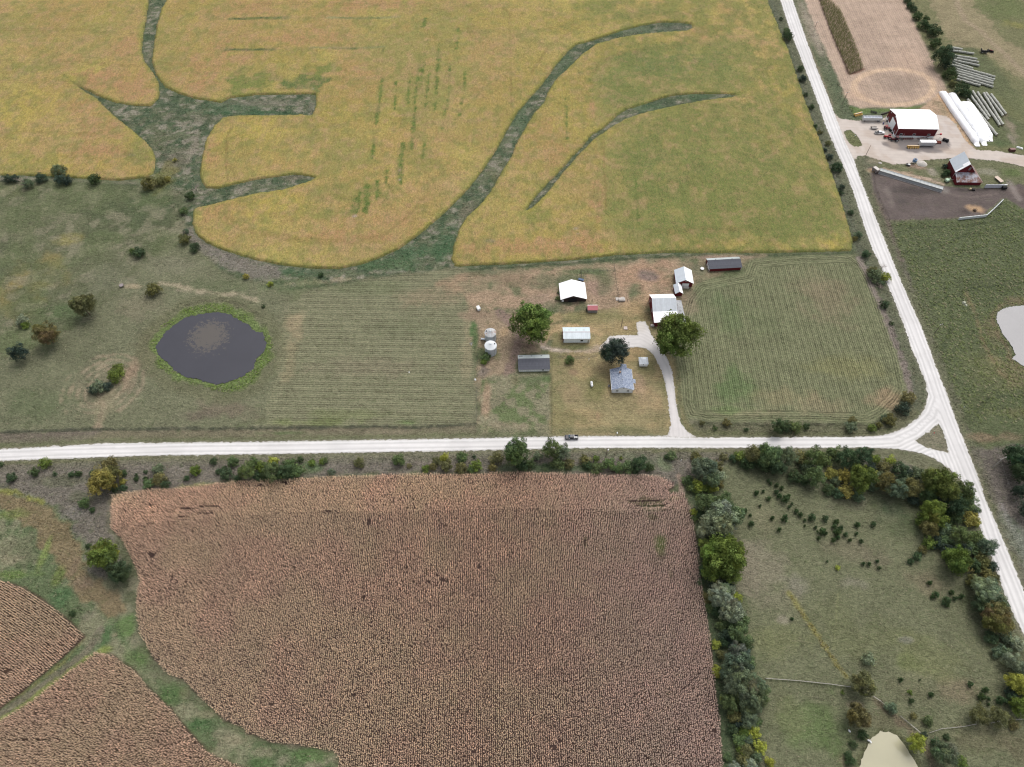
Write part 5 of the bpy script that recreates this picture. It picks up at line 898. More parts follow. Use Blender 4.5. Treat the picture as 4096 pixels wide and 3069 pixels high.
Z['beside the right road\'s meadow verge'] = '3500 1103 58 W,3490 1085 40 O,3542 1109 44 Y,3521 1145 42 B,3525 1135 30 W,3532 1065 36 B,3539 1217 40 D,3566 1294 18 D,3633 1592 56 O,3612 1633 56 K,3560 1681 54 O,3540 1672 34 W'
Z['above the east-west road'] = '3404 1709 54 W,3410 1684 38 O,3488 1712 34 V,3120 1705 66 D,3180 1708 54 G,3223 1705 32 D,3145 1712 46 D,2907 1693 38 O,2808 1693 24 O,2860 1712 20 G,3515 1700 28 O,2985 1720 18 D'
Z['beside the stubble field'] = '3630 0 30 D,3639 21 32 D,3657 36 28 D,3672 66 40 D,3696 100 46 D,3738 127 58 D,3720 115 36 D,3741 175 50 D,3775 223 78 D,3802 295 58 D,3850 358 64 D,3812 335 36 O,3868 375 40 D,3620 -20 30 D,3785 255 50 K,3705 75 28 D'
Z['by the lower left corn'] = '413 2220 110 V,395 2235 60 V,440 2200 56 V,481 2284 92 D,352 2184 24 D,290 2452 30 D,335 2013 44 G,370 2040 24 D,465 2210 26 Y'
Z['near the farm buildings'] = '1945 1430 40 G,1935 1448 26 V,1932 1470 34 B,2326 1440 0 G,2279 1439 42 G,1262 1052 0 G,3788 690 28 D,3780 665 22 K,3776 700 22 D,2230 1195 20 G,2235 1170 14 G'
for kind, s in Z.items():
    for it in s.split(','):
        it = it.split()
        if len(it) < 4: continue
        a_, b_, c_ = map(float, it[:3])
        if c_ > 0: plant(kind, a_, b_, c_, it[3])
fr = random.Random(31)
for zone, pl, n_, cols in (('in the thicket below the junction', [(2930,1815),(3480,1806),(3640,1850),(3860,1925),(3900,2010),(3930,2140),(4000,2330),(4060,2520),(4110,2680),(4060,2760),(3990,2620),(3920,2450),(3860,2300),(3760,2250),(3690,2180),(3650,2080),(3600,1990),(3420,1985),(3300,1960),(3160,1930),(3000,1870)], 60, 'GDWOKGDW'),
        ('in the row beside the corn', [(2760,1900),(2880,1880),(2890,2020),(2920,2200),(2940,2400),(2990,2600),(3050,2760),(3040,2900),(3040,3060),(2940,3060),(2920,2860),(2880,2640),(2850,2400),(2820,2150)], 30, 'GDWKDG')):
    q_ = np.array(pl, float); done = 0
    for _ in range(900):
        if done >= n_: break
        x_, y_ = fr.uniform(q_[:,0].min(), q_[:,0].max()), fr.uniform(q_[:,1].min(), q_[:,1].max())
        if not inside(np.array([x_]), np.array([y_]), q_)[0] or (3470 < x_ < 3650 and 2010 < y_ < 2140): continue
        d_ = fr.uniform(36, 62)
        if any((x_-t[3])**2 + (y_-t[4])**2 < (.36*(d_ + t[5]))**2 for t in plants): continue
        plant(zone, x_, y_, d_, fr.choice(cols)); done += 1
farm = [('beside the dirt lane left of the white metal shed', 2126, 1297, 150, 'V', 1.0), ('shading the big red barn and the drive', 2703, 1347, 172, 'V', 1.0), ('on the lawn touching the grey-roofed house', 2456, 1408, 104, 'K', 1.12),
        ('on the road edge below the east-west road, the wider one', 2066, 1808, 106, 'G', 1.1), ('with two tops on the road edge left of the parked pickup', 2208, 1795, 76, 'G', 1.15), ('pale one leaning right beside the parked pickup', 2250, 1808, 62, 'W', 1.1)]
names = {}
for lab, px, py, d, c, asp in farm:
    o = plant(lab, px, py, d, c, asp, 'tree'); plants.pop(); names[o] = lab
    o['label'] = {'V': 'large yellow-green tree ', 'K': 'dense blackish green maple tree ', 'G': 'round mid-green tree ', 'W': 'grey-green tree '}[c] + lab
# one label for each plant, by look, place and rank among its like
from collections import defaultdict
ORD = 'first second third fourth fifth sixth seventh eighth ninth tenth eleventh twelfth thirteenth fourteenth fifteenth sixteenth seventeenth eighteenth nineteenth twentieth'.split()
TEN = {2: 'twenty', 3: 'thirty', 4: 'forty', 5: 'fifty', 6: 'sixty'}
def ordn(i):
    if i < 20: return ORD[i]
    i += 1; return (TEN[i//10] + '-' + ORD[i % 10 - 1]) if i % 10 else {3: 'thirtieth', 4: 'fortieth', 5: 'fiftieth', 6: 'sixtieth'}[i//10]
def szw(d): return 'tiny' if d < 22 else 'small' if d < 34 else 'medium' if d < 56 else 'large' if d < 90 else 'huge'
grp = defaultdict(list)
for t in plants:
    noun = {'tree': 'tree', 'bush': 'shrub', 'small': 'shrub', 'cedar': 'cedar bush', 'bare': 'leafless shrub'}[t[6]]
    grp[(t[1], t[2], szw(t[5]), noun)].append(t)
for (kind, c, sz, noun), L in grp.items():
    xs = [t[3] for t in L]; ys = [t[4] for t in L]; hor = (max(xs)-min(xs)) >= (max(ys)-min(ys))
    L.sort(key=lambda t: t[3] if hor else t[4])
    for i, t in enumerate(L):
        col_ = KN[c]
        lab = f'{sz} {col_} {noun} {kind}'
        if len(L) > 1: lab += f', {ordn(i)} from the {"left" if hor else "top"}'
        t[0]['label'] = lab; t[0]['category'] = 'tree' if noun == 'tree' else 'shrub'; t[0]['group'] = f'{noun}s {kind}'
# ------------------------------------------------------------------ building kit
WHITE_ROOF = ribbed('white_metal_roof', RGB(250, 250, 252, .93), .9, None, .45, 0, .03, .07)
WHITE_ROOF_Y = ribbed('white_metal_roof_cross', RGB(250, 250, 252, .93), .9, None, .45, 1, .03, .07)
GREY_ROOF = ribbed('weathered_galvanised_roof', RGB(206, 212, 218), .9, None, .4, 0, .10, .12)
BLUE_ROOF = ribbed('pale_blue_metal_roof', RGB(205, 220, 226), .9, None, .4, 0, .06, .12)
DULL_ROOF_Y = ribbed('pale_grey_metal_roof', RGB(208, 216, 224), .8, None, .4, 1, .05, .08)
RUST_ROOF = ribbed('rusty_sheet_roof', RGB(178, 178, 186), .75, RGB(124, 92, 82), .7, 0, .25, .25, 0, .35, .42, .56)
RUST_ROOF_Y = ribbed('rusty_sheet_roof_side', RGB(170, 158, 156), .75, RGB(134, 98, 88), .7, 1, .2, .25, 0, .4, .38, .55)
RED = ribbed('barn_red_boards', RGB(116, 36, 42), .3, None, .8, 0, .15, .2)
RED_Y = ribbed('barn_red_boards_side', RGB(116, 36, 42), .3, None, .8, 1, .15, .2)
REDM = ribbed('dark_red_metal_siding', RGB(110, 36, 42), .9, None, .5, 0, .06, .15)
WHITEW = flat('white_siding', RGB(248, 250, 250, .92), .7, 0, .05, .8)
WHITEB = ribbed('white_metal_siding', RGB(246, 252, 253, .92), .9, None, .5, 0, .05, .12)
GREYW = flat('grey_weathered_boards', RGB(150, 148, 146), .9, 0, .25, 2)
BLACKR = ribbed('dark_asphalt_roofing', RGB(88, 90, 98), 1.0, RGB(150, 152, 156), .9, 1, .12, .12, 0, .8, .66, .72)
LIGHTR = flat('pale_asphalt_roofing', RGB(178, 186, 186), .9, 0, .12, 1)
def shingle_mat():
    m, nt, b_ = newmat('blue_grey_shingles'); v = opos(nt); br = N(nt, 'TexBrick'); nt.links.new(v, br.inputs['Vector']); br.inputs['Scale'].default_value = 1.0
    br.inputs['Brick Width'].default_value = .45; br.inputs['Row Height'].default_value = .32; br.inputs['Mortar Size'].default_value = .02; br.inputs['Color1'].default_value = (*RGB(118, 132, 156), 1); br.inputs['Color2'].default_value = (*RGB(176, 186, 204), 1); br.inputs['Mortar'].default_value = (*RGB(110, 120, 136), 1)
    c = mix(nt, ramp(nt, noise(nt, 2.6, 4, .7, v), .42, .58), br.outputs['Color'], mix(nt, ramp(nt, noise(nt, 1.7, 2, .6, v), .4, .6), RGB(104, 118, 146), RGB(190, 198, 212)))
    nt.links.new(c, b_.inputs['Base Color']); b_.inputs['Roughness'].default_value = .9; bump(nt, b_, br.outputs['Fac'], -.02); return m
SHING = shingle_mat()
REDROOF = flat('faded_red_metal', RGB(164, 84, 92), .5, 0, .08); TRIM = flat('white_trim', RGB(235, 236, 236), .6); REDTRIM = flat('red_trim', RGB(168, 96, 96), .6)
GLASS = flat('dark_window_glass', RGB(34, 38, 44), .15, 0, .05, 1, .6); CONC = flat('pale_concrete', RGB(196, 190, 184), .9, 0, .15, .6); CONCD = flat('stained_concrete', RGB(150, 148, 148), .9, 0, .2, .8)
BLACKP = flat('black_rubber', RGB(36, 36, 38), .8); DKMETAL = flat('dark_steel', RGB(58, 58, 62), .5, .2, .2); GALV = flat('galvanised_steel', RGB(208, 214, 220), .4, .0, .08, 2)
def frame(fl, fr, bl, ze):
    a_ = P(*fl, ze); b_ = P(*fr, ze); c_ = P(*bl, ze); u = (b_-a_).xy; ang = math.atan2(u.y, u.x); n = Vector((-u.y, u.x))/u.length
    return a_, ang, u.length, (c_-a_).xy.dot(n)
def extr(name, prof, lo, hi, axis, mat, root): return MB().prism(prof, lo, hi, axis).build(name, mat, root)
def building(name, label, cat, fl, fr, bl, ze, ridge_py, axis, wall, roofF, roofB, ov=.35, rf=.5, zr=None, group=None, t=.12, trim=None, wall_skirt=None, open_front=False):
    o, ang, Wd, D = frame(fl, fr, bl, ze)
    root = thing(name, label, cat, (o.x, o.y, 0), ang, group)
    R = Matrix.Rotation(ang, 3, 'Z')
    def wpos(x, y): p = R @ Vector((x, y, 0)); return (o.x + p.x, o.y + p.y)
    if zr is None: zr = zfor(wpos(0, D*rf) if axis == 'x' else wpos(Wd*rf, 0), ridge_py)
    zr = max(zr, ze + .5)
    x0, x1, y0, y1 = ov, Wd-ov, ov, D-ov
    if axis == 'x':
        sl = (zr-ze)/(D*rf); sb = (zr-ze)/(D*(1-rf)); prof = [(y0, -.2), (y1, -.2), (y1, ze + sb*ov - t), (D*rf, zr - t), (y0, ze + sl*ov - t)]
        MB().prism(prof, x0, x1, 'x').build('walls', wall, root)
        MB().slab([(0, 0, ze), (Wd, 0, ze), (Wd, D*rf, zr), (0, D*rf, zr)], t).build('front_roof', roofF, root)
        MB().slab([(0, D*rf, zr), (Wd, D*rf, zr), (Wd, D, ze), (0, D, ze)], t).build('back_roof', roofB, root)
    else:
        sl = (zr-ze)/(Wd*rf); sr = (zr-ze)/(Wd*(1-rf)); prof = [(x0, -.2), (x1, -.2), (x1, ze + sr*ov - t), (Wd*rf, zr - t), (x0, ze + sl*ov - t)]
        MB().prism(prof, y0, y1, 'y').build('walls', wall, root)
        MB().slab([(0, 0, ze), (Wd*rf, 0, zr), (Wd*rf, D, zr), (0, D, ze)], t).build('left_roof', roofF, root)
        MB().slab([(Wd*rf, 0, zr), (Wd, 0, ze), (Wd, D, ze), (Wd*rf, D, zr)], t).build('right_roof', roofB, root)
    if trim:
        MB().box(x0-.06, x0+.16, y0-.05, y0+.14, 0, ze).build('corner_trim', trim, root); MB().box(x1-.16, x1+.06, y0-.05, y0+.14, 0, ze).build('corner_trim', trim, root)
    return root, Wd, D, ze, zr, ov
def window(root, x, z, w, h, y, fm=None, axis='y', two=True, name='window', depth=.06):
    """a framed window on a front wall (axis y) or left wall (axis x)"""
    fm = fm or TRIM
    def bx(m, a0, a1, z0, z1, d0, d1): (m.box(a0, a1, y-d1, y-d0, z0, z1) if axis == 'y' else m.box(y-d1, y-d0, a0, a1, z0, z1)); return m
    m = MB()
    for a0, a1, z0, z1 in ((x-w/2-.1, x-w/2, z, z+h), (x+w/2, x+w/2+.1, z, z+h), (x-w/2-.1, x+w/2+.1, z-.1, z), (x-w/2-.1, x+w/2+.1, z+h, z+h+.1)) + (((x-.04, x+.04, z, z+h),) if two else ()): bx(m, a0, a1, z0, z1, 0, depth)
    f = m.build(name, fm, root); bx(MB(), x-w/2, x+w/2, z, z+h, -.005, .02).build('pane', GLASS, f); return f
def panel(root, name, x0, x1, z0, z1, y, mat, axis='y', d=.07):
    return (MB().box(x0, x1, y-d, y-.003, z0, z1) if axis == 'y' else MB().box(y-d, y-.003, x0, x1, z0, z1)).build(name, mat, root)

# red machine shed with the white roof, upper right farm
fl, fr, bl = (3593,515), (3757.7,518), (3565,436)
ze = zfor(P(3578, 546), 515)*1.15
r, Wd, D, ze, zr, ov = building('machine_shed', 'large dark red machine shed with bright white gable roof in the upper right farmyard', 'shed', fl, fr, bl, ze, 459, 'x', REDM, WHITE_ROOF, WHITE_ROOF, .4, trim=TRIM)
MB().box(ov-.05, Wd-ov+.05, ov-.06, ov-.004, 0, 1.15).build('skirt_panel', WHITEB, r); MB().box(ov-.06, ov-.004, ov-.06, D-ov, 0, 1.15).build('skirt_panel', WHITEB, r)
for x in (.15, .47, .83): window(r, Wd*x, 1.6, 1.5, 1.1, ov)
panel(r, 'downpipe', Wd*.225, Wd*.225+.15, 1.2, 2.6, ov, TRIM)
panel(r, 'sliding_door', D*.30, D*.64, .1, ze*.92, ov, WHITEB, 'x', .1); window(r, D*.86, 1.6, .8, 1.0, ov, axis='x'); window(r, D*.18, 1.4, .7, 1.0, ov, axis='x'); panel(r, 'gable_vent', D*.47, D*.53, zr-1.9, zr-1.1, ov, TRIM, 'x'); panel(r, 'yard_light', D*.8, D*.84, ze-.3, ze, ov, TRIM, 'x', .3)
MB().box(-.02, .1, 0, .16, ze-.25, ze-.05).build('gutter_end', DKMETAL, r)
# tall steep red barn with the rusty lean-to
ze = max(2.5, zfor(P(3806, 714), 689))
r, Wd, D, ze, zr, ov = building('red_barn', 'tall steep red barn with pale metal roof and rusty lean-to beside the cattle lot', 'barn', (3822,690), (3902,691), (3798,639), ze, 657, 'y', RED, DULL_ROOF_Y, DULL_ROOF_Y, .3, trim=TRIM)
window(r, Wd*.62, ze+1.6, .8, 1.6, ov); panel(r, 'hay_hatch', Wd*.56, Wd*.62, ze+.1, ze+.7, ov, GLASS)
MB().slab([(Wd*.28, -.03, ze + (zr-ze)*.56 + .10), (Wd*.5, -.03, zr + .05), (Wd*.5, D*.24, zr+.05), (Wd*.28, D*.24, ze + (zr-ze)*.56 + .10)], .03).build('roof_patch', WHITE_ROOF_Y, r)
MB().slab([(0.02, -.03, ze + .06), (Wd*.28, -.03, ze + (zr-ze)*.56 + .06), (Wd*.28, D*.10, ze + (zr-ze)*.56 + .06), (0.02, D*.10, ze + .06)], .03).build('roof_patch', WHITE_ROOF_Y, r)
dl = abs(P(3825, 733, 2.3).y - P(3822, 694, ze).y) ; zl = ze - .15
MB().slab([(.1, -dl, 2.2), (Wd*1.32, -dl, 2.2), (Wd*1.0, ov, zl), (.1, ov, zl)], .1).build('lean_to_roof', RUST_ROOF, r)
MB().slab([(Wd*1.32, -dl, 2.2), (Wd*1.25, D*.75, 2.3), (Wd-.2, D*.75, zl), (Wd*1.0, ov, zl)], .1).build('side_lean_to_roof', RUST_ROOF_Y, r)
MB().box(.2, Wd*1.27, -dl+.3, ov, -.1, 2.2).build('lean_to_walls', RED, r); MB().box(Wd-.1, Wd*1.2, ov, D*.72, -.1, 2.2).build('lean_to_walls', RED_Y, r)
# big barn by the large tree: back slope, steep grey slope and lower white slope
ze = 3.4; o_, ang, Wd, D = frame((2617,1291), (2715,1288), (2592,1182), ze)
r = thing('barn', 'big red barn with ribbed white roof half hidden by the large tree', 'barn', (o_.x, o_.y, 0), ang)
prof = [(0, ze), (D*.34, ze + 1.1), (D*.70, ze + 4.0), (D, ze + .6)]
MB().prism([(.3, -.2), (D-.3, -.2)] + [(y-(.3 if y == D else 0), z-.15) for y, z in prof[::-1][:-1]] + [(.3, ze)], .3, Wd-.3, 'x').build('walls', RED_Y, r)
for nm, (y0, z0), (y1, z1), m in (('lower_roof', prof[0], prof[1], WHITE_ROOF), ('upper_roof', prof[1], prof[2], GREY_ROOF), ('back_roof', prof[2], prof[3], WHITE_ROOF)): MB().slab([(0, y0, z0), (Wd, y0, z0), (Wd, y1, z1), (0, y1, z1)], .12).build(nm, m, r)
MB().slab([(Wd-.1, D*.02, ze+.1), (Wd + 4.2, D*.02, 1.9), (Wd + 4.2, D*.85, 1.9), (Wd-.1, D*.72, ze+1.6)], .1).build('side_lean_to_roof', ribbed('shaded_grey_roof', RGB(176, 178, 180), .8, RGB(140, 140, 142), .8, 1, .15, .15), r)  # shade on the east lean-to roof is put into this grey
MB().box(Wd-.3, Wd+4.0, D*.05, D*.8, -.1, 1.85).build('lean_to_walls', GREYW, r)
for a, z in ((.12, 1.4), (.5, 1.6), (.85, 1.6)): window(r, D*a, z, .9, 1.5, .3, axis='x', two=False)
MB().box(Wd*.18, Wd*.55, .14, .3, 0, 2.6).build('door', GLASS, r)
# barn with big white doors, the little link shed and the long dark-roofed house
r, Wd, D, ze, zr, ov = building('barn', 'white-roofed red barn with wide white front doors, near the long dark-roofed poultry house', 'barn', (2704,1134), (2775,1135), (2692,1080), 2.9, 1120, 'y', RED, DULL_ROOF_Y, WHITE_ROOF_Y, .4)
panel(r, 'double_door', Wd*.38, Wd*.76, .1, 2.5, ov, WHITEW); window(r, Wd*.56, zr-1.5, .6, .8, ov, two=False); MB().box(Wd*.36, Wd*.78, -.9, ov, -.1, .25).build('door_step', CONC, r)
r, Wd, D, ze, zr, ov = building('small_shed', 'small red shed with white roof squeezed between the two white-roofed barns', 'shed', (2700.5,1176), (2733,1175), (2689.5,1140), 2.1, 1167, 'y', RED, DULL_ROOF_Y, WHITE_ROOF_Y, .3)
r, Wd, D, ze, zr, ov = building('poultry_house', 'long low red building with patched dark asphalt roof at the soybean field edge', 'shed', (2837,1077), (2970,1070), (2827,1034), 2.1, 1041, 'x', RED, BLACKR, LIGHTR, .3, rf=.72, trim=TRIM)
for x in (.25, .74): MB().cyl((Wd*x, D*.7), .16, zr-.3, .9, 'z', 8).build('roof_vent', DKMETAL, r)
panel(r, 'side_door', D*.15, D*.42, .1, 2.0, ov, WHITEW, 'x'); panel(r, 'side_door', D*.5, D*.66, .1, 1.9, ov, WHITEW, 'x')
# open barn with white wings
r, Wd, D, ze, zr, ov = building('open_barn', 'white-roofed open barn with dark front, left of the cattle pens', 'barn', (2242,1200), (2348,1196.6), (2233.5,1134), 2.0, 1184, 'y', flat('dark_old_boards', RGB(72, 58, 54), .9, 0, .25, 1.5), WHITE_ROOF_Y, WHITE_ROOF_Y, .35, rf=.47)
panel(r, 'door', Wd*.05, Wd*.13, .1, 1.5, ov, WHITEW); MB().box(Wd*.30, Wd*.62, -.02, ov-.02, .1, 2.4).build('dark_interior_panel', BLACKP, r)  # black box painted for the shaded interior behind the open front
# red-roofed crib on skids
r, Wd, D, ze, zr, ov = building('corn_crib', 'small grey slatted crib with faded red roof on the lawn', 'shed', (2351,1241.5), (2392,1241.5), (2349.5,1220), 2.1, 1223.5, 'x', GREYW, REDROOF, TRIM, .15, rf=.8)
for k in range(4): MB().box(-.5, -.3, .3 + k*.55, .42 + k*.55, .1, 2.2).build('frame_post', DKMETAL, r)
# white metal shed with red trim
r, Wd, D, ze, zr, ov = building('metal_shed', 'white metal shed with red trim inside the gravel loop', 'shed', (2252.8,1356), (2362,1355.6), (2249.4,1309.3), zfor(P(2252, 1372), 1356), 1328.5, 'x', WHITEB, ribbed('glazed_metal_roof', RGB(212, 222, 228), 1.0, None, .35, 0, .09, .12), BLUE_ROOF, .2, zr=None)
MB().box(-.03, Wd+.03, D/2-.1, D/2+.1, zr-.02, zr+.05).build('ridge_cap', REDTRIM, r); MB().box(ov-.06, ov-.004, ov, D-ov, 0, ze).build('red_end_wall', REDTRIM, r)
window(r, Wd*.69, 1.1, 1.0, .8, ov, BLACKP); panel(r, 'door', Wd*.91, Wd*.955, .05, 2.1, ov, flat('beige_door', RGB(190, 184, 168), .7)); panel(r, 'corner_trim', ov, ov+.15, 0, ze, ov, BLACKP)
for k in (.24, .5, .77): MB().slab([(Wd*k-.5, D*.62, zr - (zr-ze)*.24 + .03), (Wd*k+.5, D*.62, zr - (zr-ze)*.24 + .03), (Wd*k+.5, D*.8, zr - (zr-ze)*.6 + .03), (Wd*k-.5, D*.8, zr - (zr-ze)*.6 + .03)], .04).build('skylight', flat('dull_skylight', RGB(196, 206, 208), .5), r)
# long white shed with black roof
r, Wd, D, ze, zr, ov = building('long_shed', 'long white shed with worn black asphalt roof, left of the lawn', 'shed', (2073,1480), (2200.8,1477.6), (2071,1421), 1.9, 1434.7, 'x', ribbed('white_boards', RGB(244, 246, 244, .9), 1.0, RGB(120, 116, 108), .8, 0, .1, .3, 0, .8, .66, .7), BLACKR, LIGHTR, .3, rf=.70)
for x in (.04, .1, .41, .72): MB().slab([(Wd*x, D*.88, zr-(zr-ze)*.6+.04), (Wd*x+.8, D*.88, zr-(zr-ze)*.6+.04), (Wd*x+.8, D*.93, zr-(zr-ze)*.77+.04), (Wd*x, D*.93, zr-(zr-ze)*.77+.04)], .05).build('roof_hole', DKMETAL, r)
window(r, Wd*.78, .7, .6, .7, ov, GREYW, two=False)
# the house
ze = zfor(P(2447, 1574), 1561)
r, Wd, D, ze, zr, ov = building('house', 'white single-storey house with blue-grey shingle gable roof and brick chimney', 'house', (2447,1560.6), (2536,1560.6), (2438.5,1477.5), ze, 1550, 'y', WHITEW, SHING, SHING, .35, trim=TRIM)
window(r, Wd*.26, 1.1, 1.0, .9, ov, name='front_window'); window(r, Wd*.75, 1.1, 1.0, .9, ov, name='front_window'); window(r, Wd*.53, zr-1.3, .6, .35, ov, name='gable_vent', two=False)
MB().box(Wd*.38, Wd*.38+.75, D*.70, D*.70+.6, ze+.3, zr+.65).build('chimney', flat('buff_brick', RGB(184, 160, 140), .9, 0, .25, 4), r)
for x, y in ((.46, .82), (.5, .36)): MB().cyl((Wd*x, D*y), .13, ze+.3, zr-ze+.3, 'z', 8).build('roof_vent', DKMETAL, r)
MB().box(Wd*.50, Wd*.72, D-ov, D+1.6, -.1, ze).build('rear_porch', WHITEW, r); MB().slab([(Wd*.47, D-.4, zr-.25), (Wd*.75, D-.4, zr-.55), (Wd*.75, D+1.9, zr-.55), (Wd*.47, D+1.9, zr-.25)], .12).build('rear_porch_roof', SHING, r)
MB().slab([(Wd-.3, D*.32, ze+.25), (Wd+1.2, D*.32, ze-.05), (Wd+1.2, D*.52, ze-.05), (Wd-.3, D*.52, ze+.25)], .1).build('side_porch_roof', SHING, r)
for y in (.33, .51): MB().bar((Wd+1.1, D*y, 0), (Wd+1.1, D*y, ze-.1), .06, 5).build('porch_post', TRIM, r)
for k in range(2): MB().box(Wd+.05, Wd+.9-.3*k, D*.20, D*.31, .02 + .22*k, .22 + .22*k).build('step', CONC, r)
MB().slab([(-.05,-.05,ze+.02),(0.06,-.05,ze+.02),(0.06,D+.05,ze+.02),(-.05,D+.05,ze+.02)], .18).build('gutter', TRIM, r); MB().slab([(Wd-.06,-.05,ze+.02),(Wd+.05,-.05,ze+.02),(Wd+.05,D+.05,ze+.02),(Wd-.06,D+.05,ze+.02)], .18).build('gutter', TRIM, r)
ac = P(2438, 1546); m = thing('air_conditioner', 'round grey outdoor unit beside the left wall of the house', 'unit', (ac.x-.3, ac.y, 0)); MB().cyl((0, 0), .5, 0, .8, 'z', 12).build('casing', GREYW, m); MB().cyl((0, 0), .32, .8, .03, 'z', 12).build('fan_grille', BLACKP, m)
# small white garage with clipped gables
ze = 2.0; o_, ang, Wd, D = frame((2557.5,1458), (2594.8,1458), (2555.5,1429), ze); r = thing('garage', 'tiny white garage with hipped white roof inside the curve of the drive', 'shed', (o_.x, o_.y, 0), ang)
MB().box(.3, Wd-.3, .3, D-.3, -.1, ze).build('walls', WHITEW, r); z2 = ze + .95
q = [(0, 0, ze), (Wd, 0, ze), (Wd, D, ze), (0, D, ze), (Wd*.28, D*.55, z2), (Wd*.72, D*.55, z2), (Wd*.2, D*.9, z2-.3), (Wd*.8, D*.9, z2-.3)]
meshobj('roof', q, [(0,1,5,4), (1,2,7,5), (2,3,6,7), (3,0,4,6), (4,5,7,6), (3,2,1,0)], GREY_ROOF, r); panel(r, 'side_window', Wd*.42, Wd*.50, .9, 1.6, .3, GLASS)
# grain bins
def bin_(label, base_px, rpx, hpx_top, old):
    c_ = P(*base_px); rad = rpx/ppm(*base_px); c_.y += rad; h = zfor((c_.x, c_.y - rad), hpx_top)
    r = thing('grain_bin', label, 'grain bin', (c_.x, c_.y, 0), 0, 'grain bins')
    m = MB(); n = 28
    for k in range(5): m.cyl((0, 0), rad + (.03 if k % 2 else 0), -.1 + h*k/5, h/5, 'z', n, caps=False)
    m.build('corrugated_wall', GALV, r)
    roofm = ribbed('rusty_bin_roof', RGB(206, 208, 210), .5, RGB(170, 140, 122), .5, 0, .2, .1, 0, .5, .50, .66) if old else flat('bright_bin_roof', RGB(232, 236, 240), .4, 0, .06)
    MB().cyl((0, 0), rad+.12, h, rad*.42, 'z', n, .45).build('roof', roofm, r)
    for k in range(22): a_ = k/22*2*math.pi; MB().bar((math.cos(a_)*(rad+.1), math.sin(a_)*(rad+.1), h+.04), (math.cos(a_)*.45, math.sin(a_)*.45, h+rad*.42+.03), .035, 3).build('roof_rib', roofm, r)
    MB().cyl((0, 0), .5, h+rad*.40, .35, 'z', 12, .4).build('cap', GALV, r)
    s = -1 if old else 1; MB().box(s*rad*.68-.25, s*rad*.68+.25, rad*.1, rad*.1+.5, h+.3, h+.85).build('hatch', BLACKP, r)
    MB().box(rad-.05, rad+.1, -.5, .4, .3, 1.9).build('door', GREYW, r)
    lad = MB(); [lad.box(rad*.6-.25, rad*.6+.25, -rad*.82, -rad*.82+.05, .4*k, .4*k+.05) for k in range(1, int(h/.4))]
    lad.build('ladder', DKMETAL, r)
bin_('grain bin with rust-streaked conical roof, standing behind its twin', (1962, 1374), 22.5, 1349, True)
bin_('grain bin with clean bright conical roof, in front of its twin', (1963, 1427), 23.5, 1401, False)
def small(name, label, cat, px, py, rot, group=None): p = P(px, py); return thing(name, label, cat, (p.x, p.y, 0), math.radians(rot), group)
r = small('fuel_tank', 'small grey horizontal tank beside the grain bins', 'tank', 1932, 1361, -8); MB().cyl((0, .9), .5, -1.0, 2.0, 'x', 12).build('tank', GALV, r); MB().box(-.8, -.65, -.3, .3, -.05, .5).build('saddle', DKMETAL, r); MB().box(.65, .8, -.3, .3, -.05, .5).build('saddle', DKMETAL, r)
r = small('feed_hut', 'small white box hut at the end of the dirt track above the bins', 'hut', 1914, 1238, -65); MB().box(-1.1, 1.1, -.7, .7, .2, 1.5).build('box', WHITEW, r); MB().slab([(-1.2,-.8,1.55),(1.2,-.8,1.55),(1.2,.8,1.75),(-1.2,.8,1.75)], .08).build('lid', TRIM, r); MB().box(-1.0, 1.0, -.6, .6, 0, .2).build('skid', DKMETAL, r)
r = small('pallet_frame', 'pale wooden frame lying in the grass left of the bins', 'frame', 1885, 1376, 5); MB().box(-1, 1, .3, .5, 0, .3).build('rail', GREYW, r); MB().box(-.3, .3, -1, .3, 0, .25).build('rail', GREYW, r)
r = small('feed_bag', 'small white bag on the grass strip below the bins', 'bag', 1901, 1519, 30); MB().box(-.4, .4, -.55, .55, 0, .35, .1, .1).build('bag', TRIM, r)
r = small('salt_block', 'small white block in the middle of the mown hay meadow', 'block', 1637, 1490, 0); MB().box(-.3, .3, -.25, .25, 0, .3, .04, .04).build('block', TRIM, r)
r = small('propane_tank', 'white capsule-shaped propane tank on the lawn left of the house', 'tank', 2366, 1541, 3)
def capsule(m, rad, L, z, n=14):
    prev = []; st = [(-L/2, .02), (-L/2+.12*rad, .45*rad), (-L/2+.5*rad, .85*rad), (-L/2+rad, rad), (L/2-rad, rad), (L/2-.5*rad, .85*rad), (L/2-.12*rad, .45*rad), (L/2, .02)]
    b0 = len(m.v)
    for y, rr in st: m.v += [(rr*math.cos(2*math.pi*i/n), y, z + rr*math.sin(2*math.pi*i/n)) for i in range(n)]
    for k in range(len(st)-1): m.f += [(b0+k*n+i, b0+k*n+(i+1) % n, b0+(k+1)*n+(i+1) % n, b0+(k+1)*n+i) for i in range(n)]
    return m
capsule(MB(), .6, 3.2, 1.0).build('tank', TRIM, r, True); MB().cyl((0, 0), .22, 1.55, .25, 'z', 10).build('valve_dome', GALV, r)
for y in (-.9, .9): MB().box(-.4, .4, y-.1, y+.1, -.05, .5).build('foot', CONC, r)
r = small('clothes_post', 'thin white post with crossbar on the lawn by the gravel loop', 'post', 2355, 1443, 0); MB().bar((0,0,0),(0,0,2.0),.06,6).build('post', TRIM, r); MB().box(-.6, .6, -.05, .05, 1.9, 2.0).build('crossbar', GREYW, r)
r = small('well_cover', 'pink-grey square concrete slab on the lawn beside the pole', 'slab', 2502, 1313, 0); MB().box(-.9, .9, -.9, .9, -.05, .25).build('slab', flat('pinkish_concrete', RGB(206, 190, 184), .9, 0, .12), r); MB().box(-.4, .4, -.4, .4, .25, .32).build('lid', CONC, r)
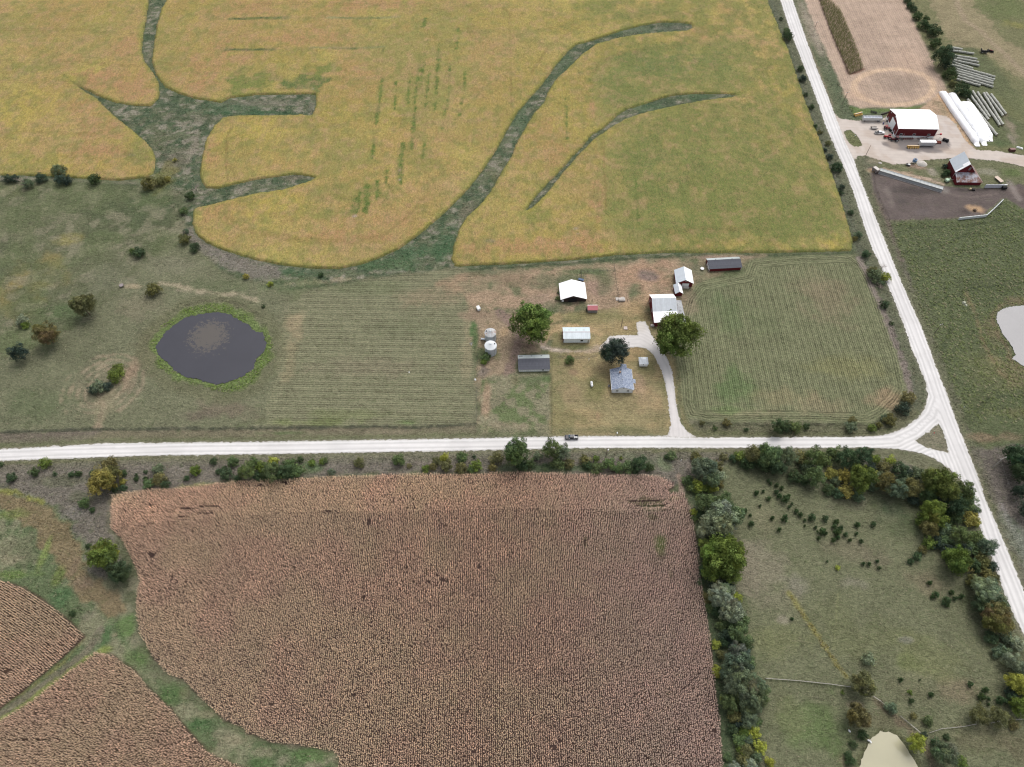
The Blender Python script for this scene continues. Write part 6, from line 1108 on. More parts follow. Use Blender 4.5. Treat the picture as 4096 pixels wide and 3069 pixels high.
r = small('water_trough', 'pale concrete trough and slab in the pen fence', 'trough', 2478, 1206, 0)
MB().box(-.3, 2.9, -.1, 1.8, 0, .9).build('trough', CONC, r); MB().box(-1.8, -.3, .6, 2.6, -.05, .2).build('slab', CONC, r); MB().box(.8, 2.6, 1.8, 2.6, 0, .5).build('slab', CONC, r); MB().box(1.2, 1.35, -.14, -.1, .2, .5).build('outlet', DKMETAL, r)
r = small('concrete_block', 'pale square block at the near corner of the big barn', 'block', 2609, 1305, 0); MB().box(-.9, .9, -.5, .6, -.05, 1.0, .05, .05).build('block', CONC, r)
r = small('satellite_dish', 'white satellite dish beside the long dark-roofed building', 'dish', 2808, 1078, 0)
MB().cyl((0, 0), .9, .5, .3, 'z', 16, 1.0).build('dish', TRIM, r); MB().bar((0, 0, 0), (0, 0, .5), .08, 6).build('mount', DKMETAL, r); MB().bar((0, 0, .6), (-.3, .7, 1.6), .05, 5).build('feed_arm', TRIM, r)
r = small('stock_trailer', 'blue-grey farm trailer wreck at the corner of the pens', 'trailer', 2324, 1122, -20); MB().box(-1.4, 1.4, -.6, .6, .4, .9).build('bed', flat('faded_blue', RGB(96, 116, 146), .7), r); MB().box(-2.6, -1.4, -.06, .06, .45, .6).build('drawbar', DKMETAL, r); [MB().cyl((x, .4), .35, y-.1, .2, 'y', 10).build('wheel', BLACKP, r) for x in (-.8, .8) for y in (-.7, .7)]
r = small('hay_feeder', 'small grey livestock feeder at the end of the bare track in the pasture', 'feeder', 488, 1146, 10); m = MB(); [m.bar((math.cos(a_)*1.1, math.sin(a_)*.9, 0), (math.cos(a_)*1.1, math.sin(a_)*.9, 1.0), .05, 4) for a_ in np.linspace(0, 6, 12)]; m.cyl((0, 0), 1.1, .9, .12, 'z', 14).build('rack', flat('mauve_weathered', RGB(150, 140, 142), .8), r)

# ------------------------------------------------------------------ poles, signs, fences
WOOD = flat('weathered_pole_wood', RGB(126, 114, 102), .9, 0, .2, 3); PALEW = flat('bleached_wood', RGB(180, 176, 168), .9, 0, .15, 3)
def pole(label, base, top_py, arm=0, extra=None, rad=.15, mat=None, arot=0):
    b_ = P(*base); h = zfor(b_, top_py); h = min(max(h, 3), 12); r = thing('utility_pole', label, 'pole', (b_.x, b_.y, 0), math.radians(arot), 'utility poles')
    MB().bar((0, 0, -.2), (0, 0, h), rad, 7, rad*.7).build('pole', mat or WOOD, r)
    if arm:
        MB().box(-arm, arm, -.07, .07, h-.5, h-.36).build('crossarm', PALEW, r)
        for x in (-arm+.1, 0, arm-.1): MB().cyl((x, 0), .1, h-.36, .3, 'z', 6).build('insulator', TRIM, r)
    if extra == 'can': MB().cyl((.35, -.1), .32, h-1.9, 1.0, 'z', 10).build('transformer', TRIM, r)
    return r
pole('wooden utility pole with crossarm beside the stubble field corner', (3370,417), 368, 1.2, arot=20); pole('thin utility pole beside the stubble field near the top edge', (3262,108), 87, .8, arot=20)
pole('leaning bare utility pole at the lower edge of the upper farmyard', (3463,622), 582); pole('utility pole with pale crossarm at the right edge below the junction', (3970,1869), 1832, 1.5, mat=PALEW, arot=20)
pole('thin pole in the weeds right of the north-south road', (3738,1333), 1297, .9, arot=20); pole('pole with white transformer in the ditch below the road', (2421,1836), 1793, 0, 'can'); pole('single bare pole on the lawn by the concrete slab', (2485,1307), 1273)
r = small('stop_sign', 'small red octagonal stop sign on the triangular grass island', 'sign', 3728, 1742, -110); MB().bar((0,0,0),(0,0,2.0),.05,5).build('post', GALV, r); MB().cyl((0, 2.1), .42, -.08, .05, 'y', 8).build('sign_face', flat('sign_red', RGB(190, 40, 44), .5), r)
r = small('road_sign', 'small white sign at the left tip of the triangular island', 'sign', 3681, 1752, 30); MB().bar((0,0,0),(0,0,1.7),.05,5).build('post', GALV, r); MB().box(-.4, .4, -.06, -.02, 1.3, 1.9).build('sign_face', TRIM, r)
r = small('marker_post', 'short white marker post in the grass near the corn field corner', 'post', 2722, 1846, 0); MB().bar((0,0,0),(.15,0,1.5),.12,5).build('post', TRIM, r); MB().cyl((.15,0), .14, 1.5, .08, 'z', 8).build('cap', TRIM, r)
r = small('mailbox', 'small white mailbox on the road edge above the driveway', 'mailbox', 2468, 1737, 0); MB().bar((0,0,0),(0,0,1.0),.06,5).build('post', WOOD, r); MB().box(-.25, .25, -.4, .4, 1.0, 1.35, .05).build('box', TRIM, r)
r = small('culvert_marker', 'small white marker on a post in the right roadside ditch', 'marker', 3852, 1634, 0); MB().bar((0,0,0),(0,0,1.2),.06,5).build('post', PALEW, r); MB().box(-.3,.3,-.05,.05,1.0,1.4).build('plate', TRIM, r)
def fence(label, pts, step=3.0, h=1.2, rails=2, mat=None, prad=.09, rr=.035, name='fence', railmat=None, group=None, hedge=False):
    q = [P(a_, b_) for a_, b_ in pts]; o0 = q[0]; r = thing(name, label, 'fence', (o0.x, o0.y, 0), 0, group); mat = mat or WOOD; post = None; ps = []
    for a_, b_ in zip(q, q[1:]):
        L = (b_-a_).length; n = max(1, round(L/step)); ps += [a_.lerp(b_, k/n) for k in range(n)]
    ps.append(q[-1]); ps = ps[:299]
    for p in ps:
        if post is None: post = MB().bar((0, 0, -.1), (0, 0, h), prad, 5).build('post', mat, r); c_ = post
        else: c_ = post.copy(); COL.objects.link(c_); c_.parent = r
        c_.location = (p.x-o0.x, p.y-o0.y, 0); c_.rotation_euler = (rnd.uniform(-.05, .05), rnd.uniform(-.05, .05), rnd.uniform(0, 3))
    for k in range(rails):
        m = MB(); z = h*(.9 - .4*k)
        for a_, b_ in zip(ps, ps[1:]): m.bar((a_.x-o0.x, a_.y-o0.y, z+rnd.uniform(-.05,.05)), (b_.x-o0.x, b_.y-o0.y, z+rnd.uniform(-.05,.05)), rr, 3)
        m.build('rail' if rr > .03 else 'wire', railmat or mat, r)
    return r
fence('post and rail fence across the top of the left pen', [(2324,1090),(2400,1088),(2459,1085)], 3.2, 1.3, 2, DKMETAL)
fence('short fence down the left side of the pens to the blue-grey trailer', [(2324,1088),(2325,1105),(2328,1122)], 2.4, 1.3, 2, DKMETAL)
fence('fence dividing the two cattle pens, from field edge to trough', [(2454,1045),(2461,1100),(2467,1150),(2474,1188)], 2.6, 1.3, 2, WOOD)
fence('post fence from the open barn past the trough to the big barn', [(2348,1201),(2455,1204),(2510,1203),(2560,1195)], 2.6, 1.2, 1, WOOD)
fence('wire fence along the lower edge of the right soybean field', [(1840,1080),(2050,1072),(2290,1056),(2460,1042),(2600,1030)], 6, 1.1, 1, WOOD, .07, .02)
fence('wire fence on the right from the dark-roofed building to the road', [(2985,1026),(3200,1022),(3440,1013)], 6, 1.1, 1, WOOD, .07, .02)
fence('wire fence between the mown meadow and the waterway grass', [(1050,1140),(1120,1160),(1300,1142),(1500,1122),(1700,1097),(1835,1080)], 6, 1.1, 1, WOOD, .07, .02)
fence('old fence along the right side of the left mown meadow', [(1916,1290),(1910,1450),(1906,1600),(1905,1698)], 4, 1.1, 1, DKMETAL, .07, .02)
fence('wire fence beside the road verge from the left edge to the meadow corner', [(0,1729),(340,1718),(1060,1712),(1500,1706),(1905,1698)], 6, 1.1, 1, DKMETAL, .07, .02)
fence('wire fence right of the curved drive', [(2722,1440),(2735,1560),(2742,1660),(2760,1690),(3100,1702),(3480,1701)], 5, 1.1, 1, WOOD, .07, .02)
for lab, pts in (('pale wooden fence running left from the large olive brown shrub in the pasture', [(3062,2715),(3200,2725),(3320,2738),(3412,2751)]), ('pale fence between the brown shrub and the grey-green shrub above the silty pond', [(3492,2787),(3520,2806),(3546,2828)]),
                 ('bleached fence slanting down to the bright tree by the silty pond', [(3600,2866),(3640,2900),(3682,2934)]), ('wavy pale fence running right from above the bright tree', [(3716,2932),(3765,2916),(3850,2908),(3900,2898)]), ('short pale fence at the right edge below the pasture', [(3965,2893),(3990,2886),(4050,2880),(4120,2877)])):
    fence(lab, pts, 2.2, .9, 2, PALEW, .11, .07)
fence('post fence down the left side of the cattle lot', [(3492,690),(3505,760),(3530,822),(3556,880)], 2.4, 1.3, 2, WOOD); fence('post fence along the bottom of the cattle lot', [(3558,884),(3700,881),(3826,874)], 3, 1.2, 2, WOOD)
fence('thin wire fence at the right edge below the junction', [(3985,1800),(4015,1900),(4060,2010),(4120,2130)], 4, 1.1, 1, PALEW, .07, .03); fence('wire fence right of the weedy ditch beside the road', [(3600,985),(3700,1220),(3800,1460),(3890,1690)], 6, 1.1, 1, WOOD, .07, .02)
# ------------------------------------------------------------------ vehicles and farm machines
def paint(name, rgb, rough=.35): return flat(name, rgb, rough, 0, .05, 1, .5)
HUB = flat('wheel_hub', RGB(200, 200, 204), .5)
def wheel(root, x, y, r_=.4, w=.25):
    t = MB().cyl((x, r_), r_, y-w/2, w, 'y', 14).build('wheel', BLACKP, root); MB().cyl((x, r_), r_*.55, y-w/2-.02, w+.04, 'y', 10).build('hub', HUB, t)
def pickup(label, px, py, rot, body, bedbox=True, name='pickup_truck', flatbed=False):
    r = small(name, label, 'truck', px, py, rot); L = 5.9; b_ = body
    m = MB(); m.prism([(-L/2, .45), (L/2, .45), (L/2, 1.05), (L/2-.3, 1.1), (L/2-1.6, 1.15), (-L/2, 1.15)], -.98, .98, 'y') if False else None
    m.add(*(lambda pr: ([(x, -.98, z) for x, z in pr] + [(x, .98, z) for x, z in pr], [tuple(range(len(pr))), tuple(range(2*len(pr)-1, len(pr)-1, -1))] + [((i+1) % len(pr), i, len(pr)+i, len(pr)+(i+1) % len(pr)) for i in range(len(pr))]))([(-L/2, .45), (-L/2, .95), (-L/2+.25, 1.08), (-1.35, 1.15), (.95, 1.15), (.95, .62) if not flatbed else (.95, .9), (L/2-.08, .62) if not flatbed else (L/2, .9), (L/2, .45)]))
    m.build('body', b_, r)
    q = [(-1.45, -.86, 1.15), (.95, -.86, 1.15), (.95, .86, 1.15), (-1.45, .86, 1.15), (-.75, -.70, 1.85), (.8, -.70, 1.85), (.8, .70, 1.85), (-.75, .70, 1.85)]
    c_ = meshobj('cab', q, [(4,5,6,7), (0,1,5,4), (2,3,7,6), (1,2,6,5), (3,0,4,7)], b_, r)
    MB().slab([(-1.42, -.66, 1.19), (-1.42+.0, .66, 1.19), (-.80, .60, 1.82), (-.80, -.60, 1.82)][::-1], .02).build('windscreen', flat('blue_tinted_glass', RGB(92, 112, 124), .15, 0, .05, 1, .6), r)
    for s in (-1, 1):
        MB().box(-.9, .75, s*.80-.02, s*.80+.02, 1.3, 1.68).build('side_window', GLASS, r); MB().box(-1.2, -1.0, s*1.02-.12, s*1.02+.12, 1.15, 1.35).build('mirror', TRIM, r)
        MB().box(-L/2-.03, -L/2+.05, s*.75-.18, s*.75+.18, .7, .88).build('headlight', TRIM, r)
        for x in (-1.85, 1.85): wheel(r, x, s*.9)
    MB().box(-L/2-.1, -L/2, -.95, .95, .45, .68).build('bumper', HUB, r)
    if flatbed:
        MB().box(1.0, L/2+.1, -1.05, 1.05, .92, 1.05).build('flatbed', GREYW, r); MB().box(1.1, 1.4, -.8, .8, 1.05, 1.7).build('headache_rack', DKMETAL, r); MB().bar((1.9, 0, 1.05), (1.2, .2, 2.4), .12, 5).build('crane_arm', GREYW, r); MB().box(2.1, 2.8, -.6, .5, 1.05, 1.5).build('toolbox', GREYW, r)
    else:
        for s in (-1, 1): MB().box(.95, L/2, s*.93-.05, s*.93+.05, .6, 1.22).build('bed_side', b_, r)
        MB().box(L/2-.1, L/2, -.9, .9, .6, 1.2).build('tailgate', b_, r); MB().box(.98, 1.2, -.95, .95, 1.18, 1.26).build('bed_rail', TRIM, r)
        if bedbox: MB().box(1.25, 2.6, -.45, .05, .63, 1.1).build('white_box', TRIM, r)
    return r
pickup('dark blue-black pickup truck parked on the upper edge of the road', 2286, 1752, 0, paint('navy_paint', RGB(26, 28, 42)))
pickup('white flatbed work truck parked in front of the machine shed', 3517, 535, 178, paint('white_paint', RGB(236, 238, 240)), flatbed=True, name='flatbed_truck')
r = small('utility_trailer', 'low flatbed trailer with upright rack parked behind the white work truck', 'trailer', 3494, 516, 0)
MB().box(-1.9, 1.9, -.95, .95, .5, .65).build('deck', CONC, r); MB().box(-1.9, -1.8, -.95, .95, .65, 1.5).build('rack', DKMETAL, r); MB().box(1.9, 3.1, -.06, .06, .45, .58).build('drawbar', DKMETAL, r); [MB().box(-1.9, 1.9, s*.95-.05, s*.95+.05, .65, 1.0).build('side_rail', DKMETAL, r) for s in (-1, 1)]; [wheel(r, .2, s*1.05, .35) for s in (-1, 1)]
def tractor(label, px, py, rot, col_, cab=True, sc=1.0):
    r = small('tractor', label, 'tractor', px, py, rot); r.scale = (sc, sc, sc)
    MB().box(-2.2, .2, -.42, .42, .8, 1.65, .12, .06).build('hood', col_, r); MB().box(-2.2, 1.5, -.35, .35, .5, .9).build('chassis', DKMETAL, r)
    if cab:
        MB().box(.1, 1.5, -.75, .75, .9, 2.6, .1, .08).build('cab', GLASS, r); MB().box(.0, 1.6, -.85, .85, 2.6, 2.75).build('cab_roof', col_, r)
    else: MB().box(.6, 1.2, -.3, .3, .9, 1.5).build('seat', BLACKP, r)
    for s in (-1, 1): wheel(r, 1.0, s*1.05, .85, .5); wheel(r, -1.7, s*.8, .5, .3); MB().box(.2, 1.8, s*1.0-.28, s*1.0+.28, 1.72, 1.8).build('fender', col_, r)
    return r
TR = paint('tractor_red', RGB(176, 36, 48), .4)
tractor('faded red tractor parked by the white door of the machine shed', 3545, 517, 175, paint('faded_tractor_red', RGB(176, 92, 92), .6), True, .9)
tractor('bright red tractor at the left front corner of the machine shed', 3549, 553, -8, TR, False, 1.05)
tractor('dark red and black tractor with big wheels below the shed corner', 3577, 563, -4, flat('dark_tractor_paint', RGB(96, 50, 54), .5), True, 1.05)
def implement(label, px, py, rot, L, nrib, mat, name='farm_implement', cat='implement', wd=1.2, hh=.8):
    r = small(name, label, cat, px, py, rot); MB().box(-L/2, L/2, -.08, .08, .5, .66).build('beam', mat, r); MB().box(-L/2, L/2, wd-.08, wd+.08, .35, .5).build('beam', mat, r)
    for k in range(nrib): x = -L/2 + L*(k+.5)/nrib; MB().box(x-.06, x+.06, -.1, wd, .3, hh).build('tine_arm', mat, r)
    return r
MRED = flat('machinery_dark_red', RGB(120, 48, 52), .6)
implement('red folded implement behind the dark tractor along the shed', 3632, 560, 4, 7, 6, MRED); implement('dark loader attachment just behind the dark tractor', 3603, 560, -20, 2.6, 3, DKMETAL)
r = small('grain_auger', 'long dark red auger leaning across the right part of the shed front', 'auger', 3700, 556, 4); MB().bar((-5, 0, .6), (9, .5, 2.6), .16, 8).build('tube', MRED, r); [wheel(r, 1.0, s*.9, .35) for s in (-1, 1)]; MB().bar((1, -.9, .4), (1, .1, 1.4), .06, 5).build('strut', DKMETAL, r); MB().bar((1, .9, .4), (1, .1, 1.4), .06, 5).build('strut', DKMETAL, r); MB().box(8.4, 9.4, 0, .9, 2.2, 3.0).build('hopper', TR, r)
for py, lab in ((562, 'upper'), (568, 'lower')): r = small('steel_beam', f'{lab} long rusty steel beam on the ground before the enclosed trailer', 'beam', 3715, py, 0); MB().box(-5.2, 5.2, -.18, .18, 0, .3).build('beam', flat('rust_brown', RGB(96, 66, 60), .9), r); MB().box(-5.2, 5.2, -.3, .3, .3, .36).build('flange', flat('rust_brown', RGB(96, 66, 60), .9), r)
r = small('steel_rack', 'rust-red steel panels at the right end of the enclosed trailer', 'panels', 3752, 572, -5); [MB().box(-1.6, 1.6, -.8+.4*k, -.6+.4*k, 0, .8).build('panel', flat('rust_red', RGB(128, 62, 48), .8), r) for k in range(5)]
r = small('enclosed_trailer', 'white enclosed cargo trailer parked below the machine shed', 'trailer', 3703, 582, -1)
MB().prism([(-4.6,.6),(3.6,.6),(4.6,.9),(4.9,3.0),(-4.6,3.0)], -1.25, 1.25, 'y').build('body', paint('trailer_side', RGB(206, 208, 210)), r); MB().prism([(-4.7,3.003),(4.7,3.003),(5.0,3.1),(-4.7,3.1)], -1.3, 1.3, 'y').build('roof', paint('white_paint', RGB(236,238,240)), r); [wheel(r, x, s*1.15, .38) for x in (-2.9, -2.0) for s in (-1, 1)]; MB().box(4.6, 6.0, -.08, .08, .5, .65).build('drawbar', DKMETAL, r); MB().box(-4.68, -4.62, -1.1, 1.1, .7, 2.9).build('rear_door', TRIM, r)
def header(label, px, py, rot, L, mat):
    r = small('combine_header', label, 'header', px, py, rot); MB().box(-L/2, L/2, .5, 1.3, .5, 1.4).build('back_frame', mat, r); MB().box(-L/2, L/2, .4, .6, 1.4, 1.6).build('top_rail', TRIM, r)
    n = 7
    for k in range(n): x = -L/2 + L*(k+.5)/n; m = MB(); m.add([(x-.3, .5, 1.0), (x+.3, .5, 1.0), (x+.3, .5, .5), (x-.3, .5, .5), (x, -1.2, .35)], [(0,1,4), (1,2,4), (2,3,4), (3,0,4), (3,2,1,0)]); m.build('snout', mat, r)
    return r
YEL = paint('header_yellow', RGB(206, 160, 66), .5)
header('yellow corn header on the dark gravel below the enclosed trailer', 3652, 594, 0, 7.4, YEL); header('yellow header lying at an angle near the yard entrance', 3433, 463, 22, 6.0, YEL)
r = small('grain_trailer', 'long grey hopper-bottom grain trailer left of the machine shed', 'trailer', 3484, 484, -1)
MB().add([(-6, -1.2, 1.1), (6, -1.2, 1.1), (6, 1.2, 1.1), (-6, 1.2, 1.1), (-6, -1.25, 2.9), (6, -1.25, 2.9), (6, 1.25, 2.9), (-6, 1.25, 2.9)], [(0,1,5,4), (1,2,6,5), (2,3,7,6), (3,0,4,7), (3,2,1,0)]).build('hopper', paint('trailer_grey', RGB(222, 224, 222)), r); MB().box(-5.9, 5.9, -1.1, 1.1, 2.55, 2.6).build('load_floor', flat('tarpaulin_grey', RGB(176, 182, 194), .8), r)
MB().box(-6.05, 6.05, -1.3, -1.18, 2.85, 3.0).build('rim', TRIM, r); MB().box(-6.05, 6.05, 1.18, 1.3, 2.85, 3.0).build('rim', TRIM, r)
for k in range(6): MB().box(-5.4 + 2.1*k, -5.3 + 2.1*k, -1.2, 1.2, 2.9, 2.98).build('bow', TRIM, r)
for x in (3.8, 4.9): [wheel(r, x, s*1.0, .5, .4) for s in (-1, 1)]
MB().box(-4.2, -4.0, -.8, .8, 0, 1.1).build('landing_leg', DKMETAL, r)
r = small('tarp_ramp', 'pale sand-coloured tarp heap with a dark blue drum, right of the grain trailer', 'heap', 3531, 489, 0); MB().cyl((0, 0), 2.2, 0, 1.7, 'z', 4, .5).build('tarp', flat('sand_tarp', RGB(216, 204, 190), .9), r); MB().cyl((-.3, -1.9), .45, 0, 1.0, 'z', 10).build('drum', flat('drum_blue', RGB(50, 56, 110), .5), r)
r = small('tyre_stack', 'black coiled hoses and tyres on the grass above the grain trailer', 'tyres', 3494, 452, -25); 
for k in range(6):
    m = MB(); x, y = (k % 3)*1.3 - 1.3, (k//3)*1.1
    for s_ in range(10): a_ = s_*.628; m.bar((x + .5*math.cos(a_), y + .5*math.sin(a_), .25), (x + .5*math.cos(a_+.63), y + .5*math.sin(a_+.63), .25), .16, 5)
    m.build('tyre', BLACKP, r)
r = small('scrap_beam', 'dark timber and scrap pile left of the machine shed', 'scrap', 3539, 456, 25); MB().box(-3, 3, -.3, .3, 0, .8).build('timber', flat('dark_timber', RGB(66, 60, 58), .9, 0, .3), r); MB().cyl((1.6, -1.6), .8, 0, .5, 'z', 10, .5).build('sand_bag', flat('cream_bag', RGB(214, 196, 150), .9), r)
r = small('disc_mower', 'black mangled hay machine right of the machine shed', 'implement', 3781, 564, -35); MB().box(-1.9, 1.9, -.9, .9, .4, 1.3, .3, .2).build('frame', BLACKP, r); [MB().cyl((x, .5), .5, s*1.1-.1, .2, 'y', 10).build('wheel', BLACKP, r) for x in (-1, 1.2) for s in (-1, 1)]; MB().bar((-1.9, 0, .6), (-4, .6, .5), .08, 5).build('drawbar', DKMETAL, r)
for lab, px, py in (('dark junk heap at the left wall foot of the machine shed', 3560, 525), ('second dark junk heap nearer the left front corner of the shed', 3571, 534), ('dark scrap by the back left corner of the machine shed', 3551, 487)):
    r = small('scrap_heap', lab, 'scrap', px, py, 15); [MB().box(rnd.uniform(-1.2, .4), rnd.uniform(.6, 1.4), rnd.uniform(-1, 0), rnd.uniform(.3, 1), 0, rnd.uniform(.4, 1.1), .1, .1).build('scrap_piece', [DKMETAL, MRED, BLACKP][k % 3], r) for k in range(4)]
r = small('pond_marker', 'white ball-like post cap on the oval grass island of the farmyard', 'post', 3419, 548, 0); MB().bar((0, 0, 0), (0, 0, .9), .08, 6).build('post', PALEW, r); MB().cyl((0, 0), .3, .9, .35, 'z', 10, .2).build('cap', TRIM, r)
# sand pit with blue hopper
r = small('mineral_hopper', 'round blue hopper on legs beside the gravel pile', 'hopper', 3654, 653, 0); MB().cyl((0, 0), 1.2, 1.3, 1.5, 'z', 16).build('drum', flat('hopper_blue', RGB(112, 140, 174), .6), r); MB().cyl((0, 0), .7, 2.8, .2, 'z', 12).build('lid', DKMETAL, r); [MB().bar((math.cos(a_)*1.0, math.sin(a_)*1.0, 0), (math.cos(a_)*1.1, math.sin(a_)*1.1, 1.4), .1, 5).build('leg', DKMETAL, r) for a_ in (.8, 2.4, 3.9, 5.5)]
def heap(name, label, cat, px, py, rx, ry, h, mat):
    r = small(name, label, cat, px, py, 0); m = MB(); n = 20; rings = [(1, 0), (.8, .35), (.55, .72), (.25, .95)]
    for q, z in rings: m.v += [(rx*q*math.cos(2*math.pi*i/n)*(1+rnd.uniform(-.08, .08)), ry*q*math.sin(2*math.pi*i/n)*(1+rnd.uniform(-.08, .08)), h*z*(1+rnd.uniform(-.1, .1)) - (.1 if z == 0 else 0)) for i in range(n)]
    m.v.append((0, 0, h)); m.f = [(k*n+i, k*n+(i+1) % n, (k+1)*n+(i+1) % n, (k+1)*n+i) for k in range(3) for i in range(n)] + [(3*n+i, 3*n+(i+1) % n, 4*n) for i in range(n)]
    return m.build('heap', mat, r, True)
heap('gravel_pile', 'rounded pale grey gravel pile right of the blue hopper', 'gravel pile', 3688, 656, 3.2, 2.6, 1.5, flat('pale_gravel', RGB(206, 200, 192), .95, 0, .1, 4))
r = small('dump_cart', 'small white-tipped cart in the pit left of the blue hopper', 'cart', 3631, 662, -25); MB().box(-1.2, 1.2, -.7, .7, .3, .7).build('frame', DKMETAL, r); MB().box(-.1, 1.1, -.5, .5, .7, 1.0).build('tray', TRIM, r)
r = small('concrete_slab', 'small pale slab on the dirt strip left of the gravel pit', 'slab', 3520, 653, -10); MB().box(-.9, .9, -.6, .6, 0, .25).build('slab', CONC, r); MB().box(-.5, .2, -.3, .3, .25, .35).build('cap', CONC, r)
# feed bunk: precast sections side by side, feed wagon at its end
q0, q1 = P(3516, 686), P(3768, 762); v = q1-q0; L = v.length; ang = math.atan2(v.y, v.x); nS = 17; r = thing('feed_bunk', 'long grey concrete feed bunk of joined sections along the top of the cattle lot', 'feed bunk', (q0.x, q0.y, 0), ang)
m = MB().prism([(-1.4, -.1), (1.4, -.1), (1.4, 1.55), (1.2, 1.55), (1.05, 1.35), (-1.05, 1.35), (-1.2, 1.55), (-1.4, 1.55)], .05, L/nS-.05, 'x'); s0 = m.build('section', flat('bunk_concrete', RGB(190, 194, 194), .9, 0, .12, .8), r)
for k in range(nS):
    c_ = s0 if k == 0 else s0.copy()
    if k: COL.objects.link(c_); c_.parent = r
    c_.location = (k*L/nS, 0, 0)
MB().box(0, L, -1.62, -1.5, 1.2, 1.7).build('front_rail', GREYW, r); MB().box(0, L, -2.6, -1.2, -.05, .12).build('apron', CONCD, r)
r = small('feed_wagon', 'dull feed wagon at the upper end of the long feed bunk', 'wagon', 3500, 686, -60); MB().box(-1.9, 1.9, -1.2, 1.2, .9, 2.3).build('box', flat('dirty_steel', RGB(150, 140, 136), .8), r); MB().box(-1.7, 1.7, -1.0, 1.0, 2.3, 2.38).build('lid', flat('pale_tin', RGB(206, 200, 194), .6), r); [wheel(r, x, s*1.1, .45) for x in (-1.2, 1.2) for s in (-1, 1)]
r = small('forage_blower', 'pale green forage blower between feed bunk and steep red barn', 'blower', 3788, 727, 20); PG = flat('pale_green_paint', RGB(180, 206, 178), .6); MB().box(-1.6, .4, -.9, .9, .8, 1.9).build('hopper', PG, r); MB().cyl((.9, 1.5), .9, -.2, .4, 'y', 14).build('fan_ring', PG, r); MB().bar((1.2, 0, 1.2), (4.6, -.9, .8), .15, 6).build('shaft', GREYW, r); [wheel(r, x, s, .4) for x in (-1, .3) for s in (-.9, .9)]
# concrete walls and white gate panels
q0, q1 = P(3936, 752), P(4010, 752); r = thing('panel_wall', 'row of pale grey wall panels right of the steep red barn', 'wall', (q0.x, q0.y, 0), math.atan2(q1.y-q0.y, q1.x-q0.x)); L = (q1-q0).length; [MB().box(L*k/4+.05, L*(k+1)/4-.05, 0, .25, 0, 2.4).build('panel', flat('pale_panel', RGB(214, 216, 224), .8, 0, .1), r) for k in range(4)]
def wall2(name, label, pts, h, th, mat):
    q = [P(a_, b_) for a_, b_ in pts]; r = thing(name, label, 'wall', (q[0].x, q[0].y, 0))
    for a_, b_ in zip(q, q[1:]):
        a_ = a_-q[0]; b_ = b_-q[0]; d = (b_-a_); n = Vector((-d.y, d.x, 0)).normalized()*th/2; k = max(1, int(d.length/4))
        for i in range(k): s_ = a_ + d*(i/k) ; e_ = a_ + d*((i+1)/k) - d.normalized()*.05; MB().add([tuple(s_-n), tuple(e_-n), tuple(e_+n), tuple(s_+n)] + [tuple(p + Vector((0, 0, h))) for p in (s_-n, e_-n, e_+n, s_+n)], [(4,5,6,7), (0,1,5,4), (1,2,6,5), (2,3,7,6), (3,0,4,7)]).build('wall_section', mat, r)
wall2('concrete_wall', 'pale angled concrete wall at the lower right corner of the cattle lot', [(3832,880),(3942,868),(3968,845),(4008,806)], 1.7, .3, flat('light_concrete', RGB(232, 236, 238), .9, 0, .1, .8))
r = small('flat_trailer', 'cream flat hay trailer behind the pale wall panels', 'trailer', 3993, 722, -68); MB().box(-2.6, 2.6, -1.2, 1.2, .9, 1.05).build('deck', flat('cream_deck', RGB(214, 196, 180), .8), r); MB().box(-2.6, 2.6, -.2, .2, .6, .9).build('beam', DKMETAL, r); [wheel(r, x, s*1.0, .4) for x in (-1.6, 1.6) for s in (-1, 1)]; MB().bar((-2.6, 0, .7), (-4.2, .3, .5), .08, 5).build('drawbar', DKMETAL, r)
r = small('small_loader', 'black loader with white bucket at the end of the pale wall panels', 'loader', 4014, 754, 0); MB().box(-1.3, 1.3, -1.2, .6, .3, 1.5, .1, .2).build('body', BLACKP, r); MB().box(-1.6, 1.6, .7, 1.3, 1.5, 2.0).build('bucket', TRIM, r); [MB().bar((s*.9, -.2, 1.2), (s*1.0, .9, 1.7), .08, 5).build('arm', DKMETAL, r) for s in (-1, 1)]
r = small('machine_wreck', 'small black and tan machine at the foot of the lean-to wall', 'machine', 3886, 760, -15); MB().box(-1.6, -.2, -.5, .5, .2, 1.0, .2, .1).build('tan_part', flat('tan_paint', RGB(190, 176, 140), .8), r); MB().box(-.2, 1.8, -.6, .5, .1, .8, .2, .1).build('black_part', BLACKP, r)
r = small('hay_ring', 'round hay feeder on scattered straw near the angled wall', 'feeder', 3898, 843, 0); m = MB(); [m.bar((1.1*math.cos(a_), 1.1*math.sin(a_), 0), (1.1*math.cos(a_), 1.1*math.sin(a_), 1.1), .05, 4) for a_ in np.linspace(0, 5.9, 12)]; m.build('ring', DKMETAL, r); MB().cyl((0, 0), .95, 0, .8, 'z', 12, .6).build('hay', flat('dark_hay', RGB(92, 78, 66), .95, 0, .3, 3), r)
r = small('junk_crate', 'brown rusty crate by the dirt track right of the farmyard', 'crate', 4046, 604, 0); MB().box(-1.8, 1.8, -1.0, 1.0, 0, 1.5, .1, .1).build('crate', flat('rust_brown', RGB(96, 66, 60), .9), r); MB().box(-1.6, 1.6, -.8, .8, 1.5, 1.6).build('lid', flat('pink_rust', RGB(150, 122, 116), .9), r)
r = small('white_tarp', 'crumpled white tarp in the grass near the upper right edge', 'tarp', 4079, 592, -30); MB().box(-1.8, 1.8, -.8, .8, 0, .4, .4, .3).build('tarp', TRIM, r); MB().box(-1.0, .4, -.4, .3, .4, .6, .2, .2).build('fold', TRIM, r)
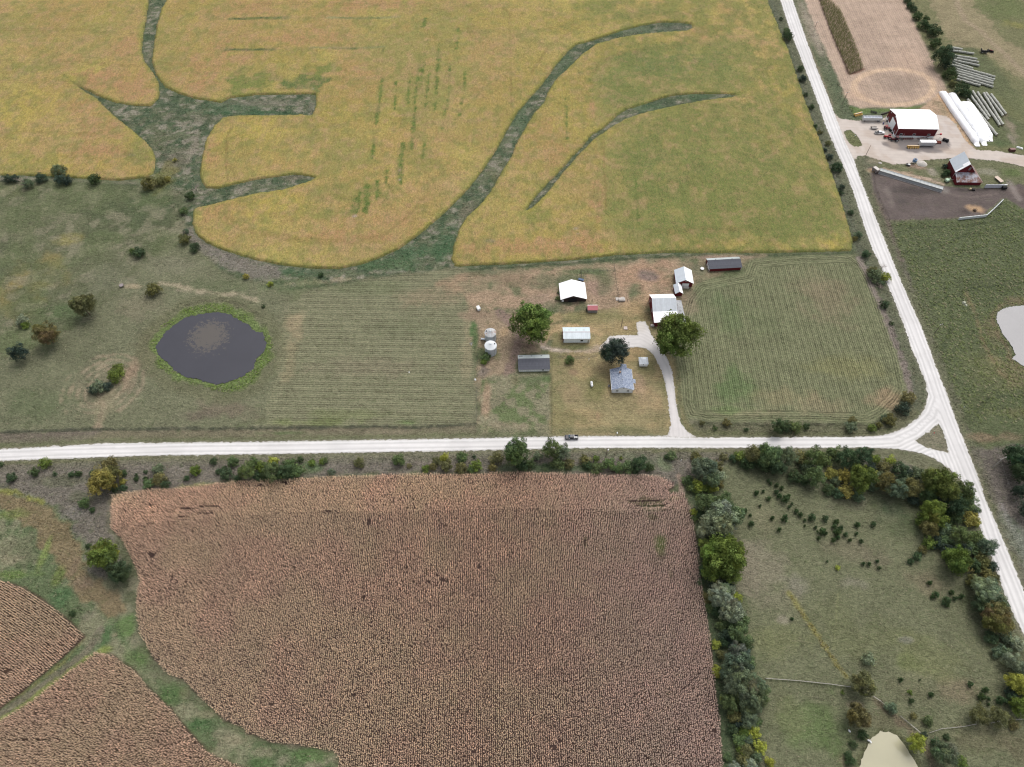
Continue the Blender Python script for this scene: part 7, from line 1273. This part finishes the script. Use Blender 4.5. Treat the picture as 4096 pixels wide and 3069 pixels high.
r = small('old_wagon', 'dark open hay rack wagon beyond the upper bale rows', 'wagon', 3935, 210, -8); MB().box(-2.4, 2.0, -1.3, 1.3, .7, .9).build('deck', GREYW, r); [MB().box(-2.4+4.3*k, -2.3+4.3*k, -1.3, 1.3, .9, 2.4).build('end_rack', DKMETAL, r) for k in (0, 1)]; MB().box(-2.3, 1.9, -1.35, -1.25, .9, 2.2).build('side_rack', DKMETAL, r); [wheel(r, x, s*1.1, .5) for x in (-1.5, 1.2) for s in (-1, 1)]
r = small('old_implement', 'rusty black implement right of the dark hay rack wagon', 'implement', 3960, 208, -30); MB().box(-2.2, 2.2, -.7, .7, .4, 1.2, .3, .3).build('frame', BLACKP, r); MB().box(-.6, 1.0, -.3, .3, 1.2, 1.5).build('rusty_top', MRED, r)
for lab, px, py, s in (('pale rock pile in the weeds right of the road by the dark ditch', 3856, 1212, 1.0), ('second pale rock right of the first in the weedy field', 3864, 1222, .7)):
    r = small('rock', lab, 'rock', px, py, 20); MB().cyl((0, 0), 1.1*s, -.1, .8*s, 'z', 7, .7*s).build('rock', flat('pale_rock', RGB(176, 178, 160), .95, 0, .2, 2), r)
for lab, px, py in (('white duck on the left bank of the silty pond, upper one', 3474, 2963), ('white duck at the water edge of the silty pond, lower one', 3481, 2969), ('white bird on the grass left of the silty pond', 3397, 2926)):
    r = small('duck', lab, 'duck', px, py, rnd.uniform(0, 300)); bd = MB(); bm = bmesh.new(); bmesh.ops.create_uvsphere(bm, u_segments=10, v_segments=7, radius=.5)
    for vv in bm.verts:
        x, y, z = vv.co; vv.co = (x*1.15 + (.25*max(0, -x)), y*.7, z*.62 + .36 + (.18 if x < -.3 else 0)*abs(x)); 
    me = bpy.data.meshes.new('body'); bm.to_mesh(me); bm.free(); me.materials.append(TRIM); o = bpy.data.objects.new('body', me); COL.objects.link(o); o.parent = r
    MB().bar((.42, 0, .5), (.6, 0, .85), .11, 7).bar((.55, 0, .86), (.72, 0, .86), .13, 7).build('head', TRIM, r); MB().bar((.72, 0, .85), (.9, 0, .82), .05, 5).build('bill', flat('orange_bill', RGB(214, 140, 50), .6), r)

# ------------------------------------------------------------------ silage bags
PLAST = flat('white_silage_plastic', RGB(250, 251, 253, .93), .35, 0, .04, .4, .4)
def bag(label, pts, rad):
    q = [P(a_, b_, 0) for a_, b_ in pts]; o0 = q[0]; dense = []
    for a_, b_ in zip(q, q[1:]):
        n = max(2, int((b_-a_).length/1.1)); dense += [a_.lerp(b_, k/n) for k in range(n)]
    dense.append(q[-1]); N_ = len(dense); m = MB(); n = 14; r = thing('silage_bag', label, 'silage bag', (o0.x, o0.y, 0), 0, 'white silage bags')
    for k, p in enumerate(dense):
        t = (dense[min(k+1, N_-1)] - dense[max(k-1, 0)]).normalized(); s_ = Vector((-t.y, t.x, 0)); e_ = min(k, N_-1-k); f = [.15, .6, .85, 1][min(e_, 3)]*(1 + rnd.uniform(-.04, .04))
        m.v += [tuple(p - o0 + s_*(rad*math.cos(math.pi*i/(n-1)))*max(f, .75) + Vector((0, 0, rad*1.15*f*max(0, math.sin(math.pi*i/(n-1)))**.8))) for i in range(n)]
    for k in range(N_-1): m.f += [(k*n+i, k*n+i+1, (k+1)*n+i+1, (k+1)*n+i) for i in range(n-1)]
    m.f += [tuple(range(n)), tuple(range((N_-1)*n+n-1, (N_-1)*n-1, -1))]; m.build('bag', PLAST, r, True)
    a_ = dense[-1]-o0; t = (dense[-1]-dense[-2]).normalized(); s_ = Vector((-t.y, t.x, 0)); MB().slab([tuple(a_ - s_*rad*.8 + t*.1 + Vector((0,0,.12))), tuple(a_ - s_*rad*.6 + t*1.6 + Vector((0,0,.12))), tuple(a_ + s_*rad*.6 + t*1.6 + Vector((0,0,.12))), tuple(a_ + s_*rad*.8 + t*.1 + Vector((0,0,.12)))][::-1], .1).build('folded_end', PLAST, r)
bag('long white silage bag nearest the machine shed', [(3764,368),(3786,402),(3814,446),(3840,482),(3862,513),(3888,548),(3907,580)], 2.25)
bag('second long white silage bag from the machine shed', [(3802,374),(3822,408),(3850,446),(3874,480),(3898,513),(3920,545),(3936,577)], 2.2)
bag('third white silage bag, shorter, with its far end further down', [(3848,408),(3870,434),(3896,470),(3920,508),(3940,542),(3948,560)], 1.9)
bag('fourth white silage bag, outermost beside the bale rows', [(3862,408),(3884,432),(3910,470),(3936,510),(3954,542),(3961,560)], 1.9)

# ------------------------------------------------------------------ round bales, every bale its own object
BALE = ribbed('net_wrapped_hay', RGB(200, 202, 194), .4, RGB(166, 162, 150), .95, 1, .2, .12, 0, .9, .45, .6)
m = MB(); m.cyl((0, .72), .72, -.66, 1.32, 'y', 14); bale0 = m.v, m.f; bm_ = bpy.data.meshes.new('round_bale'); bm_.from_pydata(m.v, [], m.f); bm_.materials.append(BALE); bm_.materials.append(flat('bale_end_straw', RGB(158, 146, 118), .95, 0, .3, 6)); bm_.polygons[14].material_index = 1; bm_.polygons[15].material_index = 1; bm_.update()
S0 = lambda x, y: (3700 + x*.2475, 150 + y*.2475)
rowsU = [((395,178),(565,202)), ((415,225),(760,275)), ((462,308),(808,362)), ((450,345),(832,412)), ((455,385),(850,468)), ((445,420),(745,512)), ((440,462),(1100,650)), ((495,522),(1095,695)), ((505,562),(1070,725)), ((520,605),(1072,765)), ((535,650),(1075,812)), ((515,692),(860,790))]
rowsL = [((690,1030),(1145,1585)), ((720,945),(1010,1335)), ((765,895),(1030,1295)), ((845,915),(1195,1430)), ((940,925),(1245,1420)), ((985,920),(1245,1275)), ((1065,945),(1290,1245))]
nb = 0
for gname, rw, far in (('upper bale stack', rowsU, 'from the top'), ('lower bale stack', rowsL, 'from the left')):
    for ri, (a_, b_) in enumerate(rw):
        p = P(*S0(*a_)); q = P(*S0(*b_)); d = q-p; n = max(2, int(d.length/1.42)); hd = math.atan2(d.y, d.x) - math.pi/2
        for k in range(n):
            if nb >= 292: break
            t = p + d*(k/(n-1)); o = bpy.data.objects.new('round_bale', bm_); COL.objects.link(o); o.location = (t.x + rnd.uniform(-.12, .12), t.y + rnd.uniform(-.12, .12), 0); s_ = rnd.uniform(.95, 1.06); o.scale = (s_, (d.length/(n-1))/1.36, s_); o.rotation_euler = (0, 0, hd + rnd.uniform(-.05, .05))
            tag(o, f'grey hay bale, {ordn(k)} in row {ordn(ri)} {far} of {gname}', 'hay bale', f'round bales in the {gname}'); nb += 1
